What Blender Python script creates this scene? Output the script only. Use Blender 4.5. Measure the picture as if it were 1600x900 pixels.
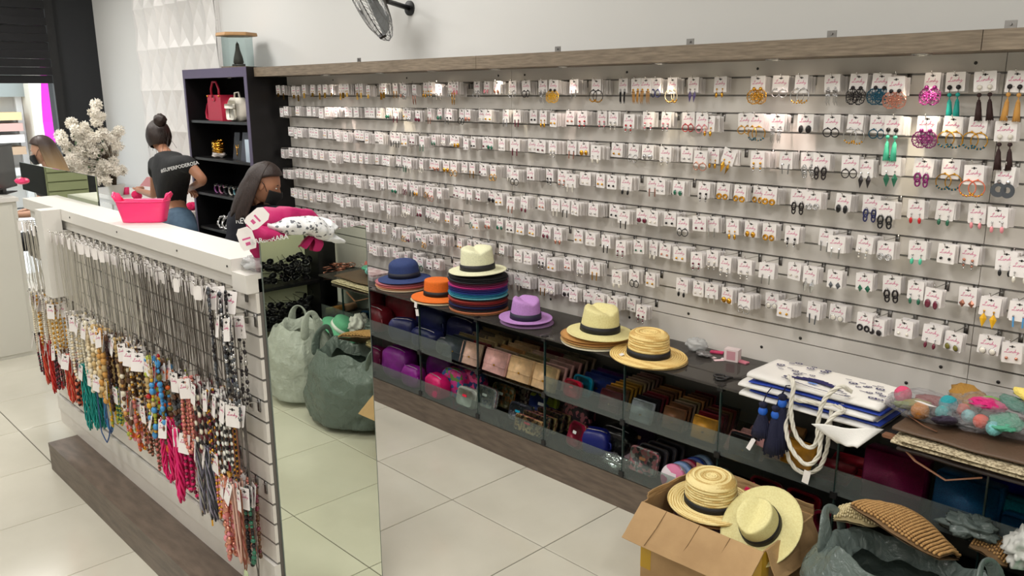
import bpy, bmesh, math, random
from mathutils import Vector, Matrix, noise, Euler
for o in list(bpy.data.objects): bpy.data.objects.remove(o)
sc = bpy.context.scene
COL = sc.collection
PI = math.pi
rnd = random.Random(7)
# ------------------------------------------------------------ camera
CAMR = ((0.696485, 0.717535, -0.00722), (0.159908, -0.165011, -0.973242), (-0.699527, 0.676694, -0.229667))
CAMZ = 1.933214; FPX = 1303.841
cam = bpy.data.objects.new('camera', bpy.data.cameras.new('camera')); COL.objects.link(cam)
r0, r1, r2 = [Vector(v) for v in CAMR]
M3 = Matrix((r0, -r1, -r2)).transposed()
cam.matrix_world = Matrix.Translation((0, 0, CAMZ)) @ M3.to_4x4()
cam.data.lens = FPX / 1600 * 36; cam.data.sensor_width = 36; cam.data.clip_start = .02
sc.camera = cam
def at(px, py, X=None, Y=None, Z=None):      # photo pixel -> point on a known real plane of the shop
    d = r0 * ((px - 800) / FPX) + r1 * ((py - 450) / FPX) + r2
    t = X / d.x if X is not None else Y / d.y if Y is not None else (Z - CAMZ) / d.z
    return Vector((0, 0, CAMZ)) + d * t
# ------------------------------------------------------------ world, exposure, lights
sc.view_settings.view_transform = 'Standard'; sc.view_settings.look = 'None'
sc.view_settings.gamma = 1; sc.view_settings.use_curve_mapping = False
sc.view_settings.exposure = -0.08
w = bpy.data.worlds.new('sky'); sc.world = w; w.use_nodes = True
w.node_tree.nodes['Background'].inputs[0].default_value = (.82, .92, 1, 1)
w.node_tree.nodes['Background'].inputs[1].default_value = 3.0
def area(name, loc, sx, sy, power, col=(1, .97, .92), rot=(0, 0, 0), spread=None):
    l = bpy.data.lights.new(name, 'AREA'); l.shape = 'RECTANGLE'; l.size = sx; l.size_y = sy
    l.energy = power; l.color = col
    if spread: l.spread = spread
    o = bpy.data.objects.new(name, l); o.location = loc; o.rotation_euler = rot; COL.objects.link(o); return o
CEIL = 3.3
PANELS = [(-8.7, 1.7), (-8.3, -.4), (-6.2, 2.2), (-6.2, -.4), (-4.0, .2), (-4.0, 2.1), (-1.9, .9), (-1.9, -1.2), (.3, 1.3), (.3, -.9)]  # unseen; first two placed to brighten the far corner, first one stronger
for i, (x, y) in enumerate(PANELS):
    area('ceiling_panel_light', (x, y, CEIL - .045), .58, .58, 44 if i == 0 else 26, (1, .975, .94))
SPOTS = [at(345, 118, Y=3.13).x, -5.04, -4.42, -3.9, -3.367, -2.88, -2.30, -1.743, -1.18, -.62]
def spot(loc, power, col, tgt):
    l = bpy.data.lights.new('shop_or_added_spot', 'SPOT'); l.energy = power; l.color = col
    l.spot_size = math.radians(62); l.spot_blend = .6; l.shadow_soft_size = .012
    o = bpy.data.objects.new('shop_or_added_spot', l); o.location = loc
    o.rotation_euler = (Vector(tgt) - Vector(loc)).to_track_quat('-Z', 'Y').to_euler(); COL.objects.link(o)
for i, x in enumerate(SPOTS[1:]):
    warm = (1, .80, .72) if i % 2 == 0 else (1, .88, .66)
    pw = [10, 9, 4, 4, 3, 4, 8, 11, 4][i]
    spot((x, 3.15, 2.035), pw, warm, (x + .03, 3.25, 1.2))
spot((-8.0, 2.7, CEIL - .06), 8, (1, .9, .84), (-8.05, 3.33, 1.9))
spot((-1.1, 2.3, CEIL - .06), 60, (1, .97, .92), (-.1, 2.62, .8))  # added spot, lifts the shelving backing reflected in the tall mirror
# ------------------------------------------------------------ materials
def grad(name, c0, c1, z0, z1, rough=.5):      # colour runs from c0 (low) to c1 (high) along the object's own height
    m = mat(name, c0, rough); nt = m.node_tree; tc = nt.nodes.new('ShaderNodeTexCoord'); sp = nt.nodes.new('ShaderNodeSeparateXYZ'); mr_ = nt.nodes.new('ShaderNodeMapRange'); cr = nt.nodes.new('ShaderNodeValToRGB')
    nt.links.new(tc.outputs['Object'], sp.inputs[0]); nt.links.new(sp.outputs['Z'], mr_.inputs['Value']); mr_.inputs['From Min'].default_value = z0; mr_.inputs['From Max'].default_value = z1; nt.links.new(mr_.outputs[0], cr.inputs[0])
    cr.color_ramp.elements[0].color = (*lin(c0), 1); cr.color_ramp.elements[1].color = (*lin(c1), 1); nt.links.new(cr.outputs[0], nt.nodes['Principled BSDF'].inputs['Base Color']); return m
def lin(c):
    return tuple(((v / 255) / 12.92 if v / 255 <= .04045 else ((v / 255 + .055) / 1.055) ** 2.4) for v in c)
_m = {}
def mat(name, rgb=(200, 200, 200), rough=.5, metal=0, var=0, scale=20, bump=0, bscale=60, coat=0, trans=0, alpha=1, sub=0, emit=0, spec=.5, rgb2=None, stretch=None, ramp=(.35, .65), tex='noise', sheen=0):
    if name in _m: return _m[name]
    m = bpy.data.materials.new(name); m.use_nodes = True; nt = m.node_tree; b = nt.nodes['Principled BSDF']
    c = lin(rgb); b.inputs['Base Color'].default_value = (*c, 1)
    b.inputs['Roughness'].default_value = rough; b.inputs['Metallic'].default_value = metal
    b.inputs['Specular IOR Level'].default_value = spec
    if coat: b.inputs['Coat Weight'].default_value = coat; b.inputs['Coat Roughness'].default_value = .1
    if trans: b.inputs['Transmission Weight'].default_value = trans; b.inputs['IOR'].default_value = 1.45
    if sub: b.inputs['Subsurface Weight'].default_value = sub; b.inputs['Subsurface Radius'].default_value = (.02, .01, .006)
    if sheen: b.inputs['Sheen Weight'].default_value = sheen
    if alpha < 1: b.inputs['Alpha'].default_value = alpha
    if emit: b.inputs['Emission Color'].default_value = (*c, 1); b.inputs['Emission Strength'].default_value = emit
    if var or rgb2 or bump:
        tc = nt.nodes.new('ShaderNodeTexCoord'); mp = nt.nodes.new('ShaderNodeMapping')
        nt.links.new(tc.outputs['Object'], mp.inputs[0])
        if stretch: mp.inputs['Scale'].default_value = stretch
        if var or rgb2:
            if tex == 'voronoi':
                n = nt.nodes.new('ShaderNodeTexVoronoi'); n.inputs['Scale'].default_value = scale; out = n.outputs['Distance']
            else:
                n = nt.nodes.new('ShaderNodeTexNoise'); n.inputs['Scale'].default_value = scale; n.inputs['Detail'].default_value = 6; out = n.outputs['Fac']
            nt.links.new(mp.outputs[0], n.inputs['Vector'])
            cr = nt.nodes.new('ShaderNodeValToRGB'); nt.links.new(out, cr.inputs[0])
            cr.color_ramp.elements[0].position = ramp[0]; cr.color_ramp.elements[1].position = ramp[1]
            c2 = lin(rgb2) if rgb2 else tuple(v * (1 - var) for v in c)
            cr.color_ramp.elements[0].color = (*c2, 1); cr.color_ramp.elements[1].color = (*c, 1)
            nt.links.new(cr.outputs[0], b.inputs['Base Color'])
        if bump:
            n2 = nt.nodes.new('ShaderNodeTexNoise'); n2.inputs['Scale'].default_value = bscale; n2.inputs['Detail'].default_value = 4
            nt.links.new(mp.outputs[0], n2.inputs['Vector'])
            bp = nt.nodes.new('ShaderNodeBump'); bp.inputs['Strength'].default_value = bump; bp.inputs['Distance'].default_value = .01
            nt.links.new(n2.outputs['Fac'], bp.inputs['Height']); nt.links.new(bp.outputs[0], b.inputs['Normal'])
    _m[name] = m; return m
def thin_glass(name, tint=(235, 245, 240), refl=.5, rough=.0, ior=1.45):
    if name in _m: return _m[name]
    m = bpy.data.materials.new(name); m.use_nodes = True; nt = m.node_tree; nt.nodes.clear()
    o = nt.nodes.new('ShaderNodeOutputMaterial'); mx = nt.nodes.new('ShaderNodeMixShader')
    t = nt.nodes.new('ShaderNodeBsdfTransparent'); t.inputs[0].default_value = (*lin(tint), 1)
    g = nt.nodes.new('ShaderNodeBsdfGlossy'); g.inputs['Roughness'].default_value = rough; g.inputs[0].default_value = (.9, .9, .9, 1)
    f = nt.nodes.new('ShaderNodeFresnel'); ge = nt.nodes.new('ShaderNodeNewGeometry'); mr_ = nt.nodes.new('ShaderNodeMapRange')
    mr_.inputs['To Min'].default_value = ior; mr_.inputs['To Max'].default_value = 1 / ior; nt.links.new(ge.outputs['Backfacing'], mr_.inputs['Value']); nt.links.new(mr_.outputs[0], f.inputs[0])
    mm = nt.nodes.new('ShaderNodeMath'); mm.operation = 'MULTIPLY'; mm.inputs[1].default_value = refl
    nt.links.new(f.outputs[0], mm.inputs[0]); nt.links.new(mm.outputs[0], mx.inputs[0])
    nt.links.new(t.outputs[0], mx.inputs[1]); nt.links.new(g.outputs[0], mx.inputs[2]); nt.links.new(mx.outputs[0], o.inputs[0])
    _m[name] = m; return m
def film(name, tint, body, fac=.5, rough=.25, bump=.8):      # translucent plastic: some light passes, the rest scatters and shines
    if name in _m: return _m[name]
    m = bpy.data.materials.new(name); m.use_nodes = True; nt = m.node_tree; b = nt.nodes['Principled BSDF']
    b.inputs['Base Color'].default_value = (*lin(body), 1); b.inputs['Roughness'].default_value = rough
    o = nt.nodes['Material Output']; mx = nt.nodes.new('ShaderNodeMixShader'); mx.inputs[0].default_value = fac
    t = nt.nodes.new('ShaderNodeBsdfTransparent'); t.inputs[0].default_value = (*lin(tint), 1)
    nt.links.new(t.outputs[0], mx.inputs[1]); nt.links.new(b.outputs[0], mx.inputs[2]); nt.links.new(mx.outputs[0], o.inputs[0])
    tc = nt.nodes.new('ShaderNodeTexCoord'); n2 = nt.nodes.new('ShaderNodeTexNoise'); n2.inputs['Scale'].default_value = 22; n2.inputs['Detail'].default_value = 3
    n2.inputs['Distortion'].default_value = 1.5
    bp = nt.nodes.new('ShaderNodeBump'); bp.inputs['Strength'].default_value = bump; bp.inputs['Distance'].default_value = .012
    nt.links.new(tc.outputs['Object'], n2.inputs['Vector']); nt.links.new(n2.outputs['Fac'], bp.inputs['Height']); nt.links.new(bp.outputs[0], b.inputs['Normal'])
    _m[name] = m; return m
WHITE = mat('white_paint', (222, 221, 218), .55)
SLATW = mat('slat_laminate', (226, 221, 214), .38, var=.05, scale=3)
GROOVE = mat('groove_grey_board', (104, 99, 94), .6)  # grey board behind the slats, showing in the grooves
ALU = mat('brushed_aluminium', (150, 148, 146), .35, .9)
CHROME = mat('chrome', (205, 203, 200), .18, 1)
DARKM = mat('dark_steel', (70, 68, 66), .35, .8)
BLACK = mat('black_laminate', (16, 15, 17), .35)
BLACKW = mat('black_wall_paint', (24, 26, 30), .6)
WOOD = mat('grey_brown_wood', (136, 122, 104), .5, rgb2=(108, 95, 80), scale=9, stretch=(1.2, 8, 14), bump=.1, bscale=30)
WOODK = mat('dark_grey_wood', (112, 98, 86), .42, rgb2=(88, 76, 66), scale=5, stretch=(1.5, 6, 9), bump=.08, bscale=40)
MIRROR = mat('mirror_silver', (234, 241, 226), .0, 1)
CARD = mat('white_card', (236, 231, 229), .5)
PINKINK = mat('pink_ink', (206, 84, 138), .5)
GLASS = thin_glass('clear_glass', (244, 249, 246), .5)
HAZEGLASS = film('guard_glass', (226, 234, 230), (150, 156, 154), .2, .1, 0)  # grey body colour imitates the whitish reflection on the guards
DGLASS = film('smoked_glass_top', (170, 168, 164), (92, 88, 84), .5, .03, 0)
# ------------------------------------------------------------ mesh builder
class MB:
    def __init__(s): s.v = []; s.f = []; s.m = []
    def add(s, vs, fs, mi=0, M=None):
        n = len(s.v)
        s.v += [tuple(M @ Vector(p)) for p in vs] if M is not None else [tuple(p) for p in vs]
        s.f += [tuple(i + n for i in f) for f in fs]; s.m += [mi] * len(fs); return s
    def box(s, a, b, mi=0, M=None):
        x0, x1 = sorted((a[0], b[0])); y0, y1 = sorted((a[1], b[1])); z0, z1 = sorted((a[2], b[2]))
        return s.add([(x0, y0, z0), (x1, y0, z0), (x1, y1, z0), (x0, y1, z0), (x0, y0, z1), (x1, y0, z1), (x1, y1, z1), (x0, y1, z1)],
                     [(0, 3, 2, 1), (4, 5, 6, 7), (0, 1, 5, 4), (1, 2, 6, 5), (2, 3, 7, 6), (3, 0, 4, 7)], mi, M)
    def rbox(s, c, d, r, mi=0, M=None, n=3):       # box with rounded vertical-plane corners (in XZ), rounded front/back edges
        cx, cy, cz = c; hx, hy, hz = d[0] / 2, d[1] / 2, d[2] / 2; r = min(r, hx * .98, hz * .98)
        ring = []
        for (sx, sz, a0) in ((1, 1, 0), (-1, 1, 90), (-1, -1, 180), (1, -1, 270)):
            for k in range(n + 1):
                a = math.radians(a0 + 90 * k / n); ring.append((sx * (hx - r) + r * math.cos(a), sz * (hz - r) + r * math.sin(a)))
        e = min(hy * .45, r * .6); N = len(ring); V = []; F = []
        for (y, k) in ((-hy, 1 - e / max(hx, hz)), (-hy + e, 1), (hy - e, 1), (hy, 1 - e / max(hx, hz))):
            V += [(cx + x * k, cy + y, cz + z * k) for x, z in ring]
        for j in range(3):
            for i in range(N):
                F.append((j * N + i, j * N + (i + 1) % N, (j + 1) * N + (i + 1) % N, (j + 1) * N + i))
        F.append(tuple(range(N))[::1]); F.append(tuple(range(3 * N, 4 * N))[::-1])
        return s.add(V, F, mi, M)
    def lathe(s, prof, n=24, mi=0, M=None, rx=1, ry=1, closed=False, cap=True):
        V = []; F = []
        for r, z in prof:
            for i in range(n):
                a = 2 * PI * i / n; V.append((r * rx * math.cos(a), r * ry * math.sin(a), z))
        m = len(prof)
        for j in range(m - 1 + (1 if closed else 0)):
            k = (j + 1) % m
            for i in range(n): F.append((j * n + i, j * n + (i + 1) % n, k * n + (i + 1) % n, k * n + i))
        if cap and not closed:
            if prof[0][0] > 1e-5: F.append(tuple(range(n))[::-1])
            if prof[-1][0] > 1e-5: F.append(tuple(range((m - 1) * n, m * n)))
        return s.add(V, F, mi, M)
    def tube(s, pts, r, n=6, mi=0, closed=False, M=None, cap=True, flat=1):
        pts = [Vector(p) for p in pts]; m = len(pts); V = []; F = []; up = Vector((0, 0, 1)); prev = None
        for i, p in enumerate(pts):
            a = pts[(i - 1) % m] if (closed or i > 0) else p; b = pts[(i + 1) % m] if (closed or i < m - 1) else p
            t = (b - a)
            t = t.normalized() if t.length > 1e-9 else Vector((0, 0, 1))
            if prev is None: u = t.cross(up) if abs(t.dot(up)) < .95 else t.cross(Vector((1, 0, 0)))
            else: u = prev - t * prev.dot(t)
            if u.length < 1e-6: u = t.cross(Vector((1, 0, 0)))
            u.normalize(); prev = u; w_ = t.cross(u); rr = r[i] if isinstance(r, (list, tuple)) else r
            for k in range(n):
                g = 2 * PI * k / n; V.append(p + u * (math.cos(g) * rr) + w_ * (math.sin(g) * rr * flat))
        for j in range(m if closed else m - 1):
            q = (j + 1) % m
            for k in range(n): F.append((j * n + k, j * n + (k + 1) % n, q * n + (k + 1) % n, q * n + k))
        if not closed and cap: F.append(tuple(range(n))[::-1]); F.append(tuple(range((m - 1) * n, m * n)))
        return s.add(V, F, mi, M)
    def ball(s, c, r, n=8, m=5, mi=0, M=None):
        rx, ry, rz = r if isinstance(r, (tuple, list)) else (r, r, r); V = [(c[0], c[1], c[2] + rz)]; F = []
        for j in range(1, m):
            a = PI * j / m
            for i in range(n):
                b = 2 * PI * i / n; V.append((c[0] + rx * math.sin(a) * math.cos(b), c[1] + ry * math.sin(a) * math.sin(b), c[2] + rz * math.cos(a)))
        V.append((c[0], c[1], c[2] - rz)); L = len(V) - 1
        for i in range(n): F.append((0, 1 + i, 1 + (i + 1) % n)); F.append((L, 1 + (m - 2) * n + (i + 1) % n, 1 + (m - 2) * n + i))
        for j in range(m - 2):
            for i in range(n): F.append((1 + j * n + i, 1 + (j + 1) * n + i, 1 + (j + 1) * n + (i + 1) % n, 1 + j * n + (i + 1) % n))
        return s.add(V, F, mi, M)
    def grid(s, fn, nu, nv, mi=0, M=None, cu=False, cv=False):
        V = [tuple(fn(i / (nu if cu else nu - 1), j / (nv if cv else nv - 1))) for j in range(nv) for i in range(nu)]; F = []
        for j in range(nv if cv else nv - 1):
            for i in range(nu if cu else nu - 1):
                F.append((j * nu + i, j * nu + (i + 1) % nu, ((j + 1) % nv) * nu + (i + 1) % nu, ((j + 1) % nv) * nu + i))
        return s.add(V, F, mi, M)
    def prism(s, poly, y0, y1, mi=0, M=None):      # polygon in XZ extruded along Y
        n = len(poly); V = [(x, y0, z) for x, z in poly] + [(x, y1, z) for x, z in poly]
        F = [tuple(range(n)), tuple(range(n, 2 * n))[::-1]] + [(i, (i + 1) % n + 0, n + (i + 1) % n, n + i)[::-1] for i in range(n)]
        return s.add(V, F, mi, M)
    def mesh(s, name, mats, smooth=False):
        me = bpy.data.meshes.new(name); me.from_pydata(s.v, [], s.f)
        for m in (mats if isinstance(mats, (list, tuple)) else [mats]): me.materials.append(m)
        me.polygons.foreach_set('material_index', s.m)
        if smooth: me.polygons.foreach_set('use_smooth', [True] * len(s.f))
        me.update(); return me
    def build(s, name, mats, parent=None, smooth=False, loc=None, rot=None):
        return link(name, s.mesh(name, mats, smooth), parent, loc, rot)
def link(name, me, parent=None, loc=None, rot=None):
    o = bpy.data.objects.new(name, me); COL.objects.link(o)
    if parent is not None: o.parent = parent
    if loc is not None: o.location = loc
    if rot is not None: o.rotation_euler = rot
    return o
def thing(name, label, cat, loc=(0, 0, 0), rot=(0, 0, 0), group=None):
    o = bpy.data.objects.new(name, None); COL.objects.link(o); o.empty_display_size = .05
    o.location = loc; o.rotation_euler = rot if isinstance(rot, (tuple, Euler)) else (0, 0, rot)
    return tag(o, label, cat, group)
def tag(o, label, cat, group=None, kind=None):
    o['label'] = label; o['category'] = cat
    if group: o['group'] = group
    if kind: o['kind'] = kind
    return o
def struct(o, label=None):
    o['kind'] = 'structure'
    if label: o['label'] = label
    return o
def T(x, y, z): return Matrix.Translation((x, y, z))
def RX(a): return Matrix.Rotation(a, 4, 'X')
def RY(a): return Matrix.Rotation(a, 4, 'Y')
def RZ(a): return Matrix.Rotation(a, 4, 'Z')
def S(x, y, z): return Matrix.Diagonal((x, y, z, 1))
ORD = ['', 'first', 'second', 'third', 'fourth', 'fifth', 'sixth', 'seventh', 'eighth', 'ninth', 'tenth']
def ordn(n):
    if n <= 10: return ORD[n]
    return '%d%s' % (n, 'th' if 10 < n % 100 < 14 else {1: 'st', 2: 'nd', 3: 'rd'}.get(n % 10, 'th'))
def text_mesh(txt, size, depth=.0006, m=None, bold=0, shear=0):
    cu = bpy.data.curves.new('lettering', 'FONT'); cu.body = txt; cu.size = size; cu.extrude = depth; cu.offset = bold; cu.shear = shear
    cu.align_x = 'CENTER'; cu.align_y = 'CENTER'; cu.resolution_u = 2
    o = bpy.data.objects.new('lettering', cu); COL.objects.link(o); dg = bpy.context.evaluated_depsgraph_get()
    me = bpy.data.meshes.new_from_object(o.evaluated_get(dg)); bpy.data.objects.remove(o); bpy.data.curves.remove(cu)
    me.materials.clear(); me.materials.append(m or BLACK); return me
# ============================================================ SETTING
TILEM = mat('porcelain_tile', (214, 210, 196), .13, rgb2=(201, 197, 182), scale=2.2, ramp=(.3, .7), spec=.6)
GROUT = mat('dark_grout', (92, 86, 76), .8)
XF, XN, YB, YF = -9.95, 1.6, 3.35, -3.2
fl = struct(MB().box((XF - .3, YF, -.08), (XN, YB, -.0045)).build('floor', GROUT))
px_, py_ = .615, .63
kx0, kx1 = math.floor((XF + 2.88) / px_), math.ceil((XN + 2.88) / px_)
ky0, ky1 = math.floor((YF - 2.37) / py_), math.ceil((YB - 2.37) / py_)
tm = MB(); g = .0022; e = .0018
tm.add([(g, g, -.004), (px_ - g, g, -.004), (px_ - g, py_ - g, -.004), (g, py_ - g, -.004), (g, g, -e), (px_ - g, g, -e), (px_ - g, py_ - g, -e), (g, py_ - g, -e),
        (g + e, g + e, 0), (px_ - g - e, g + e, 0), (px_ - g - e, py_ - g - e, 0), (g + e, py_ - g - e, 0)],
       [(0, 1, 5, 4), (1, 2, 6, 5), (2, 3, 7, 6), (3, 0, 4, 7), (4, 5, 9, 8), (5, 6, 10, 9), (6, 7, 11, 10), (7, 4, 8, 11), (8, 9, 10, 11)])
TILEME = tm.mesh('tile', TILEM)
for i in range(kx0, kx1):
    for j in range(ky0, ky1):
        link('tile', TILEME, fl, (-2.88 + i * px_, 2.37 + j * py_, 0))
struct(MB().box((XF - .3, YF, CEIL), (XN, YB + .1, CEIL + .1)).build('ceiling', WHITE))
struct(MB().box((XF, YB, 0), (XN, YB + .12, CEIL)).build('wall_back', mat('white_wall', (212, 212, 210), .6)))
struct(MB().box((XF, YF - .1, 0), (XN, YF, CEIL)).build('wall_front', mat('white_wall2', (214, 212, 206), .6)))
struct(MB().box((XN, YF - .1, 0), (XN + .1, YB + .1, CEIL)).build('wall_right', mat('white_wall2')))
EMIT = mat('led_diffuser', (255, 250, 240), .5, emit=3)
for i, (x, y) in enumerate(PANELS):
    t = thing('ceiling_light', 'square white ceiling light panel, %s from the street door' % ordn(i + 1), 'light', (x, y, CEIL - .02), 0, 'ceiling light panels')
    MB().box((-.33, -.33, -.015), (.33, .33, .019)).build('frame', WHITE, t)
    MB().box((-.3, -.3, -.022), (.3, .3, -.0151)).build('diffuser', EMIT, t)
# far wall with street opening : black painted, roller shutter box
OY1, OY0, OZ = 2.88, .45, 2.055
wl = MB(); wl.box((XF - .25, OY1, 0), (XF, YB, CEIL)); wl.box((XF - .25, YF, 0), (XF, OY0, CEIL)); wl.box((XF - .25, OY0, 2.95), (XF, OY1, CEIL))
struct(wl.build('wall_left', BLACKW))
JAMB = mat('shutter_jamb_black', (14, 14, 16), .4)
struct(MB().box((XF + .002, OY1 - .03, 0), (XF + .06, OY1 + .05, OZ + .9)).build('trim_1', JAMB))
sh = thing('roller_shutter', 'rolled up black steel roller shutter above the street opening', 'shutter', (XF - .1, 0, OZ))
SHM = mat('black_shutter_steel', (30, 30, 32), .38, .5)
z = OZ - .01
for k in range(11):
    dpt = .03 + .022 * (k % 2) + rnd.uniform(0, .012); h = .083
    MB().box((.102, OY0, z - OZ + .003), (dpt + .14, OY1 - .04, z - OZ + h)).build('slat', SHM, sh); z += h
o = struct(MB().box((XF + .002, -.28, .5), (XF + .02, .14, 2.2)).build('trim_4', mat('olive_louvre', (140, 144, 112), .6)), 'olive louvred panel on the black wall, seen in the counter mirror')
for k in range(17): MB().box((XF + .0205, -.27, .52 + k * .1), (XF + .04, .13, .605 + k * .1)).build('slat', mat('olive_louvre'), o)
# decorative relief wall
RLW = mat('relief_white_paint', (220, 218, 216), .42)
RX0, RX1 = -8.72, -6.96; nt_ = 7; tw = (RX1 - RX0) / nt_; th = .378
rp = MB(); cw, chh = tw, th
c_ = (cw / 2, -.048, chh / 2); cor = [(0, -.002, 0), (cw, -.002, 0), (cw, -.002, chh), (0, -.002, chh)]; mid = [(cw / 2, -.022, 0), (cw, -.012, chh / 2), (cw / 2, -.022, chh), (0, -.012, chh / 2)]
dg = [(cw * .27, -.014, chh * .30), (cw * .73, -.010, chh * .30), (cw * .73, -.012, chh * .70), (cw * .27, -.010, chh * .70)]
rp.add([c_] + cor + mid + dg, [f_ for k in range(4) for f_ in ((0, 9 + k, 5 + k), (0, 5 + (k + 3) % 4, 9 + k), (9 + k, 1 + k, 5 + k), (9 + k, 5 + (k + 3) % 4, 1 + k))])
rp.box((.001, -.0015, .001), (tw - .001, .018, th - .001)); RPME = rp.mesh('relief_panel', RLW)
rw = struct(MB().box((RX0, 3.33, .9), (RX1, 3.349, CEIL)).build('wall_relief_back', RLW)); rw.name = 'trim_2'; rw['label'] = 'white three dimensional relief wall cladding behind the standing woman'
for i in range(nt_):
    for j in range(7):
        link('relief_panel', RPME, rw, (RX0 + i * tw, 3.311, .66 + .378 * j - .02 + .0))
EY = [3.918, 4.131, 4.19, 4.479, 3.577, 3.747]
# street outside (seen through the opening); ground, facade and shelves whitened to imitate overexposure
struct(MB().box((-24, -8, -.1), (XF - .25, 9, -.02)).build('ground_outside', mat('overlit_pavement', (225, 222, 215), .7))).name = 'floor_outside'
st = thing('shop_front_opposite', 'pale shop front across the street with cream pillar, white frames and coloured shelves', 'building', (-16.5, 0, 0))
CRM = mat('cream_render', (228, 220, 204), .6)
MB().box((-.3, -6, 0), (0, 9, 5)).build('wall', mat('overlit_facade', (206, 203, 196), .7), st)
MB().box((0, EY[2], 0), (.6, EY[3], 5)).build('pillar', CRM, st)
MB().box((.1, EY[3] + .02, 0), (.5, EY[3] + .22, 5)).build('pillar_edge', mat('street_grey', (150, 155, 150), .6), st)
for y in (EY[1], EY[1] - .55, EY[1] - 1.1): MB().box((0, y - .05, 0), (.12, y + .05, 3.4)).build('frame', mat('white_frame', (240, 240, 238), .4), st)
for z, c in ((1.52, (222, 190, 140)), (1.34, (200, 160, 148)), (1.15, (226, 220, 210)), (.95, (180, 150, 120)), (.6, (200, 196, 190))): MB().box((.05, EY[0] - .8, z), (.5, EY[1] - .08, z + .13)).build('shelf', mat('shelf%d' % int(z * 100), c), st)
MB().box((.05, EY[0] - .5, 1.9), (.3, EY[0] + .5, 2.4)).build('shutter_panel', mat('street_grey'), st)
ob = MB().grid(lambda u, v: (-13 + .12 * math.sin(v * 9), EY[4] + u * (EY[5] - EY[4]), -.02 + v * 2.9), 3, 12).build('banner_flag', mat('magenta_banner', (226, 40, 190), .6)); tag(ob, 'tall magenta feather banner standing outside by the street door', 'banner')
ob.modifiers.new('s', 'SOLIDIFY').thickness = .01
# ============================================================ SLAT WALL
SX0, SX1 = -5.838, .9; ZG = 1.983; PG = .0757
sw = thing('slat_wall', 'long white slatted display wall with grey grooves covered in earring cards', 'display wall', (SX0, 3.3, .7))
MB().box((0, .014, 0), (SX1 - SX0, .045, 1.42)).build('backing_board', GROOVE, sw)
BJ = [-5.838, -3.404, -.95, .9]
zs = [ZG + .0757] + [ZG - PG * k for k in range(15)] + [.865, .70]
for b in range(3):
    for k in range(len(zs) - 1):
        top, bot = zs[k], zs[k + 1]
        gt = .0035 if k else .0; gb = .0035 if k < 15 else .0012
        m_ = MB(); x0, x1 = BJ[b] + .0012 - SX0, BJ[b + 1] - .0012 - SX0
        m_.box((x0, 0, bot + gb - .7), (x1, .0135, top - gt - .7))
        m_.build('slat', SLATW, sw)
for b in range(3):
    for k in range(1, 16):
        MB().box((BJ[b] - SX0, .001, zs[k] - .002 - .7), (BJ[b + 1] - SX0, .013, zs[k] + .0015 - .7)).build('groove_rail', ALU, sw)
for x in (-5.2, -4.35, -3.507, -3.299, -2.6, -1.9, -1.047, -.3):
    MB().lathe([(.0055, 0), (.006, .002), (.003, .0035)], 10, M=T(x - SX0, 0, 2.018 - .7) @ RX(PI / 2)).build('screw', DARKM, sw)
for (x, z) in [(-2.193, .887), (-2.546, .801), (-1.8, .806), (-1.046, .891), (-1.166, .796), (-.845, .88), (-3.1, .8), (-3.8, .8), (-1.62, .885)]:
    MB().lathe([(.0065, 0), (.007, .002), (.003, .0035)], 10, M=T(x - SX0, 0, z - .7) @ RX(PI / 2)).build('screw', DARKM, sw)
# wooden band (pelmet) over the wall with downlights
bd = thing('wooden_pelmet', 'grey brown wooden pelmet board running along the top of the slat wall', 'pelmet', (SX0, 3.036, 2.05))
for x0, x1 in ((-5.838, -5.84 + 2.44), (-3.40, -.953), (-.953, .9)):
    MB().box((x0 + .0012 - SX0, 0, 0), (x1 - .0012 - SX0, .313, .065)).build('board', WOOD, bd)
for x in SPOTS[1:]:
    t = link('downlight', MB().lathe([(.036, 0), (.036, -.004), (.028, -.006), (.026, 0)], 20).mesh('downlight', CHROME), bd, (x - SX0, .114, 0))
    MB().lathe([(.0255, -.003), (.0001, -.0035)], 16).build('lens', mat('lamp_lens', (255, 240, 220), .3, emit=14), t)
for x in (-4.618, -2.899, -2.13, -1.503, -.902):
    m_ = MB(); m_.box((-.018, -.012, 0), (.018, .012, .004)).box((-.018, .008, 0), (.018, .012, .03)).lathe([(.005, 0), (.005, .004)], 8, M=T(0, .006, .018) @ RX(PI / 2))
    o = m_.build('metal_bracket', ALU, None, loc=(x, 3.12, 2.115)); tag(o, 'small steel angle bracket on top of the wooden pelmet, %s from the left' % ordn([-4.618, -2.899, -2.13, -1.503, -.902].index(x) + 1), 'bracket', 'pelmet brackets')
# ============================================================ BLACK CABINET
CX0, CX1, CY0 = -6.94, -5.84, 2.98; CH = 2.12
cb = thing('display_cabinet', 'tall open black display cabinet with lit bags and jewellery on its shelves', 'cabinet', (CX0, CY0, 0))
W_ = CX1 - CX0; D_ = 3.349 - CY0
PUR = mat('violet_grey_edge', (92, 84, 108), .4)
MB().box((0, 0, 0), (.035, D_, CH)).build('side_panel', BLACK, cb)
MB().box((W_ - .035, 0, 0), (W_, D_, CH)).build('side_panel', BLACK, cb)
MB().box((.036, D_ - .02, 0), (W_ - .036, D_, CH)).build('back_panel', BLACK, cb)
MB().box((.036, 0.002, CH - .07), (W_ - .036, D_ - .021, CH)).build('top_panel', BLACK, cb)
MB().box((0, -.004, CH - .07), (W_, -.0005, CH)).box((0, -.004, 0), (.03, -.0005, CH - .0705)).box((W_ - .045, -.004, 0), (W_, -.0005, CH - .0705)).build('edge_band', PUR, cb)
CS = [1.72, 1.42, 1.13, .84, .5]
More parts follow.
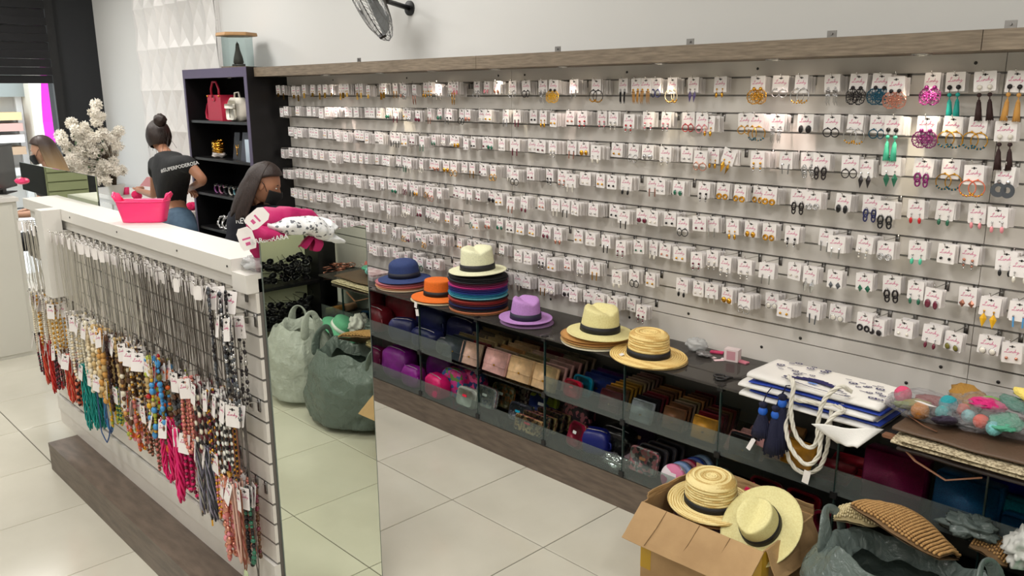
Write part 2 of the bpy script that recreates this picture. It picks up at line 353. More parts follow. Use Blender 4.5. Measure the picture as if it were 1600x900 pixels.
for z in CS: MB().box((.04, .012, z - .02), (W_ - .04, D_ - .022, z)).build('shelf', BLACK, cb)
for x in (.6, .92):
    o = MB().lathe([(.03, 0), (.03, -.003), (.022, -.004)], 16).build('downlight', CHROME, cb, loc=(x, .12, CH - .071))
    MB().lathe([(.021, -.0035), (.0001, -.004)], 14).build('lens', mat('lamp_lens'), o)
spot((CX0 + .6, CY0 + .12, CH - .09), 3, (1, .9, .85), (CX0 + .6, CY0 + .17, 1))
spot((CX0 + .92, CY0 + .12, CH - .09), 3, (1, .9, .85), (CX0 + .9, CY0 + .17, 1))
# ============================================================ GLASS CASE
GY = 2.88; GX0, GX1 = -5.84, -.10; GT = .745
POSTS = [-5.29, -4.78, -4.27, -3.765, -3.255, -2.75, -2.245, -1.742, -1.235, -.73, -.36]
gc = thing('glass_display_case', 'long low glass display case on a wooden plinth full of purses and wallets', 'display case', (GX0, GY, 0))
L = GX1 - GX0; GD = 3.287 - GY
MB().box((0, 0, 0), (L, GD, .158)).build('plinth', WOODK, gc)
MB().box((0, .002, .159), (L, GD, .1645)).build('bottom_glass', thin_glass('shelf_glass', (196, 196, 190), 1, .05, 1.6), gc)
MB().box((0, GD - .012, .17), (L, GD, .72)).build('back_panel', mat('case_back', (96, 92, 88), .5), gc)
MB().box((0, .01, .432), (L, GD - .013, .44)).build('middle_shelf', thin_glass('shelf_glass'), gc)
ed = [GX0] + POSTS[1::2] + [GX1]
for a, b in zip(ed[:-1], ed[1:]):
    MB().box((a + .001 - GX0, -.012, .737), (b - .001 - GX0, GD, GT)).build('top_glass', DGLASS, gc)
ed = [GX0] + POSTS + [GX1]
for a, b in zip(ed[:-1], ed[1:]):
    MB().box((a + .003 - GX0, -.003, .166), (b - .003 - GX0, .002, .262)).build('front_guard', HAZEGLASS, gc)
    if a == -3.255: continue
    MB().box((a + .003 - GX0, -.003, .441), ((b if a != -3.765 else -3.47) - .003 - GX0, .002, .54)).build('front_guard', HAZEGLASS, gc)
for p in POSTS:
    MB().box((p - .003 - GX0, 0, .1655), (p + .003 - GX0, .012, .7365)).build('post', mat('glass_edge_dark', (30, 48, 46), .2), gc)
    MB().box((p - .0025 - GX0, .013, .166), (p + .0025 - GX0, GD - .013, .431)).build('divider_glass', GLASS, gc)
    MB().box((p - .0025 - GX0, .013, .441), (p + .0025 - GX0, GD - .013, .736)).build('divider_glass', GLASS, gc)
    for z in (.168, .425, .722):
        MB().box((p - .013 - GX0, -.008, z), (p + .013 - GX0, .02, z + .026)).build('clip', mat('black_plastic', (18, 18, 20), .4), gc)
# ============================================================ COUNTER
KX0, KX1, KY0, KY1 = -4.9, -2.475, 1.235, 1.355; KT = 1.402
ct = thing('necklace_counter', 'white service counter with slatted front and grey wooden foot', 'counter', (KX0, KY0, 0))
LK = KX1 - KX0
KW = mat('counter_white', (224, 221, 215), .35)
MB().box((0, .012, .152), (LK, KY1 - KY0, 1.345)).build('core', GROOVE, ct)
MB().box((-.06, -.03, 1.35), (LK - .1, KY1 - KY0 + .02, KT)).build('top', KW, ct)
MB().box((LK - .0995, -.03, 1.30), (LK, KY1 - KY0 + .02, 1.362)).build('end_block', KW, ct)
MB().box((-.02, -.012, 1.303), (LK - .1, .011, 1.3495)).build('rail', KW, ct)
kz = [1.302 - PG * k for k in range(14)]
for k in range(13):
    MB().box((0, 0, kz[k + 1] + .004), (LK, .0115, kz[k] - .004)).build('slat', SLATW, ct)
    MB().box((0, .001, kz[k + 1] - .002), (LK, .0114, kz[k + 1] + .0018)).build('groove_rail', ALU, ct)
MB().box((0, -.012, .235), (LK, .0115, kz[13] - .004)).build('lower_rail', KW, ct)
MB().box((0, -.006, .152), (LK, .0115, .2345)).build('lower_board', SLATW, ct)
for x in (-4.2, -3.6, -3.0, -2.6): MB().lathe([(.004, 0), (.004, .002)], 8, M=T(x - KX0, -.0305, 1.376) @ RX(PI / 2)).build('screw', DARKM, ct)
MB().box((.26, -.15, .13), (LK - .002, .2, .1515)).build('foot_board', WOODK, ct)
MB().box((.26, -.149, 0), (LK - .002, -.13, .129)).build('foot_front', WOODK, ct)
MB().box((.26, -.1295, 0), (.28, .2, .129)).build('foot_end', WOODK, ct)
MB().box((.47, -.115, .98), (.57, -.031, 1.402)).box((.47, -.0309, .98), (.57, -.002, 1.30)).build('pier', KW, ct)
MB().box((-.6, .16, 1.0), (LK - .03, .38, 1.03)).build('desk_top', KW, ct)
MB().box((-.58, .36, 0.01), (LK - .03, .372, .999)).build('desk_back', KW, ct)
# tall mirror closing the counter end
MX = -2.467
mr = thing('tall_mirror', 'tall frameless mirror standing on the floor against the counter end', 'mirror', (MX, 1.26, 0))
MB().box((-.005, 0, .0), (0, .405, 1.475)).build('mirror_pane', MIRROR, mr)
MB().box((-.0075, 0, .0), (-.0052, .405, 1.475)).build('backing', mat('mirror_back', (90, 96, 92), .5), mr)
MB().box((-.006, -.002, 0), (.0008, -.0003, 1.475)).box((-.006, .4053, 0), (.0008, .407, 1.475)).build('edge', mat('mirror_edge', (110, 120, 114), .3), mr)
# counter mirror panel (lying on its long side behind the top)
m2 = thing('counter_mirror', 'low wide mirror standing on its long side behind the counter top', 'mirror', (-5.72, 1.40, 1.372), (0, 0, 0))
MB().box((0, 0, 0), (1.32, .004, .165)).build('mirror_pane', MIRROR, m2)
MB().box((0, .0045, 0), (1.32, .008, .165)).build('backing', mat('mirror_back'), m2)
# white desk block left
dk = thing('reception_desk', 'white panelled reception desk at the left edge in front of the computer', 'desk', (-6.93, 1.64, 0))
MB().box((-1.3, -.5, 0), (0, 0, 1.17)).build('desk_body', mat('desk_white', (214, 212, 202), .4), dk)
MB().box((-1.32, -.52, 1.171), (.015, .015, 1.2)).build('desk_top', KW, dk)
MB().box((.0005, -.46, .03), (.008, -.03, 1.15)).build('front_panel', mat('desk_white'), dk)
# ============================================================ EARRING CARDS ON HOOKS
C_ = dict(gold=mat('gold', (214, 160, 60), .25, 1), silver=mat('silver', (200, 200, 202), .22, 1), dark=mat('gunmetal', (52, 48, 50), .35, .7),
          black=mat('black_enamel', (16, 16, 20), .3), pearl=mat('pearl', (226, 220, 208), .2, coat=.5), navy=mat('navy_enamel', (34, 40, 96), .35),
          green=mat('green_stone', (24, 100, 74), .2, coat=.5), teal=mat('teal_thread', (14, 150, 140), .6), blue=mat('teal_blue_wire', (18, 84, 108), .35, .4),
          purple=mat('purple_wire', (128, 28, 104), .4, .2), pink=mat('pink_stone', (226, 140, 150), .25, coat=.4), coral=mat('coral_bead', (214, 110, 80), .4),
          wine=mat('wine_stone', (104, 20, 48), .25, coat=.4), brown=mat('dark_brown_thread', (46, 20, 20), .7), tan=mat('tan_thread', (204, 150, 76), .7),
          yellow=mat('yellow_resin', (222, 170, 30), .3), sky=mat('sky_blue_resin', (70, 150, 210), .3), mint=mat('mint_thread', (80, 196, 160), .6),
          red=mat('red_stone', (190, 24, 34), .3), rose=mat('rose_gold', (214, 150, 130), .3, 1), olive=mat('olive_stone', (110, 104, 40), .25),
          grey=mat('grey_resin', (72, 76, 82), .4), violet=mat('violet_stone', (84, 70, 120), .3), cream=mat('cream_resin', (234, 216, 180), .4))
def card_mesh(name, w, h, rot=0, logo=True):
    m = MB(); t = .0006; hw = w / 2; c = .002
    P = [(-hw + c, -h), (hw - c, -h), (hw, -h + c), (hw, -c), (hw - c, 0), (-hw + c, 0), (-hw, -c), (-hw, -h + c)]
    m.prism(P, -t, t, 0)
    m.prism([(-.009, -.0095), (.009, -.0095), (.009, -.0125), (-.009, -.0125)], -t - .0002, -t + .0001, 2)
    m.prism([(-.0028, -.007), (.0028, -.007), (.0028, -.015), (-.0028, -.015)], -t - .0002, -t + .0001, 2)
    if logo:                                   # handwritten pink word 'Lindy'
        strokes = [[(-.66, .3), (-.5, .62), (-.42, .56), (-.62, .05), (-.72, -.2), (-.9, -.26), (-.84, -.12), (-.62, -.24), (-.34, -.16)],
                   [(-.3, .1), (-.32, -.22), (-.2, -.2), (-.12, .1), (-.13, -.25)], [(-.13, -.05), (0, .12), (.05, -.22), (.15, -.15)],
                   [(.32, .05), (.18, .08), (.14, -.18), (.3, -.15), (.42, .6), (.38, .1), (.42, -.22)], [(.5, .1), (.52, -.15), (.68, -.1), (.74, .12), (.66, -.4), (.5, -.62), (.9, -.05)]]
        sc_ = w * .42; th = .0007
        for s_ in strokes:
            for (a, b), (c2, d) in zip(s_[:-1], s_[1:]):
                p, q = Vector((a * sc_, b * sc_ * .62 - h * .42)), Vector((c2 * sc_, d * sc_ * .62 - h * .42)); n = (q - p).normalized(); n = Vector((-n.y, n.x)) * th
                m.add([(p.x + n.x, -t - .0003, p.y + n.y), (p.x - n.x, -t - .0003, p.y - n.y), (q.x - n.x, -t - .0003, q.y - n.y), (q.x + n.x, -t - .0003, q.y + n.y)], [(0, 1, 2, 3)], 1)
    return m.mesh(name, [CARD, PINKINK, mat('card_slot_dark', (40, 36, 36), .6)])
CARDS = [card_mesh('earring_card', .066, .068), card_mesh('earring_card', .062, .07), card_mesh('earring_card', .069, .066)]
CARDN = card_mesh('earring_card', .054, .064, logo=True)
def wire(m, r, R_, n=14, c=(0, 0, 0), sx=1, sz=1, mi=0, k=4):
    m.tube([(c[0] + R_ * sx * math.sin(2 * PI * i / n), c[1], c[2] - R_ * sz + R_ * sz * math.cos(2 * PI * i / n)) for i in range(n)], r, k, mi, closed=True)
_em = {}
def ering(kind, ca, cb='silver'):
    key = (kind, ca, cb)
    if key in _em: return _em[key]
    A, B = C_[ca], C_[cb]; m = MB(); r_ = random.Random(hash(kind) % 97 if False else len(kind) * 7 + len(ca))
    if kind == 'stud': m.ball((0, -.003, 0), .0042, 8, 5)
    elif kind == 'bigstud': m.ball((0, -.003, -.002), (.0085, .004, .0085), 10, 6); wire(m, .0011, .009, 12, (0, -.002, .007), mi=1)
    elif kind == 'oval': m.ball((0, -.003, -.006), (.0085, .004, .0125), 10, 6); wire(m, .001, .0125, 14, (0, -.002, .0065), sx=.7, mi=1)
    elif kind == 'diamond': m.add([(-.009, 0, -.006), (0, 0, .005), (.009, 0, -.006), (0, 0, -.018), (0, -.005, -.006)], [(0, 1, 4), (1, 2, 4), (2, 3, 4), (3, 0, 4), (3, 2, 1, 0)])
    elif kind == 'hoop': m.ball((0, -.002, 0), .003, 6, 4); wire(m, .0016, .0125, 18, (0, -.002, -.001))
    elif kind == 'bighoop':
        m.ball((0, -.002, 0), .0035, 6, 4); wire(m, .0016, .021, 22, (0, -.002, -.001))
        for q in range(5):
            a = PI + (q - 2) * .4; m.ball((.021 * math.sin(a), -.002, -.022 + .021 * math.cos(a)), .0034, 6, 4, 1)
    elif kind == 'ring': wire(m, .0022, .0085, 16, (0, -.003, .003)); wire(m, .0018, .006, 12, (0, -.003, .000), mi=0)
    elif kind == 'drop': m.ball((0, -.002, 0), .003, 6, 4, 1); m.tube([(0, -.002, -.002), (0, -.002, -.012)], .0009, 4, 1); m.ball((0, -.003, -.019), (.005, .004, .009), 8, 6)
    elif kind == 'leaf':
        m.ball((0, -.002, 0), .003, 6, 4, 1)
        m.add([(0, -.002, -.004), (-.009, -.002, -.02), (0, -.004, -.045), (.009, -.002, -.02), (0, -.006, -.02)], [(0, 1, 4), (1, 2, 4), (2, 3, 4), (3, 0, 4), (0, 3, 2, 1)])
        m.tube([(0, -.002, 0), (0, -.002, -.008)], .001, 4, 1)
    elif kind == 'tassel':
        m.ball((0, -.003, 0), .0065, 8, 5, 1); m.tube([(0, -.003, -.006), (0, -.003, -.018)], .001, 4, 1); m.ball((0, -.003, -.02), .006, 8, 5, 0)
        m.tube([(0, -.003, -.026), (0, -.003, -.034)], .0016, 5, 0)
        m.lathe([(.003, -.032), (.0045, -.038), (.0075, -.06), (.0085, -.085), (.006, -.0855)], 10, 0, T(0, -.003, 0))
        for q in range(10):
            a = q * .628; m.tube([(.0045 * math.cos(a), -.003 + .0045 * math.sin(a), -.038), (.0088 * math.cos(a), -.003 + .0088 * math.sin(a), -.087)], .0009, 3, 0)
    elif kind == 'filigree':
        m.ball((0, -.003, 0), .006, 8, 5, 1)
        for q in range(11):
            a = q * 2 * PI / 11; wire(m, .0009, .0085, 9, (.0155 * math.sin(a), -.003 - .002 * (q % 2), -.0245 + .0155 * math.cos(a) + .0085))
        for q in range(6):
            a = q * PI / 3; wire(m, .001, .006, 8, (.0065 * math.sin(a), -.005, -.0245 + .0065 * math.cos(a) + .006))
        wire(m, .0012, .022, 22, (0, -.003, -.0025)); m.ball((0, -.005, -.0245), .004, 6, 4)
    elif kind == 'fringe':
        m.ball((0, -.002, 0), .004, 6, 4, 1); m.box((-.007, -.003, -.008), (.007, -.001, -.005), 1)
        for q in range(6): m.tube([(-.006 + q * .0024, -.002, -.007), (-.006 + q * .0024 + .0005 * (q % 2), -.002, -.042 - .004 * (q % 3))], .0008, 3)
    elif kind == 'loops':
        m.ball((0, -.002, 0), .004, 6, 4, 1); wire(m, .0028, .012, 12, (0, -.003, -.002), sx=.6); wire(m, .0024, .010, 12, (.002, -.005, -.018), sx=.62)
    elif kind == 'disc':
        m.ball((0, -.002, 0), .0055, 8, 5, 1); m.grid(lambda u, v: ((.019 - v * .011) * math.sin(2 * PI * u), -.003, -.022 + .002 * v + (.019 - v * .011) * math.cos(2 * PI * u)), 22, 2, cu=True)
        m.grid(lambda u, v: ((.019 - v * .011) * math.sin(-2 * PI * u), -.001, -.022 + .002 * v + (.019 - v * .011) * math.cos(2 * PI * u)), 22, 2, cu=True)
    elif kind == 'bar': m.box((-.0018, -.003, -.03), (.0018, -.001, 0)); m.ball((0, -.002, 0), .003, 6, 4, 1)
    elif kind == 'beads':
        for q in range(4): m.ball((0, -.003, -.008 * q), .0042 - .0003 * q, 6, 4, q % 2)
    me = m.mesh('earring', [A, B], smooth=kind not in ('diamond', 'leaf', 'disc', 'bar')); _em[key] = me; return me
CN = dict(gold='gold', silver='silver', dark='gunmetal', black='black', pearl='pearl', navy='navy', green='green', teal='turquoise', blue='teal blue', purple='purple', pink='pink', coral='coral',
          wine='wine red', brown='dark brown', tan='tan', yellow='yellow', sky='sky blue', mint='mint', red='red', rose='rose gold', olive='olive', grey='grey', violet='violet', cream='cream')
KN = dict(stud='tiny stud', bigstud='round stud', oval='oval stone', diamond='diamond shaped', hoop='small hoop', bighoop='beaded hoop', ring='double ring', drop='drop', leaf='leaf shaped',
          tassel='long tassel', filigree='round filigree wire', fringe='chain fringe', loops='twisted loop', disc='open disc', bar='thin bar', beads='bead stack')
# hooks ------------------------------------------------
HPL = mat('hook_plate', (132, 130, 128), .3, .9)
def hook_mesh(L_):
    m = MB(); m.box((-.0075, -.004, -.036), (.0075, -.0004, .003)); m.box((-.006, -.0004, .0012), (.006, .004, .003))
    m.tube([(0, -.003, -.006), (0, -.02, -.006), (0, -L_, -.004), (0, -L_ - .008, .006)], .0018, 5, 1); m.ball((0, -L_ - .009, .0075), .0032, 6, 4, 1)
    return m.mesh('slatwall_hook', [HPL, CHROME], True)
HK = {l: hook_mesh(l) for l in (.075, .1, .125)}
RIGHT = {   # photo columns of the front cards near the right end, row by row
 1: [(1119, 'drop', 'gold', 0), (1183, 'filigree', 'gold', 0), (1217, 'hoop', 'silver', 0), (1255, 'bighoop', 'silver', 0), (1300, 'fringe', 'silver', 0), (1340, 'filigree', 'dark', 0), (1377, 'filigree', 'blue', 0), (1405, 'filigree', 'rose', 1), (1453, 'filigree', 'purple', 0), (1489, 'tassel', 'teal', 0), (1541, 'tassel', 'brown', 0), (1592, 'tassel', 'tan', 0)],
 2: [(1112, 'drop', 'gold', 1), (1163, 'hoop', 'gold', 0), (1185, 'bighoop', 'gold', 0), (1219, 'fringe', 'silver', 0), (1258, 'oval', 'dark', 0), (1300, 'hoop', 'dark', 0), (1335, 'bighoop', 'silver', 0), (1373, 'hoop', 'blue', 0), (1402, 'tassel', 'mint', 0), (1447, 'filigree', 'purple', 0), (1489, 'bighoop', 'gold', 0), (1534, 'bighoop', 'gold', 0), (1578, 'tassel', 'brown', 1)],
 3: [(1116, 'drop', 'gold', 0), (1148, 'leaf', 'gold', 2), (1189, 'beads', 'gold', 0), (1230, 'bar', 'silver', 0), (1258, 'loops', 'silver', 0), (1282, 'loops', 'dark', 0), (1333, 'hoop', 'dark', 0), (1356, 'leaf', 'dark', 1), (1396, 'leaf', 'green', 0), (1443, 'loops', 'purple', 0), (1485, 'bighoop', 'gold', 0), (1524, 'bighoop', 'coral', 1), (1577, 'disc', 'grey', 1)],
 4: [(1127, 'ring', 'gold', 0), (1157, 'ring', 'gold', 0), (1181, 'ring', 'gold', 0), (1201, 'ring', 'gold', 0), (1243, 'loops', 'dark', 0), (1277, 'ring', 'silver', 0), (1317, 'oval', 'black', 0), (1360, 'loops', 'navy', 0), (1391, 'loops', 'black', 1), (1433, 'drop', 'red', 0), (1477, 'drop', 'green', 0), (1523, 'drop', 'pink', 0), (1562, 'drop', 'pink', 0)],
 5: [(1112, 'bar', 'silver', 0), (1145, 'drop', 'gold', 0), (1172, 'bigstud', 'gold', 0), (1203, 'ring', 'gold', 0), (1237, 'beads', 'dark', 0), (1287, 'bar', 'silver', 0), (1310, 'bar', 'silver', 1), (1358, 'beads', 'silver', 0), (1387, 'ring', 'silver', 1), (1433, 'drop', 'mint', 0), (1477, 'stud', 'black', 0), (1514, 'beads', 'rose', 0), (1570, 'drop', 'black', 0), (1598, 'drop', 'pearl', 1)],
 6: [(1112, 'beads', 'pearl', 0), (1138, 'beads', 'silver', 1), (1170, 'beads', 'silver', 1), (1202, 'bar', 'silver', 1), (1243, 'stud', 'pearl', 0), (1270, 'leaf', 'silver', 0), (1307, 'diamond', 'grey', 0), (1352, 'diamond', 'green', 0), (1391, 'loops', 'dark', 0), (1430, 'drop', 'green', 0), (1466, 'oval', 'wine', 1), (1510, 'diamond', 'rose', 0), (1552, 'leaf', 'yellow', 1), (1596, 'bar', 'sky', 1)],
 7: [(1113, 'bar', 'silver', 0), (1142, 'bigstud', 'gold', 0), (1167, 'hoop', 'silver', 1), (1203, 'bigstud', 'pearl', 0), (1232, 'stud', 'gold', 1), (1272, 'bar', 'grey', 0), (1303, 'bigstud', 'pearl', 0), (1357, 'ring', 'dark', 0), (1375, 'bigstud', 'dark', 1), (1415, 'stud', 'pearl', 0), (1464, 'drop', 'wine', 0), (1496, 'bigstud', 'olive', 1), (1549, 'bigstud', 'pearl', 0), (1583, 'stud', 'rose', 1)]}
MID1 = [(718, 'ring', 'pink'), (740, 'hoop', 'silver'), (760, 'bigstud', 'pink'), (781, 'bigstud', 'rose'), (800, 'hoop', 'silver'), (822, 'hoop', 'dark'), (847, 'fringe', 'silver'), (869, 'filigree', 'yellow'), (897, 'bar', 'silver'), (930, 'bighoop', 'dark'), (968, 'fringe', 'dark'), (993, 'fringe', 'tan'), (1010, 'fringe', 'tan'), (1026, 'hoop', 'navy'), (1050, 'bighoop', 'cream'), (1078, 'leaf', 'violet')]
MID2 = {1000: ('bighoop', 'pink'), 1020: ('beads', 'red'), 1045: ('beads', 'red'), 1076: ('leaf', 'dark')}
ENT = []       # (row, X, kind, colour, low, hooklen)
for row in range(1, 9):
    z = ZG - 2 * PG * (row - 1)
    if row in RIGHT:
        for px, k, c, low in RIGHT[row]:
            X = at(px, 0, Y=3.2).x; X = at(px, at(0, 0, Y=1).x * 0 + 450, Y=3.2).x if False else None
            # refine the column for this row's height
            X = -1.2
            for _ in range(12):
                pt = at(px, 450, Y=3.2); v = Vector((X, 3.2, z)) - Vector((0, 0, CAMZ)); u = 800 + FPX * v.dot(r0) / v.dot(r2); X += (px - u) * v.dot(r2) / FPX
            ENT.append((row, X, k, c, low))
        xr = -2.05
    else: xr = -2.35
    if row == 1:
        for px, k, c in MID1:
            X = -2.8
            for _ in range(14):
                v = Vector((X, 3.2, z)) - Vector((0, 0, CAMZ)); u = 800 + FPX * v.dot(r0) / v.dot(r2); X += (px - u) * v.dot(r2) / FPX
            ENT.append((row, X, k, c, 0))
        xr = -3.72
    r_ = random.Random(row * 31 + 5); X = xr - .03
    while X > -5.76:
        dens = .094 if X > -3.4 else .078
        if row == 1 or row >= 7: pass
        k = r_.choice(['stud', 'stud', 'stud', 'stud', 'bar', 'hoop', 'bigstud', 'drop', 'beads']) if X > -3.4 else r_.choice(['stud', 'stud', 'bigstud', 'bar', 'hoop'])
        c = r_.choice(['silver', 'silver', 'gold', 'pearl', 'dark', 'pearl', 'gold', 'silver', 'wine', 'rose', 'green', 'black'])
        if row == 1: k, c = r_.choice(['fringe', 'hoop', 'drop', 'beads', 'bar']), r_.choice(['gold', 'gold', 'gold', 'silver', 'rose'])
        if row == 2 and X > -2.8: k, c = r_.choice(['beads', 'hoop']), r_.choice(['red', 'pink', 'silver'])
        if row == 7 and r_.random() < .1 or row == 8 and r_.random() < .14: X -= dens * .8
        ENT.append((row, X, k, c, 0 if r_.random() < .8 else 1)); X -= dens * r_.uniform(.82, 1.2)
ES = 1.3
STK = MB(); STKH = MB(); sc2 = random.Random(11)
rows = {}
for e_ in ENT: rows.setdefault(e_[0], []).append(e_)
ranked = sorted(ENT, key=lambda e_: -e_[1])
indiv = set(id(e_) for e_ in ranked[:300])
RN = {1: 'top', 2: 'second', 3: 'third', 4: 'fourth', 5: 'fifth', 6: 'sixth', 7: 'seventh', 8: 'lowest'}
for row, lst in rows.items():
    lst.sort(key=lambda e_: -e_[1]); z = ZG - 2 * PG * (row - 1)
    for n, e_ in enumerate(lst):
        _, X, k, c, low = e_
        L_ = sc2.choice([.075, .1, .1, .125]) if not low else .125
        nb = sc2.randint(5, 13); tz = z + .002
        yt = 3.30 - L_ + .004
        cz = tz + .002 + (-.012 if low == 1 else 0)
        roll = (.32 if low == 2 else sc2.uniform(-.06, .06)); dx = sc2.uniform(-.006, .006)
        cm = sc2.choice(CARDS) if X > -3.4 else CARDN
        if id(e_) in indiv:
            h_ = link('slatwall_hook', HK[L_], None, (X, 3.299, z)); tag(h_, 'chrome display hook of the %s row carrying the %s card from the right' % (RN[row], ordn(n + 1)), 'hook', 'hooks in the slat wall')
            t = thing('earring_card', 'white card with %s %s earrings, %s row, %s card from the right' % (CN[c], KN[k], RN[row], ordn(n + 1)), 'earring card', (X + dx, yt, cz), (sc2.uniform(-.05, .02), roll, sc2.uniform(-.25, .1)), 'earring cards on the slat wall')
            link('card', cm, t)
            cb_ = {'tassel': 'pearl' if c == 'brown' else 'dark', 'filigree': c if c in ('purple', 'gold') else 'dark', 'bighoop': 'gold' if c != 'gold' else 'blue', 'beads': 'silver' if c != 'silver' else 'pearl'}.get(k, 'silver' if c not in ('gold', 'tan', 'yellow', 'cream') else 'gold')
            em = ering(k, c, cb_)
            for s_ in (-1, 1): link('earring', em, t, (s_ * .0155, -.001, -.052), (sc2.uniform(-.05, .05), sc2.uniform(-.06, .06), sc2.uniform(-.3, .3))).scale = (ES,) * 3
        else:
            STKH.v, STKH.f, STKH.m, _s = STKH.v, STKH.f, STKH.m, 0
            STKH.box((X - .006, 3.294, z - .026), (X + .006, 3.2985, z + .003), 0); STKH.tube([(X, 3.295, z - .004), (X, 3.3 - L_ - .006, z + .001)], .0016, 4, 1)
            M_ = T(X + dx, yt, cz) @ RY(roll) @ RZ(sc2.uniform(-.2, .1))
            STK.box((-.027, -.0006, -.064), (.027, .0006, 0), 0, M_); STK.box((-.014, -.0009, -.03), (.014, -.0007, -.026), 1, M_); STK.box((-.007, -.001, -.012), (.007, -.0008, -.009), 2, M_)
            for s_ in (-1, 1): STK.ball((s_ * .011, -.003, -.046), .0035, 6, 4, 3 if c in ('gold', 'rose') else 4, M_)
            if row == 1: STK.box((-.012, -.003, -.082 - .01 * (n % 3)), (.012, -.002, -.056), 3, M_)
        yy = yt
        for b in range(nb):
            yy += sc2.uniform(.0045, .009)
            if yy > 3.288: break
            M_ = T(X + dx + sc2.uniform(-.004, .004), yy, cz + sc2.uniform(-.004, .001) - (yy - yt) * .1) @ RY(sc2.uniform(-.05, .05)) @ RZ(sc2.uniform(-.15, .1)); hw = .031 if X > -3.4 else .027
            STK.box((-hw, -.0006, -.065), (hw, .0006, 0), 0, M_)
            if b < 3:
                for s_ in (-1, 1): STK.ball((s_ * .011, -.003, -.05), .003, 5, 3, {'gold': 3, 'rose': 3}.get(c, 4), M_)
o = STK.build('earring_cards_behind', [CARD, PINKINK, mat('card_slot_dark'), C_['gold'], C_['silver']]); tag(o, 'many more white earring cards queued on the hooks behind the front ones', 'earring cards', kind='stuff')
o = STKH.build('far_slatwall_hooks', [DARKM, CHROME]); tag(o, 'small chrome hooks of the far left half of the slat wall', 'hooks', kind='stuff')
# ============================================================ NECKLACES ON THE COUNTER FRONT
def strand(name, kind, L_, cols, wd=.03, bead=.006, seed=1):
    """hanging U: L_ long, wd wide; origin at the hook arm"""
    r_ = random.Random(seed); m = MB(); n = 60; pts = []
    for i in range(n + 1):
        t = i / n; s_ = abs(2 * t - 1); sg = -1 if t < .5 else 1
        # half width: opens to wd then closes in a round bottom
        d = 1 - s_; x = sg * wd * (min(1, (s_ < 1) * (1 - (1 - min(1, (1 - d) / .28)) ** 2) ** .5 if True else 1)) if False else None
        z = -L_ * (1 - s_ ** 1.0)
        hw = wd * math.sin(min(1, (1 - d) / .22) * PI / 2) * (.35 + .65 * (1 - (1 - d)) ** .4 if d < 1 else 1)
        pts.append(Vector((sg * hw, r_.uniform(-.001, .001), z)))
    pts[n // 2].x = 0
    # arc length resample
    acc = [0]
    for a, b in zip(pts[:-1], pts[1:]): acc.append(acc[-1] + (b - a).length)
    def P(s_):
        s_ = max(0, min(acc[-1], s_)); k = 0
        while k < n - 1 and acc[k + 1] < s_: k += 1
        u = (s_ - acc[k]) / max(1e-6, acc[k + 1] - acc[k]); return pts[k].lerp(pts[k + 1], u)
    tot = acc[-1]
    if kind == 'thin': m.tube([P(tot * i / 34) for i in range(35)], bead, 3, 0)
    elif kind == 'cord': m.tube([P(tot * i / 40) for i in range(41)], bead, 6, 0)
    elif kind == 'multi':
        for q in range(4):
            m.tube([P(tot * i / 40) * 1 + Vector((math.sin(i * .5 + q * 1.6) * bead, math.cos(i * .5 + q * 1.6) * bead, -.004 * q * math.sin(PI * i / 40))) for i in range(41)], bead * .55, 4, q % len(cols))
    else:
        s_ = 0; k = 0
        while s_ < tot:
            b = bead * (r_.uniform(.6, 1.35) if kind == 'chunky' else r_.uniform(.92, 1.08))
            if kind == 'disc': rr = (b, b * .45, b)
            elif kind == 'chunky': rr = (b, b * .8, b * r_.uniform(.8, 1.3))
            else: rr = b
            p = P(s_ + b); mi = k % len(cols) if kind != 'chunky' else r_.randrange(len(cols)); m.ball(p, rr, 6 if b < .007 else 8, 4 if b < .007 else 6, mi); s_ += 2 * b * .96; k += 1
    return m.mesh('strand', [cm_(c) for c in cols], True)
def cm_(c): return C_[c] if c in C_ else XM[c]
XM = dict(wood=mat('wood_bead', (206, 176, 120), .5, var=.2), brownbead=mat('brown_bead', (96, 62, 34), .4, var=.3), ivory=mat('ivory_bead', (226, 218, 196), .35),
          chain=mat('steel_chain', (170, 168, 164), .3, .9), dchain=mat('oxidised_chain', (118, 112, 108), .35, .9), wchain=mat('pale_chain', (214, 210, 200), .3, .6),
          magenta=mat('magenta_cord', (222, 18, 104), .5), hotpink=mat('hot_pink_bead', (232, 30, 120), .4), lilac=mat('lilac_grey_chain', (150, 148, 168), .4, .3),
          salmon=mat('salmon_bead', (206, 120, 112), .4), blush=mat('blush_cord', (222, 180, 164), .6), redc=mat('coral_red_cord', (218, 56, 40), .5), bcord=mat('blue_cord', (60, 90, 140), .6),
          turq=mat('turquoise_cord', (16, 140, 136), .5), dred=mat('dark_red_bead', (92, 14, 24), .35), lime=mat('lime_bead', (170, 180, 60), .4), orange=mat('orange_bead', (226, 104, 40), .4),
          bleather=mat('brown_leather_cord', (120, 66, 40), .6), eye=mat('eye_bead_white', (236, 236, 230), .3), gcord=mat('grey_cord', (90, 84, 80), .6))
XN_ = dict(wood='pale wood', brownbead='brown wood', ivory='ivory', chain='steel', dchain='dark steel', wchain='pale silver', magenta='magenta', hotpink='hot pink', lilac='lilac grey', salmon='salmon pink', blush='blush pink',
           redc='coral red', bcord='blue', turq='turquoise', dred='dark red', lime='lime', orange='orange', bleather='brown leather', eye='white eye', gcord='grey')
def cname(c): return XN_.get(c) or CN[c]
CHOOK = MB()
CHOOK.box((-.008, -.004, -.042), (.008, -.0004, .003)); CHOOK.tube([(0, -.003, -.006), (0, -.015, -.004), (0, -.098, .002), (0, -.105, .012)], .002, 5, 1); CHOOK.ball((0, -.105, .013), .0035, 6, 4, 1)
CHOOK = CHOOK.mesh('counter_hook', [HPL, CHROME], True)
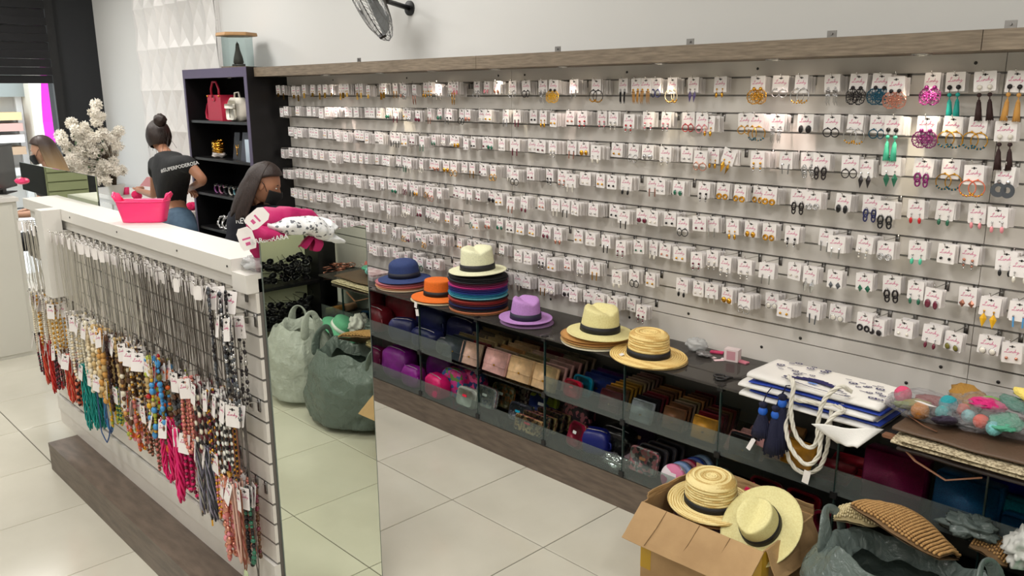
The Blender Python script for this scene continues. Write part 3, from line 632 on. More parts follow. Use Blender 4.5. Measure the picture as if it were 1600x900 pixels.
NCARD = card_mesh('necklace_card', .046, .062)
NTAG = MB().prism([(-.013, -.05), (.013, -.05), (.016, -.044), (.016, -.008), (.008, 0), (-.008, 0), (-.016, -.008), (-.016, -.044)], -.0005, .0005).mesh('name_tag', [CARD])
def heart():
    m = MB(); N = 16; P = []
    for i in range(N): a = 2 * PI * i / N; P.append((.0009 * 16 * math.sin(a) ** 3, .0009 * (13 * math.cos(a) - 5 * math.cos(2 * a) - 2 * math.cos(3 * a) - math.cos(4 * a)) - .012))
    m.prism(P, -.004, .004); return m.mesh('pendant', [C_['gold']])
HEART = heart()
SQ = MB().box((-.008, -.003, -.024), (.008, .003, 0)).mesh('pendant', [C_['gold']])
OVALP = MB().ball((0, 0, -.03), (.019, .006, .032), 14, 8).mesh('pendant', [mat('pale_green_stone', (176, 190, 150), .25, coat=.5)], True)
DPD = {}
def drop_p(c):
    if c not in DPD: DPD[c] = MB().ball((0, 0, -.009), (.006, .004, .01), 8, 6).mesh('pendant', [cm_(c)], True)
    return DPD[c]
_sc = {}
def sget(*a):
    if a not in _sc: _sc[a] = strand('strand', *a)
    return _sc[a]
# (hook X, [ (kind, length, colours, width, bead) ... ], pendant, card kind)
r_ = random.Random(3)
ROW1 = []
xs = [-4.8, -4.72, -4.64, -4.56, -4.48]; x = -4.28
while x < -2.48: xs.append(x); x += .083
for x in xs:
    u = (x + 4.8) / 2.3
    col = ('wchain' if u < .35 else 'chain' if u < .62 else 'dchain'); ROW1.append((x, [('thin', r_.choice([.34, .36, .4, .43]), (col,), r_.choice([.012, .018]), .0013)] * 3 + [('thin', .38, (col,), .02, .0016)], 'drop', None))
ROW1[-1] = (ROW1[-1][0], [('chunky', .34, ('dark', 'grey', 'silver'), .02, .007), ('chunky', .30, ('dark', 'black', 'chain'), .018, .007), ('thin', .5, ('dchain',), .02, .0018)], None, 'card')
ROW1[-2] = (ROW1[-2][0], [('chunky', .33, ('dark', 'grey'), .02, .006), ('thin', .45, ('dchain',), .02, .0018), ('thin', .42, ('dchain',), .02, .0018)], 'drop', 'card')
ROW2 = [(-4.8, [('bead', .3, ('ivory',), .02, .006)] * 3), (-4.7, [('bead', .28, ('cream', 'gold'), .02, .006)] * 3), (-4.61, [('bead', .3, ('pearl',), .02, .006)] * 3), (-4.52, [('bead', .3, ('cream',), .02, .006)] * 3), (-4.44, [('bead', .26, ('gold', 'cream'), .02, .006)] * 3), (-4.22, [('bead', .25, ('pearl',), .02, .006)] * 4), (-4.13, [('bead', .3, ('pearl', 'cream'), .022, .007)] * 4), (-4.04, [('bead', .3, ('ivory',), .022, .007)] * 3),
        (-3.95, [('chunky', .33, ('ivory', 'cream'), .024, .011)] * 3), (-3.86, [('chunky', .36, ('wood', 'cream'), .024, .012)] * 3), (-3.77, [('chunky', .35, ('wood', 'tan'), .024, .013)] * 3), (-3.68, [('chunky', .33, ('brownbead', 'brown'), .024, .009)] * 4),
        (-3.59, [('chunky', .35, ('brownbead', 'wood'), .024, .01)] * 4), (-3.50, [('chunky', .34, ('tan', 'brownbead', 'ivory'), .024, .01)] * 4), (-3.41, [('bead', .33, ('brownbead', 'cream', 'gold'), .02, .006)] * 3), (-3.32, [('bead', .32, ('dark', 'wood'), .02, .006)] * 3),
        (-3.23, [('chunky', .36, ('red', 'lime', 'wood', 'sky', 'yellow'), .026, .011)] * 3), (-3.14, [('chunky', .36, ('orange', 'olive', 'sky', 'brownbead'), .026, .011)] * 3), (-2.98, [('disc', .36, ('grey', 'brownbead', 'dark'), .026, .012)] * 2 + [('chunky', .3, ('lime', 'wood'), .02, .006)]),
        (-2.89, [('bead', .36, ('salmon', 'rose'), .026, .008)] * 3), (-2.80, [('disc', .33, ('dred', 'ivory', 'dark'), .026, .012)] * 4), (-2.71, [('bead', .31, ('wine', 'gold', 'dark'), .022, .006)] * 4), (-2.64, [('disc', .34, ('eye', 'black'), .028, .009)] * 3),
        (-2.57, [('disc', .3, ('black', 'eye'), .026, .008), ('bead', .34, ('gold', 'dark'), .02, .005), ('chunky', .12, ('green', 'dark'), .02, .008)]), (-2.51, [('cord', .3, ('bleather',), .012, .0022), ('cord', .33, ('gcord',), .018, .002), ('cord', .5, ('gcord',), .016, .002)])]
ROW3 = [(-4.82, [('bead', .3, ('wine', 'dark'), .02, .006)] * 2), (-4.72, [('multi', .32, ('redc', 'coral'), .02, .006)] * 3), (-4.61, [('multi', .36, ('redc', 'red'), .02, .006)] * 3), (-4.5, [('bead', .3, ('wine', 'dark'), .02, .006)] * 2), (-4.40, [('chunky', .28, ('dred', 'brownbead'), .02, .006)] * 3), (-4.30, [('multi', .36, ('redc', 'coral'), .02, .006)] * 3), (-4.19, [('bead', .3, ('coral', 'brown'), .022, .008)] * 3), (-4.08, [('multi', .42, ('turq', 'teal'), .022, .007)] * 4),
        (-3.97, [('multi', .38, ('teal', 'turq'), .022, .006)] * 3), (-3.86, [('cord', .42, ('bcord',), .03, .003), ('multi', .36, ('sky', 'bcord'), .02, .005)]), (-3.74, [('chunky', .28, ('lime', 'yellow'), .02, .006)] * 3), (-3.64, [('bead', .24, ('green', 'lime'), .02, .006)] * 3),
        (-3.54, [('chunky', .28, ('orange', 'pink', 'lime'), .022, .009)] * 3), (-3.44, [('chunky', .3, ('orange', 'salmon', 'gold'), .022, .008)] * 3), (-3.34, [('bead', .3, ('brownbead', 'rose'), .022, .006)] * 4), (-3.24, [('bead', .33, ('salmon', 'brownbead'), .022, .006)] * 4),
        (-3.13, [('multi', .34, ('magenta', 'hotpink'), .03, .008)] * 4), (-3.02, [('multi', .38, ('hotpink', 'magenta'), .03, .009)] * 3), (-2.93, [('bead', .34, ('magenta', 'wine'), .022, .007)] * 3), (-2.84, [('multi', .36, ('lilac', 'chain'), .024, .006)] * 3), (-2.76, [('multi', .38, ('lilac', 'grey'), .022, .006)] * 3),
        (-2.68, [('bead', .3, ('gold', 'pink'), .02, .006), ('multi', .32, ('gold', 'rose'), .02, .006), ('multi', .3, ('pink', 'magenta'), .02, .006)])]
ROWL = [(-2.64, [('chunky', .3, ('salmon', 'rose', 'pink'), .026, .011)] * 4), (-2.575, [('cord', .33, ('blush',), .026, .004), ('multi', .32, ('blush', 'salmon'), .026, .007), ('cord', .35, ('blush',), .03, .004), ('bead', .3, ('salmon', 'rose'), .02, .006)]), (-2.51, [('cord', .3, ('bleather',), .016, .0026), ('chunky', .32, ('green', 'dark'), .02, .009), ('cord', .38, ('gcord',), .02, .002), ('chunky', .3, ('wine', 'brownbead'), .018, .007)])]
PEND = {(2, -2.64): 'heart', (2, -2.57): 'heart', (3, -2.84): 'heart', (3, -2.76): 'square', (3, -2.68): 'heart', (5, -2.51): 'oval', (2, -2.51): 'drop'}
for row, (z0, lst) in enumerate(((1.302, ROW1), (kz[5], ROW2), (kz[8], ROW3), (kz[1], [(-2.485, [('chunky', .33, ('dark', 'grey', 'silver'), .02, .006), ('thin', .5, ('dchain',), .02, .0018), ('chunky', .3, ('dark', 'chain'), .02, .006)]), (-2.55, [('thin', .42, ('dchain',), .02, .0018), ('chunky', .33, ('dark', 'silver'), .018, .005)])]), (kz[9], ROWL)), 1):
    cnt = len(lst)
    for n, ent in enumerate(lst):
        X = ent[0]; specs = ent[1]; k_ = cnt - n; RW = ('', 'top', 'middle', 'bottom', 'second', 'lowest')[row]
        h_ = link('counter_hook', CHOOK, None, (X, KY0 - .001, z0)); tag(h_, 'long chrome hook on the counter front, %s row, %s from the tall mirror' % (RW, ordn(k_)), 'hook', 'hooks on the counter front')
        for q, sp in enumerate(specs):
            kind, L_, cols, wd, bead = sp; yy = KY0 - .094 + q * .019 + r_.uniform(-.002, .002); zz = z0 + .0025
            pos = ('foremost', 'second', 'third', 'hindmost')[min(q, 3)]
            kn = dict(thin='thin chain', cord='cord', multi='twisted strand', bead='round bead', chunky='chunky bead', disc='flat disc bead')[kind]
            t = thing('necklace', '%s %s necklace, %s row, %s hook from mirror, %s' % (cname(cols[0]), kn, RW, ordn(k_), pos), 'necklace', (X + r_.uniform(-.003, .003), yy, zz), (0, 0, r_.uniform(-.5, .5)), 'necklaces on the counter front')
            LL = L_
            if row == 3: LL = round(L_ * .74, 3)
            if row == 2 and X > -3.0: LL = round(L_ * .84, 3)
            L_ = LL
            link('strand', sget(kind, LL, cols, wd, bead, 5 + q % 3), t, (0, 0, .003), (r_.uniform(-.03, .03), 0, 0)).scale = (1, 1, r_.uniform(.9, 1.08))
            if row == 1 and len(ent) > 3 and ent[3] is None:
                link('name_tag', NTAG, t, (0, -.004, .0), (0, 0, r_.uniform(-.4, .1)))
            else: link('card', NCARD, t, (r_.uniform(-.004, .004), -.006, .004), (r_.uniform(-.25, 0), r_.uniform(-.3, .15), r_.uniform(-.2, .2))).scale = (1.25, 1, 1.2)
            pk = PEND.get((row, X)) if q == 0 else None
            if pk: link('pendant', {'heart': HEART, 'square': SQ, 'oval': OVALP, 'drop': drop_p('dark')}[pk], t, (0, -.004, -L_))
            elif row == 1 and q < 3: link('pendant', drop_p(r_.choice(['silver', 'dark', 'dark', 'pearl', 'navy'] if X > -3.5 else ['silver', 'pearl', 'chain'])), t, (0, 0, -L_ * .98))
# extra thin chains filling the top row hooks
xc = MB()
for ent in ROW1[:-2]:
    for q in range(4):
        yy = KY0 - .018 - q * .018; zz = 1.304; L_ = r_.uniform(.3, .44); dx = r_.uniform(.005, .016)
        for s_ in (-1, 1): xc.tube([(ent[0], yy, zz), (ent[0] + s_ * dx, yy, zz - .04), (ent[0] + s_ * dx * .8, yy + .002, zz - L_ * .7), (ent[0], yy, zz - L_)], .0011, 3, 0 if ent[0] < -3.3 else 1, cap=False)
o = xc.build('thin_chain_necklaces', [XM['wchain'], XM['dchain']]); tag(o, 'many more thin silver chains crowded along the top row of counter hooks', 'necklaces', kind='stuff')
# ============================================================ HATS
def hat(label, loc, R_=.17, crown=.085, ch=.1, brim=.006, col=None, band=None, shape='flat', rot=(0, 0, 0), ridges=0, taper=.9, droop=.012, upturn=0, group='hats on the glass case', name='hat', tagm=False, ov=1.12, cat='hat'):
    t = thing(name, label, cat, loc, rot, group)
    m = MB(); P = []; z0 = .004
    nb = 9
    for i in range(nb + 1):
        u = i / nb; r = R_ + (crown - R_) * u; P.append((r, z0 + droop * u ** 1.5 + upturn * (1 - u) ** 2 + (.0014 * math.sin(u * PI * ridges) if ridges else 0)))
    zb = P[-1][1]
    br = m; 
    def lay(prof, th):
        return [(r, z - th) for r, z in prof[::-1]]
    if ridges:
        P = []
        nn = ridges * 4
        for i in range(nn + 1):
            u = i / nn; r = R_ + (crown - R_) * u; P.append((r, z0 + droop * u ** 1.5 + upturn * (1 - u) ** 2 + (.0045 * abs(math.sin(i * PI / 4)))))
        zb = P[-1][1]
    N = 44
    m.lathe(lay(P, .004) [::-1][::-1] + P, N, 0, ry=1 / ov ** .5, rx=ov ** .5, cap=False)
    m.build('brim', col, t, True)
    m = MB(); C2 = []
    ns = 8 if not ridges else 4 * int(ch / .0105)
    for i in range(ns + 1):
        u = i / ns; C2.append((crown * (1 - (1 - taper) * u) + (.004 * abs(math.sin(i * PI / 4)) if ridges else 0), zb - .002 + ch * u * .94))
    rt = crown * taper
    C2 += [(rt * .965, zb + ch * .975), (rt * .9, zb + ch)]
    if shape == 'flat':
        if ridges:
            k = 4 * int(rt * .9 / .010)
            for i in range(k): C2.append((rt * .9 * (1 - (i + 1) / k) + 1e-4, zb + ch + .002 + (.0035 * abs(math.sin(i * PI / 4)))))
        else: C2 += [(rt * .5, zb + ch + .002), (1e-4, zb + ch + .002)]
        m.lathe(C2, N, 0, ry=1 / ov ** .5, rx=ov ** .5)
    elif shape == 'dome':
        C2 = C2[:6]; r5, z5 = C2[-1]
        for i in range(1, 8):
            a = i / 7 * PI / 2; C2.append((max(1e-4, r5 * math.cos(a) ** .7 if i < 7 else 1e-4), z5 + (zb + ch - z5) * math.sin(a)))
        m.lathe(C2, N, 0, ry=1 / ov ** .5, rx=ov ** .5)
    else:
        C2 += [(rt * .6, zb + ch - .002), (rt * .3, zb + ch - .012), (1e-4, zb + ch - .015)]
        m.lathe(C2, N, 0, ry=1 / ov ** .5, rx=ov ** .5)
        V = []
        for (x, y, z) in m.v:                       # centre crease and pinched front
            u = max(0, (z - zb) / ch)
            if shape == 'fedora':
                x2 = x; f = max(0, (x / crown)) ; y2 = y * (1 - .30 * u ** 1.5 * f); z2 = z - .016 * u * max(0, -x / crown) - .012 * u ** 3 * math.exp(-(y / .02) ** 2)
                V.append((x2, y2, z2))
            else: V.append((x, y, z - .02 * u ** 4 * math.exp(-(y / .03) ** 2)))
        m.v = V
    m.build('crown', col, t, True)
    if band:
        bm = MB(); bh = min(.032, ch * .32); B_ = [(crown + .0025 + (.003 if ridges else 0), zb), (crown * (1 - (1 - taper) * bh / ch) + .0028 + (.003 if ridges else 0), zb + bh)]
        Bp = B_ + [(r - .002, z) for r, z in B_[::-1]]
        bm.lathe(Bp, N, 0, ry=1 / ov ** .5, rx=ov ** .5, closed=True)
        if shape == 'fedora': bm.v = [(x, y * (1 - .30 * (max(0, (z - zb) / ch)) ** 1.5 * max(0, x / crown)), z) for x, y, z in bm.v]
        bw = bm.build('hat_band', band, t, True)
        bb = MB().rbox((crown * 1.06 * .1, -crown / ov ** .5 - .004, zb + bh / 2), (.016, .004, bh * .95), .003)
    return t
BANDB = mat('black_ribbon', (14, 14, 18), .6, bump=.2, bscale=200)
STRAW = mat('pale_straw', (234, 226, 166), .65, rgb2=(224, 213, 150), scale=160, bump=.25, bscale=260)
STRAW2 = mat('natural_straw', (242, 214, 142), .6, rgb2=(216, 180, 104), scale=150, bump=.5, bscale=180, stretch=(1, 1, 3))
STRAW3 = mat('light_braid_straw', (244, 224, 160), .6, rgb2=(220, 190, 120), scale=150, bump=.5, bscale=160, stretch=(1, 1, 3))
def braid(name, base, dark):
    m = mat(name, base, .55, bump=.3, bscale=160); nt = m.node_tree; b = nt.nodes['Principled BSDF']; tc = nt.nodes.new('ShaderNodeTexCoord'); w_ = nt.nodes.new('ShaderNodeTexWave'); w_.wave_type = 'RINGS'; w_.rings_direction = 'SPHERICAL'
    w_.inputs['Scale'].default_value = 30; w_.inputs['Distortion'].default_value = 1.2; w_.inputs['Detail'].default_value = 3; w_.inputs['Detail Scale'].default_value = 6
    cr = nt.nodes.new('ShaderNodeValToRGB'); cr.color_ramp.elements[0].color = (*lin(dark), 1); cr.color_ramp.elements[0].position = .05; cr.color_ramp.elements[1].color = (*lin(base), 1); cr.color_ramp.elements[1].position = .5
    nt.links.new(tc.outputs['Object'], w_.inputs['Vector']); nt.links.new(w_.outputs['Fac'], cr.inputs[0]); nt.links.new(cr.outputs[0], b.inputs['Base Color']); return m
STRAW2 = braid('braided_straw', (240, 212, 140), (206, 166, 92)); STRAW3 = braid('light_braided_straw', (244, 224, 160), (204, 170, 100))
def felt(n, c): return mat(n, c, .8, rgb2=tuple(int(v * .93) for v in c), scale=140, bump=.2, bscale=300)
NAVY = felt('navy_weave', (40, 60, 112)); ORNG = felt('orange_weave', (232, 112, 24)); IVO = felt('ivory_weave', (236, 236, 200)); LIL = felt('lilac_weave', (190, 140, 206))
GTOP = GT + .001
def brimhat(label, z, c, cx, cy, R_=.168, rot=0, grp='stacked hats under the ivory fedora', tilt=0):
    t = thing('hat', label, 'hat', (cx, cy, z), (tilt, 0, rot), grp)
    m = MB(); P = [(R_ - .004, 0), (R_, .002), (R_ * .8, .008), (.1, .011), (.095, .0035), (R_ * .75, .001)]
    m.lathe(P, 44, 0, rx=1.06, ry=.95, closed=True); m.build('brim', felt('weave_%d_%d_%d' % c, c), t, True)
    m = MB(); m.lathe([(.094, .0055), (.091, .022), (.089, .0225), (.092, .004)], 36, 0, rx=1.06, ry=.95, closed=True); m.build('crown', felt('weave_%d_%d_%d' % c, c), t, True); return t
# navy hat over pink and cream hats (far left)
nx, ny = -4.14, 3.06
for i, (n, c) in enumerate((('cream', (226, 206, 172)), ('peach', (232, 160, 120)), ('salmon pink', (214, 110, 110)), ('rose', (200, 120, 130)))):
    brimhat('%s brimmed hat under the navy hat, %s from the glass' % (n, ordn(i + 1)), GTOP + .011 * i, c, nx - .012 * (i % 2), ny - .01, .165, grp='hats stacked under the navy hat')
hat('navy blue round crowned hat with dark band topping the far left stack', (nx + .01, ny, GTOP + .05), .168, .1, .112, col=NAVY, band=mat('dark_navy_ribbon', (18, 20, 40), .6), shape='dome', rot=(.03, -.04, 0))
brimhat('cream straw hat lying under the orange hat', GTOP, (232, 216, 178), -3.725, 3.0, .165, grp='hats under the orange hat')
hat('orange flat crowned hat with black band and hanging price tags', (-3.725, 3.0, GTOP + .013), .16, .086, .09, col=ORNG, band=BANDB, shape='flat', taper=.93)
t = thing('price_tag', 'pair of white price tags hanging from the orange hat brim', 'tag', (-3.74, 2.845, GTOP + .01), 0)
MB().box((-.012, -.0005, -.038), (.012, .0005, -.002)).build('tag', CARD, t, rot=(0, .1, 0)); MB().box((-.011, -.0005, -.085), (.011, .0005, -.045)).build('tag', CARD, t, rot=(0, -.12, .2)); MB().tube([(0, 0, .006), (0, .0015, -.046)], .0006, 4).build('string', BLACK, t)
# multicolour stack
sx_, sy_ = -3.395, 3.02; LIST = [('tan', (206, 140, 88)), ('peach', (214, 130, 90)), ('black', (24, 22, 28)), ('plum', (66, 30, 60)), ('navy', (24, 28, 80)), ('dark wine', (80, 24, 34)), ('red', (168, 44, 44)), ('brick', (170, 60, 50)), ('dark brown', (50, 24, 26)), ('aqua', (120, 206, 214)), ('teal blue', (30, 130, 160)), ('sky blue', (60, 160, 214)), ('royal blue', (24, 50, 130)), ('indigo', (30, 30, 110)), ('violet', (110, 60, 150)), ('magenta', (190, 40, 120)), ('dark magenta', (120, 20, 80)), ('burgundy', (90, 24, 50)), ('dark grey', (44, 44, 50)), ('charcoal', (34, 34, 38)), ('jet black', (20, 20, 22))]
for i, (n, c) in enumerate(LIST):
    brimhat('%s hat in the tall mixed stack, %s from the glass' % (n, ordn(i + 1)), GTOP + .0098 * i, c, sx_ + .004 * math.sin(i * 1.7), sy_ + .004 * math.cos(i * 2.3), .166)
hz_ = GTOP + .0098 * len(LIST)
t = hat('ivory fedora with black band on top of the colourful hat stack', (sx_, sy_, hz_ + .002), .17, .103, .122, col=IVO, band=BANDB, shape='fedora', rot=(-.04, .03, math.radians(150)), droop=.018, upturn=.012)
MB().box((-.008, -.0005, -.0025), (.008, .0005, .0025)).build('metal_badge', ALU, t, loc=(-.03, .103, .038), rot=(0, 0, .0))
brimhat('pale lilac hat brim underneath the lilac fedora', GTOP, (170, 130, 180), -3.0, 3.01, .142, grp='hats under the lilac fedora')
hat('lilac fedora with dark band standing alone on the glass', (-3.0, 3.0, GTOP + .012), .145, .084, .108, col=LIL, band=mat('slate_ribbon', (30, 30, 52), .6), shape='fedora', rot=(0, 0, math.radians(165)), droop=.01, upturn=.014)
for i, (n, c) in enumerate((('ivory', (232, 226, 200)), ('light tan', (206, 170, 110)), ('tan', (190, 136, 72)), ('amber', (200, 146, 80)))):
    brimhat('%s brimmed hat under the pale straw fedora, %s from the glass' % (n, ordn(i + 1)), GTOP + .0115 * i, c, -2.51 - .006 * (i % 2), 2.985, .162, grp='hats under the pale straw fedora')
hat('pale yellow straw fedora with black band left of the boater', (-2.48, 2.985, GTOP + .05), .165, .098, .115, col=STRAW, band=BANDB, shape='fedora', rot=(.02, 0, math.radians(160)), droop=.014, upturn=.006)
brimhat('tan straw hat lying under the straw boater', GTOP + .001, (206, 176, 120), -2.155, 2.955, .163, grp='hats under the boater')
t = hat('natural straw boater with black band and small price label', (-2.165, 2.95, GTOP + .014), .172, .092, .105, col=STRAW2, band=BANDB, shape='flat', ridges=9, taper=.92, rot=(.02, .03, 0), droop=.004)
MB().box((-.012, -.0005, 0), (.012, .0005, .018)).build('price_label', CARD, t, loc=(-.08, -.105, .011), rot=(-1.3, 0, -.5))
# ============================================================ SMALL THINGS ON THE GLASS
o = MB().box((-.032, -.022, 0), (.032, .022, .055)).build('small_box', mat('pale_pink_box', (232, 214, 214), .5), loc=(-1.885, 3.2, GTOP), rot=(0, 0, .2)); tag(o, 'small pale pink carton box near the wall behind the scissors', 'box')
MB().box((-.02, -.0227, .008), (.02, -.0222, .048)).build('printed_panel', mat('pink_print', (206, 150, 160), .5), o)
for i, (px, py, c, n, s_, a) in enumerate(((1120, 551, (216, 60, 110), 'bright pink', .03, .4), (1112, 558, (236, 216, 216), 'white', .022, -.3), (1123, 563, (234, 200, 206), 'pale pink', .022, .9), (1133, 561, (238, 222, 222), 'whitish', .018, .2), (1160, 566, (224, 130, 150), 'rose', .028, -.1))):
    p = at(px, py, Z=GTOP); o = MB().box((-s_, -s_ * .5, 0), (s_, s_ * .5, .0015 + .004 * (i in (0, 4)))).build('paper_slip', mat('paper_%d' % i, c, .6), loc=p, rot=(0, 0, a)); tag(o, '%s paper slip lying on the glass near the small box' % n, 'paper', 'paper slips on the glass')
def scissors():
    p = at(1140, 592, Z=GTOP); t = thing('scissors', 'black handled scissors lying on the smoked glass top', 'scissors', p, .75)
    H = mat('black_plastic')
    for s_ in (-1, 1):
        m = MB(); m.tube([(-.02 - .02 + .021 * math.cos(2 * PI * i / 14), s_ * .019 + .016 * math.sin(2 * PI * i / 14), .007) for i in range(14)], .0055, 6, 0, closed=True)
        m.tube([(-.02, s_ * .014, .007), (.012, 0, .006)], .005, 6); m.build('handle', H, t, True)
        b = MB(); b.add([(.01, -.005, .003 + .002 * s_), (.01, .005, .003 + .002 * s_), (.105, s_ * .010, .003 + .002 * s_), (.01, -.005, .0045 + .002 * s_), (.01, .005, .0045 + .002 * s_), (.105, s_ * .010, .0045 + .002 * s_)], [(0, 1, 2), (5, 4, 3), (0, 3, 4, 1), (1, 4, 5, 2), (2, 5, 3, 0)]); b.build('blade', mat('dark_steel'), t)
    MB().lathe([(.004, .002), (.004, .009), (.0001, .0095)], 10).build('pivot', ALU, t, loc=(.012, 0, 0))
scissors()
def crumple(name, label, cat, loc, sx, sy, sz, m_, seed=0, amp=.35, fr=9, n=26, smooth=True):
    m = MB(); 
    def f(u, v):
        a = u * 2 * PI; b = v * PI; d = Vector((math.sin(b) * math.cos(a), math.sin(b) * math.sin(a), math.cos(b)))
        k = 1 + amp * noise.noise(d * 2.1 + Vector((seed, 0, 0))) + amp * .5 * noise.noise(d * fr * .6 + Vector((0, seed, 0))) + amp * .2 * noise.noise(d * fr * 1.6)
        return (d.x * sx * k, d.y * sy * k, max(0, sz + d.z * sz * k))
    m.grid(f, n, n // 2 + 3, cu=True); o = m.build(name, m_, None, smooth, loc); return tag(o, label, cat)
CLEARF = film('clear_wrap', (240, 240, 240), (230, 232, 232), .22, .12)
crumple('plastic_wrap', 'crumpled clear plastic bag lying against the wall behind the boater', 'plastic bag', at(1087, 548, Z=GTOP), .055, .04, .03, film('clear_wrap2', (235, 235, 235), (220, 222, 222), .5, .2), 3)
crumple('plastic_wrap', 'grey crumpled foil bag beside the clear one on the glass', 'plastic bag', at(1100, 557, Z=GTOP), .04, .025, .012, mat('grey_foil', (120, 118, 118), .3, .3), 8)
# display book / cards on the far left of the glass
o = MB().box((-.16, -.1, 0), (.16, .1, .022)).build('flat_display_tray', mat('tray_glass', (170, 166, 166), .3)); o.location = (-4.55, 3.1, GTOP); tag(o, 'flat pale tray lying on the glass left of the navy hat', 'tray')
o = MB().box((-.1, -.07, 0), (.1, .07, .012)).build('catalogue', mat('catalogue_print', (150, 120, 120), .4, rgb2=(210, 200, 200), scale=30)); o.location = (-4.5, 3.08, GTOP + .024); tag(o, 'printed catalogue lying on the pale tray', 'book')
# ============================================================ PURSES AND WALLETS IN THE CASE
def leather(c, r=.45): return mat('leather_%d_%d_%d' % c, c, r, rgb2=tuple(int(v * .85) for v in c), scale=30, bump=.15, bscale=220)
_w = {}
def wal_mesh(w_, h, d, c):
    k = (w_, h, d, c)
    if k not in _w:
        a = MB().rbox((0, 0, h / 2), (w_, d, h), .006).mesh('body', leather(c), True)
        b = MB(); b.rbox((0, -d / 2 - .0012, h * .66), (w_ * .98, .002, h * .64), .008); b.rbox((0, 0, h + .0006), (w_ * .97, d * 1.05, .003), .001)
        f = b.mesh('flap', leather(tuple(min(255, int(v * 1.04)) for v in c)), True); _w[k] = (a, f, MB().rbox((0, -d / 2 - .0035, h * .36), (.012, .002, .008), .002).mesh('clasp', C_['gold']))
    return _w[k]
NUMW = {}
CNAME = lambda c: CCN[c]
CCN = {}
def col(n, c): CCN[c] = n; return c
BE = col('beige', (206, 170, 124)); PK = col('dusty pink', (210, 160, 152)); TP = col('taupe', (150, 128, 108)); DR = col('dark red', (112, 20, 32)); RD = col('red', (186, 22, 50)); TL = col('turquoise', (10, 130, 160)); BL = col('navy blue', (20, 40, 100)); VI = col('violet', (70, 30, 84))
MU = col('mustard', (196, 140, 46)); BR = col('brown', (110, 72, 44)); GR = col('pale grey', (146, 154, 160)); RO = col('rose', (196, 140, 132)); SL = col('dark slate', (44, 54, 60)); BK = col('black', (20, 20, 24)); NU = col('nude', (196, 160, 140)); CM = col('camel', (180, 128, 74)); WN = col('wine', (80, 22, 30)); GN = col('khaki', (140, 124, 84))
ZU, ZL = .4405, .166
def wallet(x, y, z, c, w_=.19, h=.095, d=.02, lean=-.3, rz=0, clasp=True, where=''):
    ms = wal_mesh(w_, h, d, c); t = thing('wallet', '%s wallet %s' % (CCN[c], where), 'wallet', (x, y, z), (lean, 0, rz), 'wallets on the upper shelf')
    link('body', ms[0], t); link('flap', ms[1], t)
    if clasp: link('clasp', ms[2], t)
    return t
COLS = [(-3.50, [SL, SL, GN, TP, TP, BE], .0, .19), (-3.36, [NU, DR, BE, BE, BE, TP], .02, .15), (-3.155, [PK, TP, CM, BE, BE, BR], .0, .18), (-2.965, [BE, GN, GN, NU, DR, TP], .0, .17), (-2.79, [BE, PK, PK, RO, TP, TP], .0, .16)]
cn_ = 0
PLACE = ['at the front', 'second from the front', 'third from the front', 'fourth from the front', 'fifth from the front', 'at the back']
for x, cs, dx, w_ in COLS:
    cn_ += 1
    for k, c in enumerate(cs):
        wallet(x + .004 * (k % 2), GY + .03 + k * .055, ZU + .006, c, w_, .118 if k else .125, .026, -.36, rnd.uniform(-.05, .05), k == 0, '%s of the %s row left of the red case' % (PLACE[k], ordn(6 - cn_)))
COLS2 = [(-2.36, [WN, BR, MU, MU, MU, BE, NU, NU, RO, RO, BR], .13), (-2.175, [GR, BK, WN, DR, BR, BR, CM, BR], .12), (-2.02, [BR, BR, TP, GN, CM, BR, BR, DR], .11), (-1.86, [MU, DR, WN, BR, DR, BK], .12)]
for q, (x, cs, w_) in enumerate(COLS2):
    for k, c in enumerate(cs):
        wallet(x, GY + .035 + k * .0335 + (.03 if q > 1 else 0), ZU + .006, c, w_, .108 if k else .1, .02, -.34, rnd.uniform(-.04, .04), k == 0, 'in the %s tight row right of the blue wallets, %s from front' % (ordn(q + 1), ordn(k + 1)))
def zipcase(x, y, z, c, w_, h, d, label, lean=-.25, rz=0, cat='case', m_=None, grp='purses and cases in the glass case', r=.03, handle=False):
    t = thing('zip_case', label, cat, (x, y, z), (lean, 0, rz), grp); M_ = m_ or leather(c)
    MB().rbox((0, 0, h / 2), (w_, d, h), r, n=5).build('body', M_, t, True)
    zp = MB(); ring = []
    for k in range(40):
        a = 2 * PI * k / 40; e = 6; cx, sz = math.cos(a), math.sin(a); ring.append((math.copysign(abs(cx) ** (2 / e), cx) * (w_ / 2 + .0008), -d * .18, h / 2 + math.copysign(abs(sz) ** (2 / e), sz) * (h / 2 + .0008)))
    zp.tube(ring, .0022, 4, 0, closed=True); zp.build('zip', mat('zip_%d' % (c[0] // 40), tuple(int(v * .5 + 20) for v in c), .4, .3), t, True)
    MB().rbox((0, -d / 2 - .0012, h * .6), (w_ * .22, .002, h * .12), .003).build('label_patch', mat('patch_%d' % (c[0] // 60), tuple(min(255, int(v * 1.15 + 10)) for v in c), .4), t)
    return t
zipcase(-2.60, GY + .04, ZU + .012, RD, .11, .09, .035, 'glossy red zip case beside the turquoise one', cat='wallet', m_=leather(RD, .25))
zipcase(-2.585, GY + .095, ZU + .012, TL, .12, .1, .035, 'turquoise zip case standing behind the red one', cat='wallet', m_=leather(TL, .3))
for k, (c, lb) in enumerate(((BL, 'navy blue wallet standing behind the turquoise case'), (BL, 'second navy blue wallet behind the turquoise case'), (VI, 'violet wallet behind the navy blue ones'), (SL, 'dark slate wallet behind the violet one'))):
    t = wallet(-2.53, GY + .15 + k * .045, ZU + .012, c, .19, .1, .03, -.36); t['label'] = lb
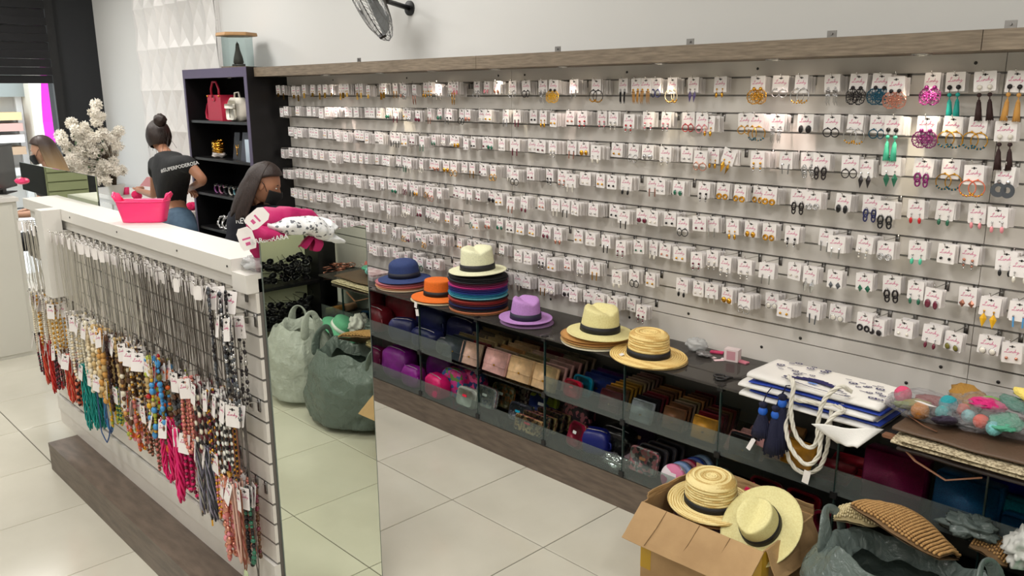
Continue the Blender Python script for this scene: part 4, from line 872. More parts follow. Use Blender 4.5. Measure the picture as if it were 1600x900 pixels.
# flat stacks right of the long row
for k, (x, y, z, c, w_, d_, rz, rx, lb) in enumerate((
    (-1.60, GY + .27, ZU, CM, .17, .1, .1, -.9, 'camel wallet leaning at the back of the right shelf'), (-1.61, GY + .20, ZU, GN, .18, .1, .05, -.9, 'khaki wallet leaning in front of the camel one'), (-1.62, GY + .15, ZU, RO, .18, .1, .0, -.85, 'rose wallet in the leaning row right of the post'),
    (-1.635, GY + .1, ZU, PK, .18, .1, .0, -.85, 'dusty pink wallet in the leaning row right of the post'), (-1.655, GY + .05, ZU, RO, .18, .1, .0, -.8, 'front rose wallet in the leaning row right of the post'), (-1.50, GY + .06, ZU + .02, col('old rose', (200, 130, 112)), .12, .1, .2, -.7, 'old rose rolled wallet with dark edge beside the tassels'))):
    t = wallet(x, y, z + .01, c, w_, .09, .022, rx, rz); t['label'] = lb
wallet(-1.64, GY - .004 + .035, ZU + .01, BK, .13, .09, .03, -.2, 0, True)['label'] = 'black wallet in clear wrap by the front guard'
t = wallet(-1.50, GY - .03, .545, col('blush', (206, 150, 146)), .13, .105, .01, -.45, -.25, False); t['label'] = 'blush pink wallet flopped over the upper glass guard'
MB().box((-.022, -.001, -.02), (.0, 0, .03)).build('price_tag', CARD, t, loc=(-.06, -.02, -.012), rot=(0, .2, 0))
t = wallet(-1.385, GY - .03, .515, col('ochre', (196, 138, 36)), .13, .1, .01, -.5, -.1, False); t['label'] = 'ochre wallet flopped over the upper guard beside the rope handles'
for i, (x, c, lb) in enumerate(((-1.30, DR, 'dark red wallet lying on the shelf under the rope handles'), (-1.24, RD, 'red edged wallet lying right of the rope handles'), (-1.22, BK, 'black wallet lying behind the rope handles'))):
    t = wallet(x, GY + .06 + .07 * i, ZU + .02 + .012 * i, c, .17, .1, .02, -1.2, .1 * i, True); t['label'] = lb
# soft bags at the left end
def softbag(x, y, z, sx, sy, sz, c, label, seed=1, rz=0, name='toiletry_bag', m_=None, handle=True, grp='purses and cases in the glass case', zipc=None):
    t = thing(name, label, 'bag', (x, y, z), rz, grp); m = MB()
    def f(u, v):
        a = u * 2 * PI; b = (v - .5) * PI; e = .55; ca, sa, cb, sb = math.cos(a), math.sin(a), math.cos(b), math.sin(b)
        g = lambda q: math.copysign(abs(q) ** e, q); d = Vector((g(cb) * g(ca), g(cb) * g(sa), g(sb)))
        k = 1 + .07 * noise.noise(d * 2.4 + Vector((seed * 3.1, 0, 0))) + .035 * noise.noise(d * 6 + Vector((0, seed, 0)))
        return (d.x * sx / 2 * k * (1 - .12 * v), d.y * sy / 2 * k * (1 - .35 * v), sz / 2 + d.z * sz / 2 * (1 + .3 * (k - 1)))
    m.grid(f, 32, 18, cu=True); m.build('body', m_ or mat('nylon_%d_%d_%d' % c, c, .42, rgb2=tuple(int(v * .8) for v in c), scale=12, bump=.3, bscale=30), t, True)
    MB().tube([(-sx * .36, -sy * .12, sz * .93), (-sx * .2, -sy * .16, sz + .0), (sx * .2, -sy * .16, sz + .0), (sx * .36, -sy * .12, sz * .93)], .0028, 6).build('zip', mat('zip_pale', (170, 165, 170), .3, .6), t, True)
    if handle: MB().tube([(sx * .42, -sy * .2, sz * .6), (sx * .53, -sy * .3, sz * .62), (sx * .55, -sy * .3, sz * .4), (sx * .43, -sy * .2, sz * .34)], .005, 6, flat=.5).build('strap', m_ or mat('nylon_%d_%d_%d' % c, c), t, True)
    return t
CR = (112, 18, 30); NV = (30, 36, 88); PP = (128, 24, 136)
softbag(-4.55, 3.06, ZU, .3, .2, .26, CR, 'large crimson bag at the far left of the upper shelf', 1, handle=False); softbag(-4.33, 2.98, ZU, .24, .18, .16, CR, 'crimson toiletry bag in front beside the tall mirror edge', 2)
softbag(-4.25, 3.14, ZU, .28, .18, .24, (124, 22, 36), 'dark crimson bag standing at the back of the shelf', 3, .2)
softbag(-4.03, 2.965, ZU, .19, .14, .14, NV, 'navy toiletry bag with pale zip right of the crimson bags', 4, .5); softbag(-3.93, 3.13, ZU, .28, .18, .2, (34, 38, 96), 'tall navy bag at the back under the orange hat', 5)
softbag(-3.80, 2.97, ZU, .24, .15, .12, (28, 34, 84), 'flat navy toiletry bag in the second compartment', 6); softbag(-3.66, 3.14, ZU, .26, .16, .18, (30, 32, 80), 'navy bag behind the dark grey pouch', 7)
softbag(-3.60, 2.97, ZU, .16, .14, .1, (58, 66, 68), 'dark grey green ribbed pouch left of the wallets', 8)
softbag(-4.36, 2.99, ZL, .16, .14, .15, (120, 16, 70), 'dark pink pouch with price tag on the lower shelf', 9); softbag(-4.13, 3.0, ZL, .25, .2, .2, PP, 'big purple nylon bag on the lower shelf', 10)
softbag(-4.4, 3.16, ZL, .2, .14, .2, (90, 50, 60), 'brown floral bag at the back of the lower shelf', 19)
softbag(-3.93, 2.955, ZL, .17, .13, .13, (150, 30, 150), 'small purple nylon box bag near the front', 11); softbag(-3.86, 3.13, ZL, .22, .16, .18, PP, 'purple nylon bag behind the small one', 12, .2); softbag(-3.62, 3.16, ZL, .2, .14, .19, (120, 24, 130), 'purple nylon bag behind the flowered bags', 13)
softbag(-3.68, 2.94, ZL, .19, .13, .14, (226, 14, 110), 'hot pink pouch with folded strap at the front', 14, -.15)
def floral(n, base, cs, sc_=26):
    if n in _m: return _m[n]
    m = mat(n, base, .5, rgb2=cs[0], scale=sc_, ramp=(.48, .52)); nt = m.node_tree; b = nt.nodes['Principled BSDF']
    tc = nt.nodes.new('ShaderNodeTexCoord'); v = nt.nodes.new('ShaderNodeTexVoronoi'); v.inputs['Scale'].default_value = sc_ * 1.6; nt.links.new(tc.outputs['Object'], v.inputs['Vector'])
    cr = nt.nodes.new('ShaderNodeValToRGB'); cr.color_ramp.interpolation = 'CONSTANT'; nt.links.new(v.outputs['Color'], cr.inputs[0])
    els = cr.color_ramp.elements; allc = [base] + list(cs); els[0].position = 0; els[0].color = (*lin(allc[0]), 1); els[1].position = 1 / len(allc); els[1].color = (*lin(allc[1]), 1)
    for i, c in enumerate(allc[2:], 2): e = els.new(i / len(allc)); e.color = (*lin(c), 1)
    nt.links.new(cr.outputs[0], b.inputs['Base Color']); return m
softbag(-3.62, 3.03, ZL, .2, .13, .17, (60, 100, 150), 'blue and pink flowered bag behind the hot pink pouch', 15, m_=floral('floral_blue', (50, 90, 150), [(200, 40, 110), (40, 120, 160), (200, 60, 140), (90, 130, 60)]))
softbag(-3.52, 3.09, ZL, .2, .13, .17, (190, 30, 90), 'magenta flowered bag next to the blue flowered one', 16, m_=floral('floral_pink', (190, 30, 100), [(150, 20, 80), (40, 60, 110), (220, 80, 140)]))
zipcase(-3.41, GY + .05, ZL + .012, col('pale mint', (206, 212, 200)), .16, .11, .06, 'pale mint vanity case with white label on the lower shelf')
zipcase(-3.33, GY + .12, ZL + .012, col('pale patterned', (176, 180, 178)), .17, .12, .04, 'white pouch with little grey motifs behind the mint case', m_=floral('motif_white', (200, 202, 198), [(190, 194, 190), (150, 160, 170), (205, 206, 200)], 60))
zipcase(-3.27, GY + .19, ZL + .012, GN, .17, .13, .045, 'green brown leafy pouch behind the white one', m_=floral('leafy', (150, 146, 120), [(120, 110, 70), (180, 120, 60), (90, 96, 60)], 40)); zipcase(-3.22, GY + .26, ZL + .012, BR, .17, .14, .045, 'patterned cream pouch at the back left', m_=floral('leafy2', (180, 170, 150), [(90, 60, 60), (60, 60, 60)], 50))
zipcase(-3.03, GY + .10, ZL + .012, SL, .16, .105, .06, 'dark dotted round topped case', m_=floral('dots_dark', (50, 52, 62), [(48, 50, 60), (60, 62, 70), (50, 54, 64), (130, 130, 140)], 90))
zipcase(-2.98, GY + .22, ZL + .012, col('lime and blue', (150, 160, 30)), .2, .14, .05, 'lime and blue tropical pattern bag at the back', m_=floral('tropic', (30, 50, 110), [(150, 160, 40), (30, 50, 110), (170, 180, 60)], 16))
LEO = floral('leopard', (196, 160, 110), [(120, 84, 50), (206, 176, 130), (60, 40, 28), (190, 150, 100)], 50)
for k in range(6):
    zipcase(-2.90 + .012 * k, GY + .03 + .042 * k, ZL + .012, (col('leopard', (180, 140, 90))), .19, .085 + .01 * (k % 2), .03, '%s leopard print pouch from the front' % ordn(k + 1), m_=LEO if k % 2 == 0 else floral('leo2', (90, 80, 76), [(150, 130, 100), (60, 60, 70), (120, 100, 80)], 60), r=.01)
zipcase(-2.60, GY + .06, ZL + .015, col('raspberry', (150, 26, 58)), .12, .13, .045, 'raspberry red case with round emblem leaning on the guard', lean=-.35, rz=-.2, m_=leather((150, 26, 58), .35))
softbag(-2.50, GY + .12, ZL, .17, .13, .13, (24, 32, 110), 'royal blue rounded bag beside the raspberry case', 20, .3, m_=mat('royal_nylon', (24, 32, 110), .35)); softbag(-2.42, GY + .2, ZL, .2, .16, .14, (24, 22, 24), 'black patent bag behind the royal blue one', 21, m_=mat('black_patent', (16, 16, 18), .18))
softbag(-2.75, GY + .27, ZL, .2, .13, .16, (60, 40, 50), 'dark flowered bag at the back behind the raspberry case', 22, m_=floral('floral_dark', (50, 30, 44), [(160, 90, 100), (40, 30, 40), (30, 26, 34)], 34))
crumple('clear_bag', 'crumpled clear plastic bag of silver trinkets on the lower shelf', 'plastic bag', (-2.33, GY + .06, ZL), .08, .045, .028, mat('silver_crinkle', (200, 196, 200), .12, .85), 5, .5, 14, 34)
tag(MB().rbox((0, 0, .035), (.18, .012, .06), .006).build('pouch', mat('mauve_clear', (150, 120, 130), .3), loc=(-2.29, GY + .12, ZL), rot=(-.9, 0, -.2)), 'mauve clear pouch behind the silver trinket bag', 'pouch')
for k in range(4):
    zipcase(-2.18 + .012 * k, GY + .07 + .05 * k, ZL + .012, (90, 90, 92), .16, .12, .035, '%s grey and pink picture case from the front' % ordn(k + 1), m_=floral('picture_pink', (196, 110, 120), [(180, 180, 176), (110, 110, 112), (206, 140, 144), (70, 70, 74)], 40) if k == 0 else mat('grey_case', (84, 82, 88), .5), r=.02)
def roundcase(x, y, label, c, m_, sc_=1, rz=0):
    t = thing('round_case', label, 'case', (x, y, ZL + .063 * sc_ + .004), (-.25, 0, rz), 'round cases on the lower shelf'); M_ = T(0, 0, 0) @ RX(PI / 2)
    MB().lathe([(.058 * sc_, -.018), (.063 * sc_, -.013), (.063 * sc_, .013), (.058 * sc_, .018), (.0001, .0185)], 32, 0, M_).lathe([(.0001, -.0185), (.058 * sc_, -.018)], 32, 0, M_, cap=False).build('body', m_, t, True)
    MB().lathe([(.0632 * sc_, -.002), (.0645 * sc_, 0), (.0632 * sc_, .002)], 32, 0, M_, cap=False).build('zip', mat('zip_pale'), t, True); return t
roundcase(-1.985, GY + .045, 'round white case with pink clouds and a horse head print', 0, floral('cloud_pink', (226, 214, 220), [(228, 216, 222), (222, 210, 218), (214, 120, 160), (226, 214, 220), (190, 190, 214)], 18))
for k, (c, n) in enumerate((((110, 140, 190), 'blue grey'), ((170, 30, 70), 'crimson'), ((40, 70, 160), 'blue'), ((120, 150, 190), 'pale blue'))): roundcase(-1.975 + .008 * k, GY + .09 + .042 * k, '%s round case in the row behind the pink cloud one' % n, c, mat('round_%d' % k, c, .35, rgb2=tuple(int(v * .8) for v in c), scale=40))
for k, (c, n) in enumerate((((40, 60, 150), 'royal blue'), ((110, 140, 180), 'denim blue'), ((150, 160, 170), 'grey blue'))): roundcase(-1.83 + .01 * k, GY + .07 + .045 * k, '%s round case behind the cardboard box' % n, c, mat('round2_%d' % k, c, .35, rgb2=tuple(int(v * .8) for v in c), scale=40))
for k in range(5): zipcase(-1.62 + .17 * (k % 3), GY + .09 + .1 * (k // 3), ZL + .012, (60 + 30 * k, 16, 40), .15, .12, .05, '%s dark red case in the shaded lower shelf from left' % ordn(k + 1))
zipcase(-2.33, GY + .24, ZL + .012, VI, .16, .14, .06, 'violet bag standing at the back of the lower shelf')
# glitter bags at the right end
GLM = mat('magenta_glitter', (120, 6, 66), .35, .3, rgb2=(84, 4, 46), scale=400, bump=.4, bscale=500); GLB = mat('blue_glitter', (10, 50, 96), .35, .3, rgb2=(14, 84, 120), scale=300, bump=.4, bscale=500)
GLT = mat('teal_glitter', (20, 130, 140), .4, .2, rgb2=(14, 90, 110), scale=200)
def gl(x, y, z, w_, h, d, m_, label, rz=0):
    t = thing('glitter_bag', label, 'bag', (x, y, z), (-.12, 0, rz), 'glitter bags'); MB().rbox((0, 0, h / 2), (w_, d, h), .008).build('body', m_, t, True)
    MB().rbox((0, -d / 2 - .002, h * .62), (w_ * .99, .004, h * .7), .01).build('flap', m_, t, True); return t
gl(-1.05, 2.96, ZU, .22, .2, .07, GLM, 'magenta glitter shoulder bag in the case under the woven clutches'); gl(-.80, 2.945, ZU + .002, .21, .19, .07, GLB, 'dark blue glitter bag standing near the green plastic bag', -.05)
gl(-.70, 3.09, ZU, .2, .2, .06, mat('royal_glitter', (20, 24, 130), .4), 'royal blue bag behind the dark blue glitter bag'); gl(-.62, 2.99, ZU, .18, .15, .06, GLT, 'teal glitter bag at the right edge'); gl(-.60, 2.93, ZU, .17, .12, .05, GLB, 'small dark blue bag in the right corner')
# ============================================================ TOTES, ROPES AND TASSELS
WCL = mat('white_canvas', (226, 224, 220), .75, bump=.15, bscale=240); BCL = mat('royal_blue_canvas', (30, 60, 160), .7); NVP = mat('navy_print', (22, 18, 84), .7)
def slab(x0, x1, y0, y1, z0, z1, m_, name, parent, seed=0, amp=.006, nx=26, ny=14, sagf=0, sagx=(0, 1)):
    """soft folded cloth slab, rounded front edge"""
    m = MB(); n_ = 20; h = z1 - z0
    def f(u, v):
        x = x0 + (x1 - x0) * u; a = v * 2 * PI; cx = math.cos(a); cz = math.sin(a); hy = (y1 - y0) / 2
        y = (y0 + y1) / 2 + math.copysign(abs(cx) ** .35, cx) * hy; z = (z0 + z1) / 2 + math.copysign(abs(cz) ** .8, cz) * h / 2
        k = noise.noise(Vector((x * 9 + seed, y * 9, seed))) * amp
        dr = max(0, y0 + .12 - y) * sagf * (1 if sagx[0] <= u <= sagx[1] else .3)
        return (x + noise.noise(Vector((y * 7, seed, 3))) * amp, y + noise.noise(Vector((x * 6, seed, 0))) * amp * 1.2, z + k * (1 if cz > 0 else .3) - dr)
    m.grid(f, nx, 28, cv=True); e = len(m.v)
    for i0 in (0, nx - 1):
        ids = [j * nx + i0 for j in range(28)]; m.f.append(tuple(ids if i0 == 0 else ids[::-1])); m.m.append(0)
    return m.build(name, m_, parent, True)
TX0, TX1, TY0, TY1 = -1.60, -1.08, 2.83, 3.13
lay = [('white canvas tote with a corner drooping over the case edge, bottom of the folded stack', WCL, 0, .022), ('blue striped white tote folded second from the bottom', BCL, .024, .034), ('folded white canvas tote in the middle of the stack', WCL, .036, .06), ('white tote with royal blue lining under the printed one', BCL, .062, .073), ('white canvas tote printed with navy eyes on top of the stack', WCL, .075, .102)]
GZ = GTOP + .002
for i, (lb, mm, a, b) in enumerate(lay):
    t = thing('tote_bag', lb, 'tote bag', (0, 0, GZ), 0, 'folded canvas totes')
    ox = (-.02, .015, -.03, .01, 0)[i]; oy = (-.015, 0, -.012, .004, 0)[i]
    slab(TX0 + ox, TX1 + ox * .5, TY0 + oy, TY1 - .01 * i, a, b, mm if i in (1, 3) else WCL, 'folded_body', t, i * 3.3, .005)
    if i in (1, 3): slab(TX0 + ox + .01, TX1 - .01, TY0 + .02, TY1 - .02, b, b + .002, WCL, 'canvas_top', t, 3, .002)
    if i == 0:
        m = MB(); c = [at(1268, 662, Z=GZ + .012), at(1380, 672, Z=GZ + .012), at(1340, 701, Y=2.76), at(1310, 690, Y=2.77)]
        def f(u, v):
            p = c[0].lerp(c[1], u).lerp(c[3].lerp(c[2], u), v); return (p.x, p.y + .012 * noise.noise(p * 9), p.z - GZ + .004 * math.sin(u * 9))
        m.grid(f, 12, 10); o = m.build('drooping_corner', WCL, t, True); o.modifiers.new('s', 'SOLIDIFY').thickness = .008
    if i == 4:                                        # navy eye print
        pr = MB(); top = .1035
        def eye(x, y, r):
            pr.lathe([(r, 0), (r * .62, .0004)], 12, 0, T(x, y, top) @ S(1.2, .8, 1), cap=False).lathe([(r * .3, .0002), (.0001, .0006)], 8, 0, T(x, y, top) @ S(1.2, .8, 1))
        rr = random.Random(5)
        for cx, cy in ((TX0 + .14, TY0 + .17), (TX1 - .11, TY0 + .12)):
            for k in range(11): eye(cx + rr.uniform(-.09, .09), cy + rr.uniform(-.07, .07), rr.uniform(.009, .015))
            for k in range(8):
                x, y = cx + rr.uniform(-.09, .09), cy + rr.uniform(-.07, .07); pr.box((x - .012, y - .0015, top), (x + .012, y + .0015, top + .0005), 0)
        for k in range(14):
            u = k / 13; x = TX0 + .14 + .26 * u; y = TY0 + .05 + .05 * math.sin(PI * u) - .04 * u; wd = .026 * math.sin(PI * min(1, u * 1.1 + .06)) + .004
            pr.box((x - .0105, y - wd * .6, top), (x + .0105, y + wd * .6, top + .0006))
            y2 = TY0 + .03 - .012 * math.sin(PI * u) - .03 * u; pr.box((x - .009, y2 - .002, top), (x + .009, y2 + .002, top + .0006))
        pr.v = [(x, y, z + .004) for x, y, z in pr.v]
        o = pr.build('eye_print', NVP, t); sp = MB(); sp.lathe([(.013, 0), (.0001, .0005)], 14, 0, T(TX0 + .25, TY0 + .045, top + .0048) @ S(1.6, .6, 1)); sp.build('iris_print', mat('sky_print', (90, 130, 210), .6), t)
ROPE = mat('cotton_rope', (222, 218, 206), .85, bump=.3, bscale=150)
def rope(pts, r, parent, name='rope_handle'):
    P = [Vector(p) for p in pts]; Q = []
    for i in range(len(P) - 1):                       # catmull-rom
        p0, p1, p2, p3 = P[max(0, i - 1)], P[i], P[i + 1], P[min(len(P) - 1, i + 2)]
        for k in range(9):
            t = k / 9; Q.append(.5 * ((2 * p1) + (p2 - p0) * t + (2 * p0 - 5 * p1 + 4 * p2 - p3) * t * t + (3 * p1 - p0 - 3 * p2 + p3) * t ** 3))
    Q.append(P[-1]); m = MB(); L_ = 0; acc = [0]
    for a, b in zip(Q[:-1], Q[1:]): L_ += (b - a).length; acc.append(L_)
    N = int(L_ / (r * .55)); R2 = []
    j = 0
    for k in range(N + 1):
        s_ = L_ * k / N
        while j < len(acc) - 2 and acc[j + 1] < s_: j += 1
        R2.append(Q[j].lerp(Q[j + 1], (s_ - acc[j]) / max(1e-9, acc[j + 1] - acc[j])))
    for st_ in range(3):
        V = []
        for k, p in enumerate(R2):
            tn = (R2[min(N, k + 1)] - R2[max(0, k - 1)]).normalized(); u = tn.cross(Vector((0, 1, 0))); u = u.normalized() if u.length > .1 else tn.cross(Vector((1, 0, 0))).normalized(); w2 = tn.cross(u)
            a = k * .55 / 1.9 * 1.0 + st_ * 2 * PI / 3; V.append(p + (u * math.cos(a) + w2 * math.sin(a)) * r * .48)
        m.tube(V, r * .56, 5)
    return m.build(name, ROPE, parent, True)
yr = 2.80
t = thing('rope_handles', 'thick twisted white cotton rope handles of the totes looping down over the case front', 'rope handle', (0, 0, 0))
def px2(l, y=yr): return [at(a, b, Y=y + (c if c else 0)) for a, b, c in l]
rope(px2([(1232, 588, .06), (1240, 600, 0), (1236, 640, -.01), (1243, 678, -.01), (1262, 699, -.01), (1276, 690, -.01), (1279, 655, -.01), (1288, 625, -.01), (1312, 604, .0), (1330, 612, .04)]), .0088, t)
rope(px2([(1290, 628, .05), (1318, 640, .02), (1300, 652, -.025), (1284, 680, -.03), (1279, 712, -.03), (1262, 726, -.03), (1244, 712, -.03), (1232, 690, -.02), (1228, 660, 0), (1234, 640, .03)]), .0088, t)
rope(px2([(1300, 640, .03), (1296, 670, .01), (1291, 705, .012), (1278, 733, .012), (1252, 738, .012), (1233, 718, .012), (1229, 690, .02)]), .0085, t)
rope(px2([(1235, 622, .03), (1250, 626, .02), (1268, 628, .02), (1290, 632, .03), (1322, 634, .05)]), .008, t)
MB().box((-.013, -.0005, -.052), (.013, .0005, 0)).build('price_tag', CARD, t, loc=at(1262, 736, Y=2.775), rot=(0, .15, 0))
NTS = mat('navy_tassel_yarn', (12, 16, 48), .85, bump=.4, bscale=300)
for i, (px, py, pb, dy) in enumerate(((1192, 642, 683, 0), (1212, 648, 708, .005), (1222, 630, 700, .02))):
    p = at(px, py, Y=2.785 + dy); q = at(px + (6, 2, 0)[i], pb, Y=2.785 + dy); t = thing('tassel', '%s' % ('left navy yarn tassel with blue knot hanging from the totes', 'middle navy yarn tassel with blue knot hanging lowest from the totes', 'right navy yarn tassel close beside the rope handles')[i], 'tassel', p, 0, 'navy tassels')
    MB().ball((0, 0, 0), (.018, .018, .02), 12, 8).build('blue_bead', mat('cobalt_pompom', (24, 90, 190), .6), t, True); L_ = p.z - q.z; m = MB()
    m.lathe([(.012, .012), (.017, .03), (.01, .036), (.0001, .037)], 12)
    m.lathe([(.013, -.014), (.02, -.03), (.03, -L_ * .7), (.034, -L_), (.0001, -L_ + .004)], 18)
    for k in range(26):
        a = k * 2.4; m.tube([(.012 * math.cos(a), .012 * math.sin(a), -.014), (.035 * math.cos(a), .028 * math.sin(a), -L_ * .8), (.038 * math.cos(a), .03 * math.sin(a), -L_ - .006 * (k % 3))], .0035, 4)
    m.build('yarn', NTS, t, True); MB().tube([(0, 0, .035), (.006, .01, .07), (.01 + .004 * i, .04, at(px + 4, 606, Y=2.8).z - p.z)], .0022, 5).build('cord', NTS, t, True)
# clutches
WV = mat('woven_cream', (206, 192, 160), .7, rgb2=(130, 116, 90), scale=120, bump=.6, bscale=200, ramp=(.4, .55)); BRV = mat('brown_vinyl', (86, 66, 50), .5, bump=.2, bscale=120); TLE = mat('tan_strap', (112, 74, 50), .5)
t = thing('clutch', 'dark leather bag lying lowest under the woven clutch', 'clutch', (0, 0, 0), 0, 'clutches on the case'); slab(-.97, -.50, 2.72, 3.08, GTOP + .002, GTOP + .03, mat('dark_leather', (50, 40, 38), .4), 'body', t, 9, .006)
MB().tube([(-.98, 2.75, GTOP + .03), (-.9, 2.70, GTOP - .0), (-.8, 2.69, GTOP - .03), (-.7, 2.70, GTOP + .01)], .006, 6, flat=.4).build('strap', TLE, t, True)
t = thing('clutch', 'cream woven straw clutch under the brown one', 'clutch', (0, 0, 0), 0, 'clutches on the case'); slab(-.985, -.53, 2.70, 3.04, GTOP + .032, GTOP + .052, WV, 'body', t, 4, .005); slab(-.96, -.545, 2.695, 2.86, GTOP + .053, GTOP + .058, WV, 'flap', t, 5, .002)
MB().rbox((0, 0, 0), (.05, .03, .012), .005).build('leather_tab', TLE, t, loc=(-1.0, 2.74, GTOP + .045))
t = thing('clutch', 'flat dark brown clutch with a thin tan strap on top of the woven one', 'clutch', (0, 0, 0), 0, 'clutches on the case'); slab(-1.0, -.50, 2.74, 3.16, GTOP + .061, GTOP + .082, BRV, 'body', t, 7, .006)
MB().tube([(-1.03, 3.0, GTOP + .082), (-1.0, 2.86, GTOP + .09), (-.92, 2.80, GTOP + .089), (-.87, 2.78, GTOP + .088)], .004, 6, flat=.4).build('strap', TLE, t, True)
CW = film('shiny_wrap', (236, 236, 238), (244, 244, 246), .13, .04, 2.5)
def pouchbag(label, c, sx, sy, sz, items, seed, rz=0):
    t = thing('wrapped_pouches', label, 'bag', c, rz, 'pompom pouches in clear wrap'); rr = random.Random(seed); k = 0
    for (x, y, z, r, cc, nm) in items:
        m = MB()
        if nm == 'pompom':
            def f(u, v, r=r): a = u * 2 * PI; b = v * PI; d = Vector((math.sin(b) * math.cos(a), math.sin(b) * math.sin(a), math.cos(b))); q = r * (1 + .12 * noise.noise(d * 9)); return d * q
            m.grid(f, 14, 9, cu=True)
        else:
            m.grid(lambda u, v: (lambda d: Vector((d.x * 1.3, d.y * .9, d.z * .32)) * r * (1 + .3 * noise.noise(d * 3 + Vector((k, x * 40, y * 40))) + .12 * noise.noise(d * 9)))(Vector((math.sin(v * PI) * math.cos(u * 2 * PI), math.sin(v * PI) * math.sin(u * 2 * PI), math.cos(v * PI)))), 24, 14, cu=True)
        m.build(nm, mat('yarn_%d_%d_%d' % cc, cc, .8, bump=.5, bscale=160), t, True, (x, y, z), (rr.uniform(-.4, .2), rr.uniform(-.3, .3), rr.uniform(0, 3)) if nm != 'pompom' else None)
    m = MB()
    def f(u, v):
        a = u * 2 * PI; b = v * PI; e = .7; g = lambda q: math.copysign(abs(q) ** e, q); d = Vector((g(math.sin(b)) * g(math.cos(a)), g(math.sin(b)) * g(math.sin(a)), math.cos(b))); k = 1 + .22 * noise.noise(d * 3 + Vector((seed, 0, 0))) + .14 * noise.noise(d * 8)
        return (d.x * sx * k, d.y * sy * k, sz * .9 + d.z * sz * k)
    m.grid(f, 40, 22, cu=True); m.build('clear_wrap', CW, t, True); return t
pouchbag('clear wrapped bundle of pink, olive and teal pompom pouches beside the totes', at(1450, 650, Z=GTOP + .086), .135, .085, .04, [(-.1, .03, .045, .03, (206, 70, 110), 'pompom'), (.06, .0, .06, .03, (30, 140, 150), 'pompom'), (.06, -.04, .04, .026, (50, 150, 150), 'pompom'), (-.04, .0, .035, .05, (140, 130, 60), 'pouch'), (0, .04, .045, .045, (130, 60, 60), 'pouch'), (-.06, -.03, .03, .04, (120, 130, 70), 'pouch'), (-.01, -.05, .03, .03, (190, 120, 30), 'pompom'), (.1, .02, .035, .026, (130, 30, 50), 'pompom'), (.08, -.06, .025, .045, (50, 40, 60), 'pouch')], 3)
MB().box((-.03, -.016, 0), (.03, .016, .0008)).build('price_label', CARD, None, loc=at(1446, 631, Z=GTOP + .178), rot=(-.25, 0, -.3))
lab = [o for o in bpy.data.objects if o.name.startswith('price_label') and o.parent is None and 'label' not in o][0]; tag(lab, 'small white price label on the left clear wrapped bundle', 'label')
pouchbag('clear wrapped bundle of magenta, mint and coral pompom pouches at the right edge', at(1556, 668, Z=GTOP + .086), .16, .125, .05, [(-.03, .0, .075, .06, (200, 24, 110), 'pouch'), (-.1, .08, .06, .06, (150, 110, 40), 'pouch'), (-.04, .09, .06, .04, (110, 190, 30), 'pouch'), (.05, .09, .06, .05, (30, 120, 100), 'pouch'), (.1, .03, .075, .026, (230, 80, 50), 'pompom'), (.1, .07, .075, .026, (230, 90, 60), 'pompom'), (.11, -.02, .06, .026, (226, 60, 40), 'pompom'), (.03, -.07, .05, .055, (80, 160, 130), 'pouch'), (-.1, -.02, .045, .024, (226, 90, 60), 'pompom'), (-.08, -.05, .04, .022, (130, 190, 190), 'pompom'), (-.04, -.08, .04, .024, (226, 80, 50), 'pompom'), (0, -.11, .035, .024, (120, 190, 190), 'pompom'), (.12, -.06, .045, .028, (230, 60, 40), 'pompom'), (.14, .02, .07, .03, (230, 140, 160), 'pompom'), (-.12, .02, .035, .04, (50, 20, 40), 'pouch'), (.09, .12, .085, .05, (230, 210, 110), 'pouch')], 6, .2)
# ============================================================ CARTON WITH HATS
CBD = mat('brown_cardboard', (182, 148, 104), .75, rgb2=(170, 136, 94), scale=8, bump=.08, bscale=60); TAPE = mat('yellow_packing_tape', (190, 150, 40), .25)
bx0, bx1, by0, by1, bh = -1.83, -1.30, 2.485, 2.865, .335
cx_ = thing('carton', 'open brown cardboard carton on the floor full of straw hats', 'carton', (bx0, by0, 0)); W2, D2 = bx1 - bx0, by1 - by0
th_ = .005
MB().box((0, 0, .001), (W2, th_, bh)).build('side_panel', CBD, cx_); MB().box((0, D2 - th_, .001), (W2, D2, bh)).build('side_panel', CBD, cx_)
MB().box((0, th_ + .0003, .001), (th_, D2 - th_ - .0003, bh)).build('side_panel', CBD, cx_); MB().box((W2 - th_, th_ + .0003, .001), (W2, D2 - th_ - .0003, bh)).build('side_panel', CBD, cx_)
MB().box((th_, th_, .001), (W2 - th_, D2 - th_, .006)).build('bottom_panel', CBD, cx_)
def flap(name, hinge0, hinge1, out, ln, seed, torn=0):
    h0, h1, o_ = Vector(hinge0), Vector(hinge1), Vector(out).normalized(); m = MB(); nrm = (h1 - h0).normalized().cross(o_)
    def f(u, v):
        p = h0.lerp(h1, u) + o_ * ln * v * (1 - torn * .25 * abs(noise.noise(Vector((u * 9, seed, 0))))); p += nrm * (.004 * noise.noise(Vector((u * 6, v * 3, seed))) + .006 * v * math.sin(u * 5 + seed)); return p
    m.grid(f, 18, 8); o = m.build(name, CBD, cx_); o.modifiers.new('s', 'SOLIDIFY').thickness = .0045; return o
flap('front_flap', (0, 0, bh), (W2 + .005, 0, bh), (0, -.75, -.6), .165, 1)
cr_ = MB()
for x in (.1, .22, .33, .43): cr_.box((x - .0015, -.122, bh - .0985), (x + .0015, -.004, bh - .0985 + .0015))
for i, x in enumerate((.12, .27, .40)):
    m = MB(); a = Vector((x, -.004, bh + .0035)); b = Vector((x - .012, -.128, bh - .0965)); m.tube([a, a.lerp(b, .5) + Vector((.003, 0, .0)), b], .0016, 4); m.build('crease', mat('cardboard_crease', (120, 92, 60), .8), cx_)
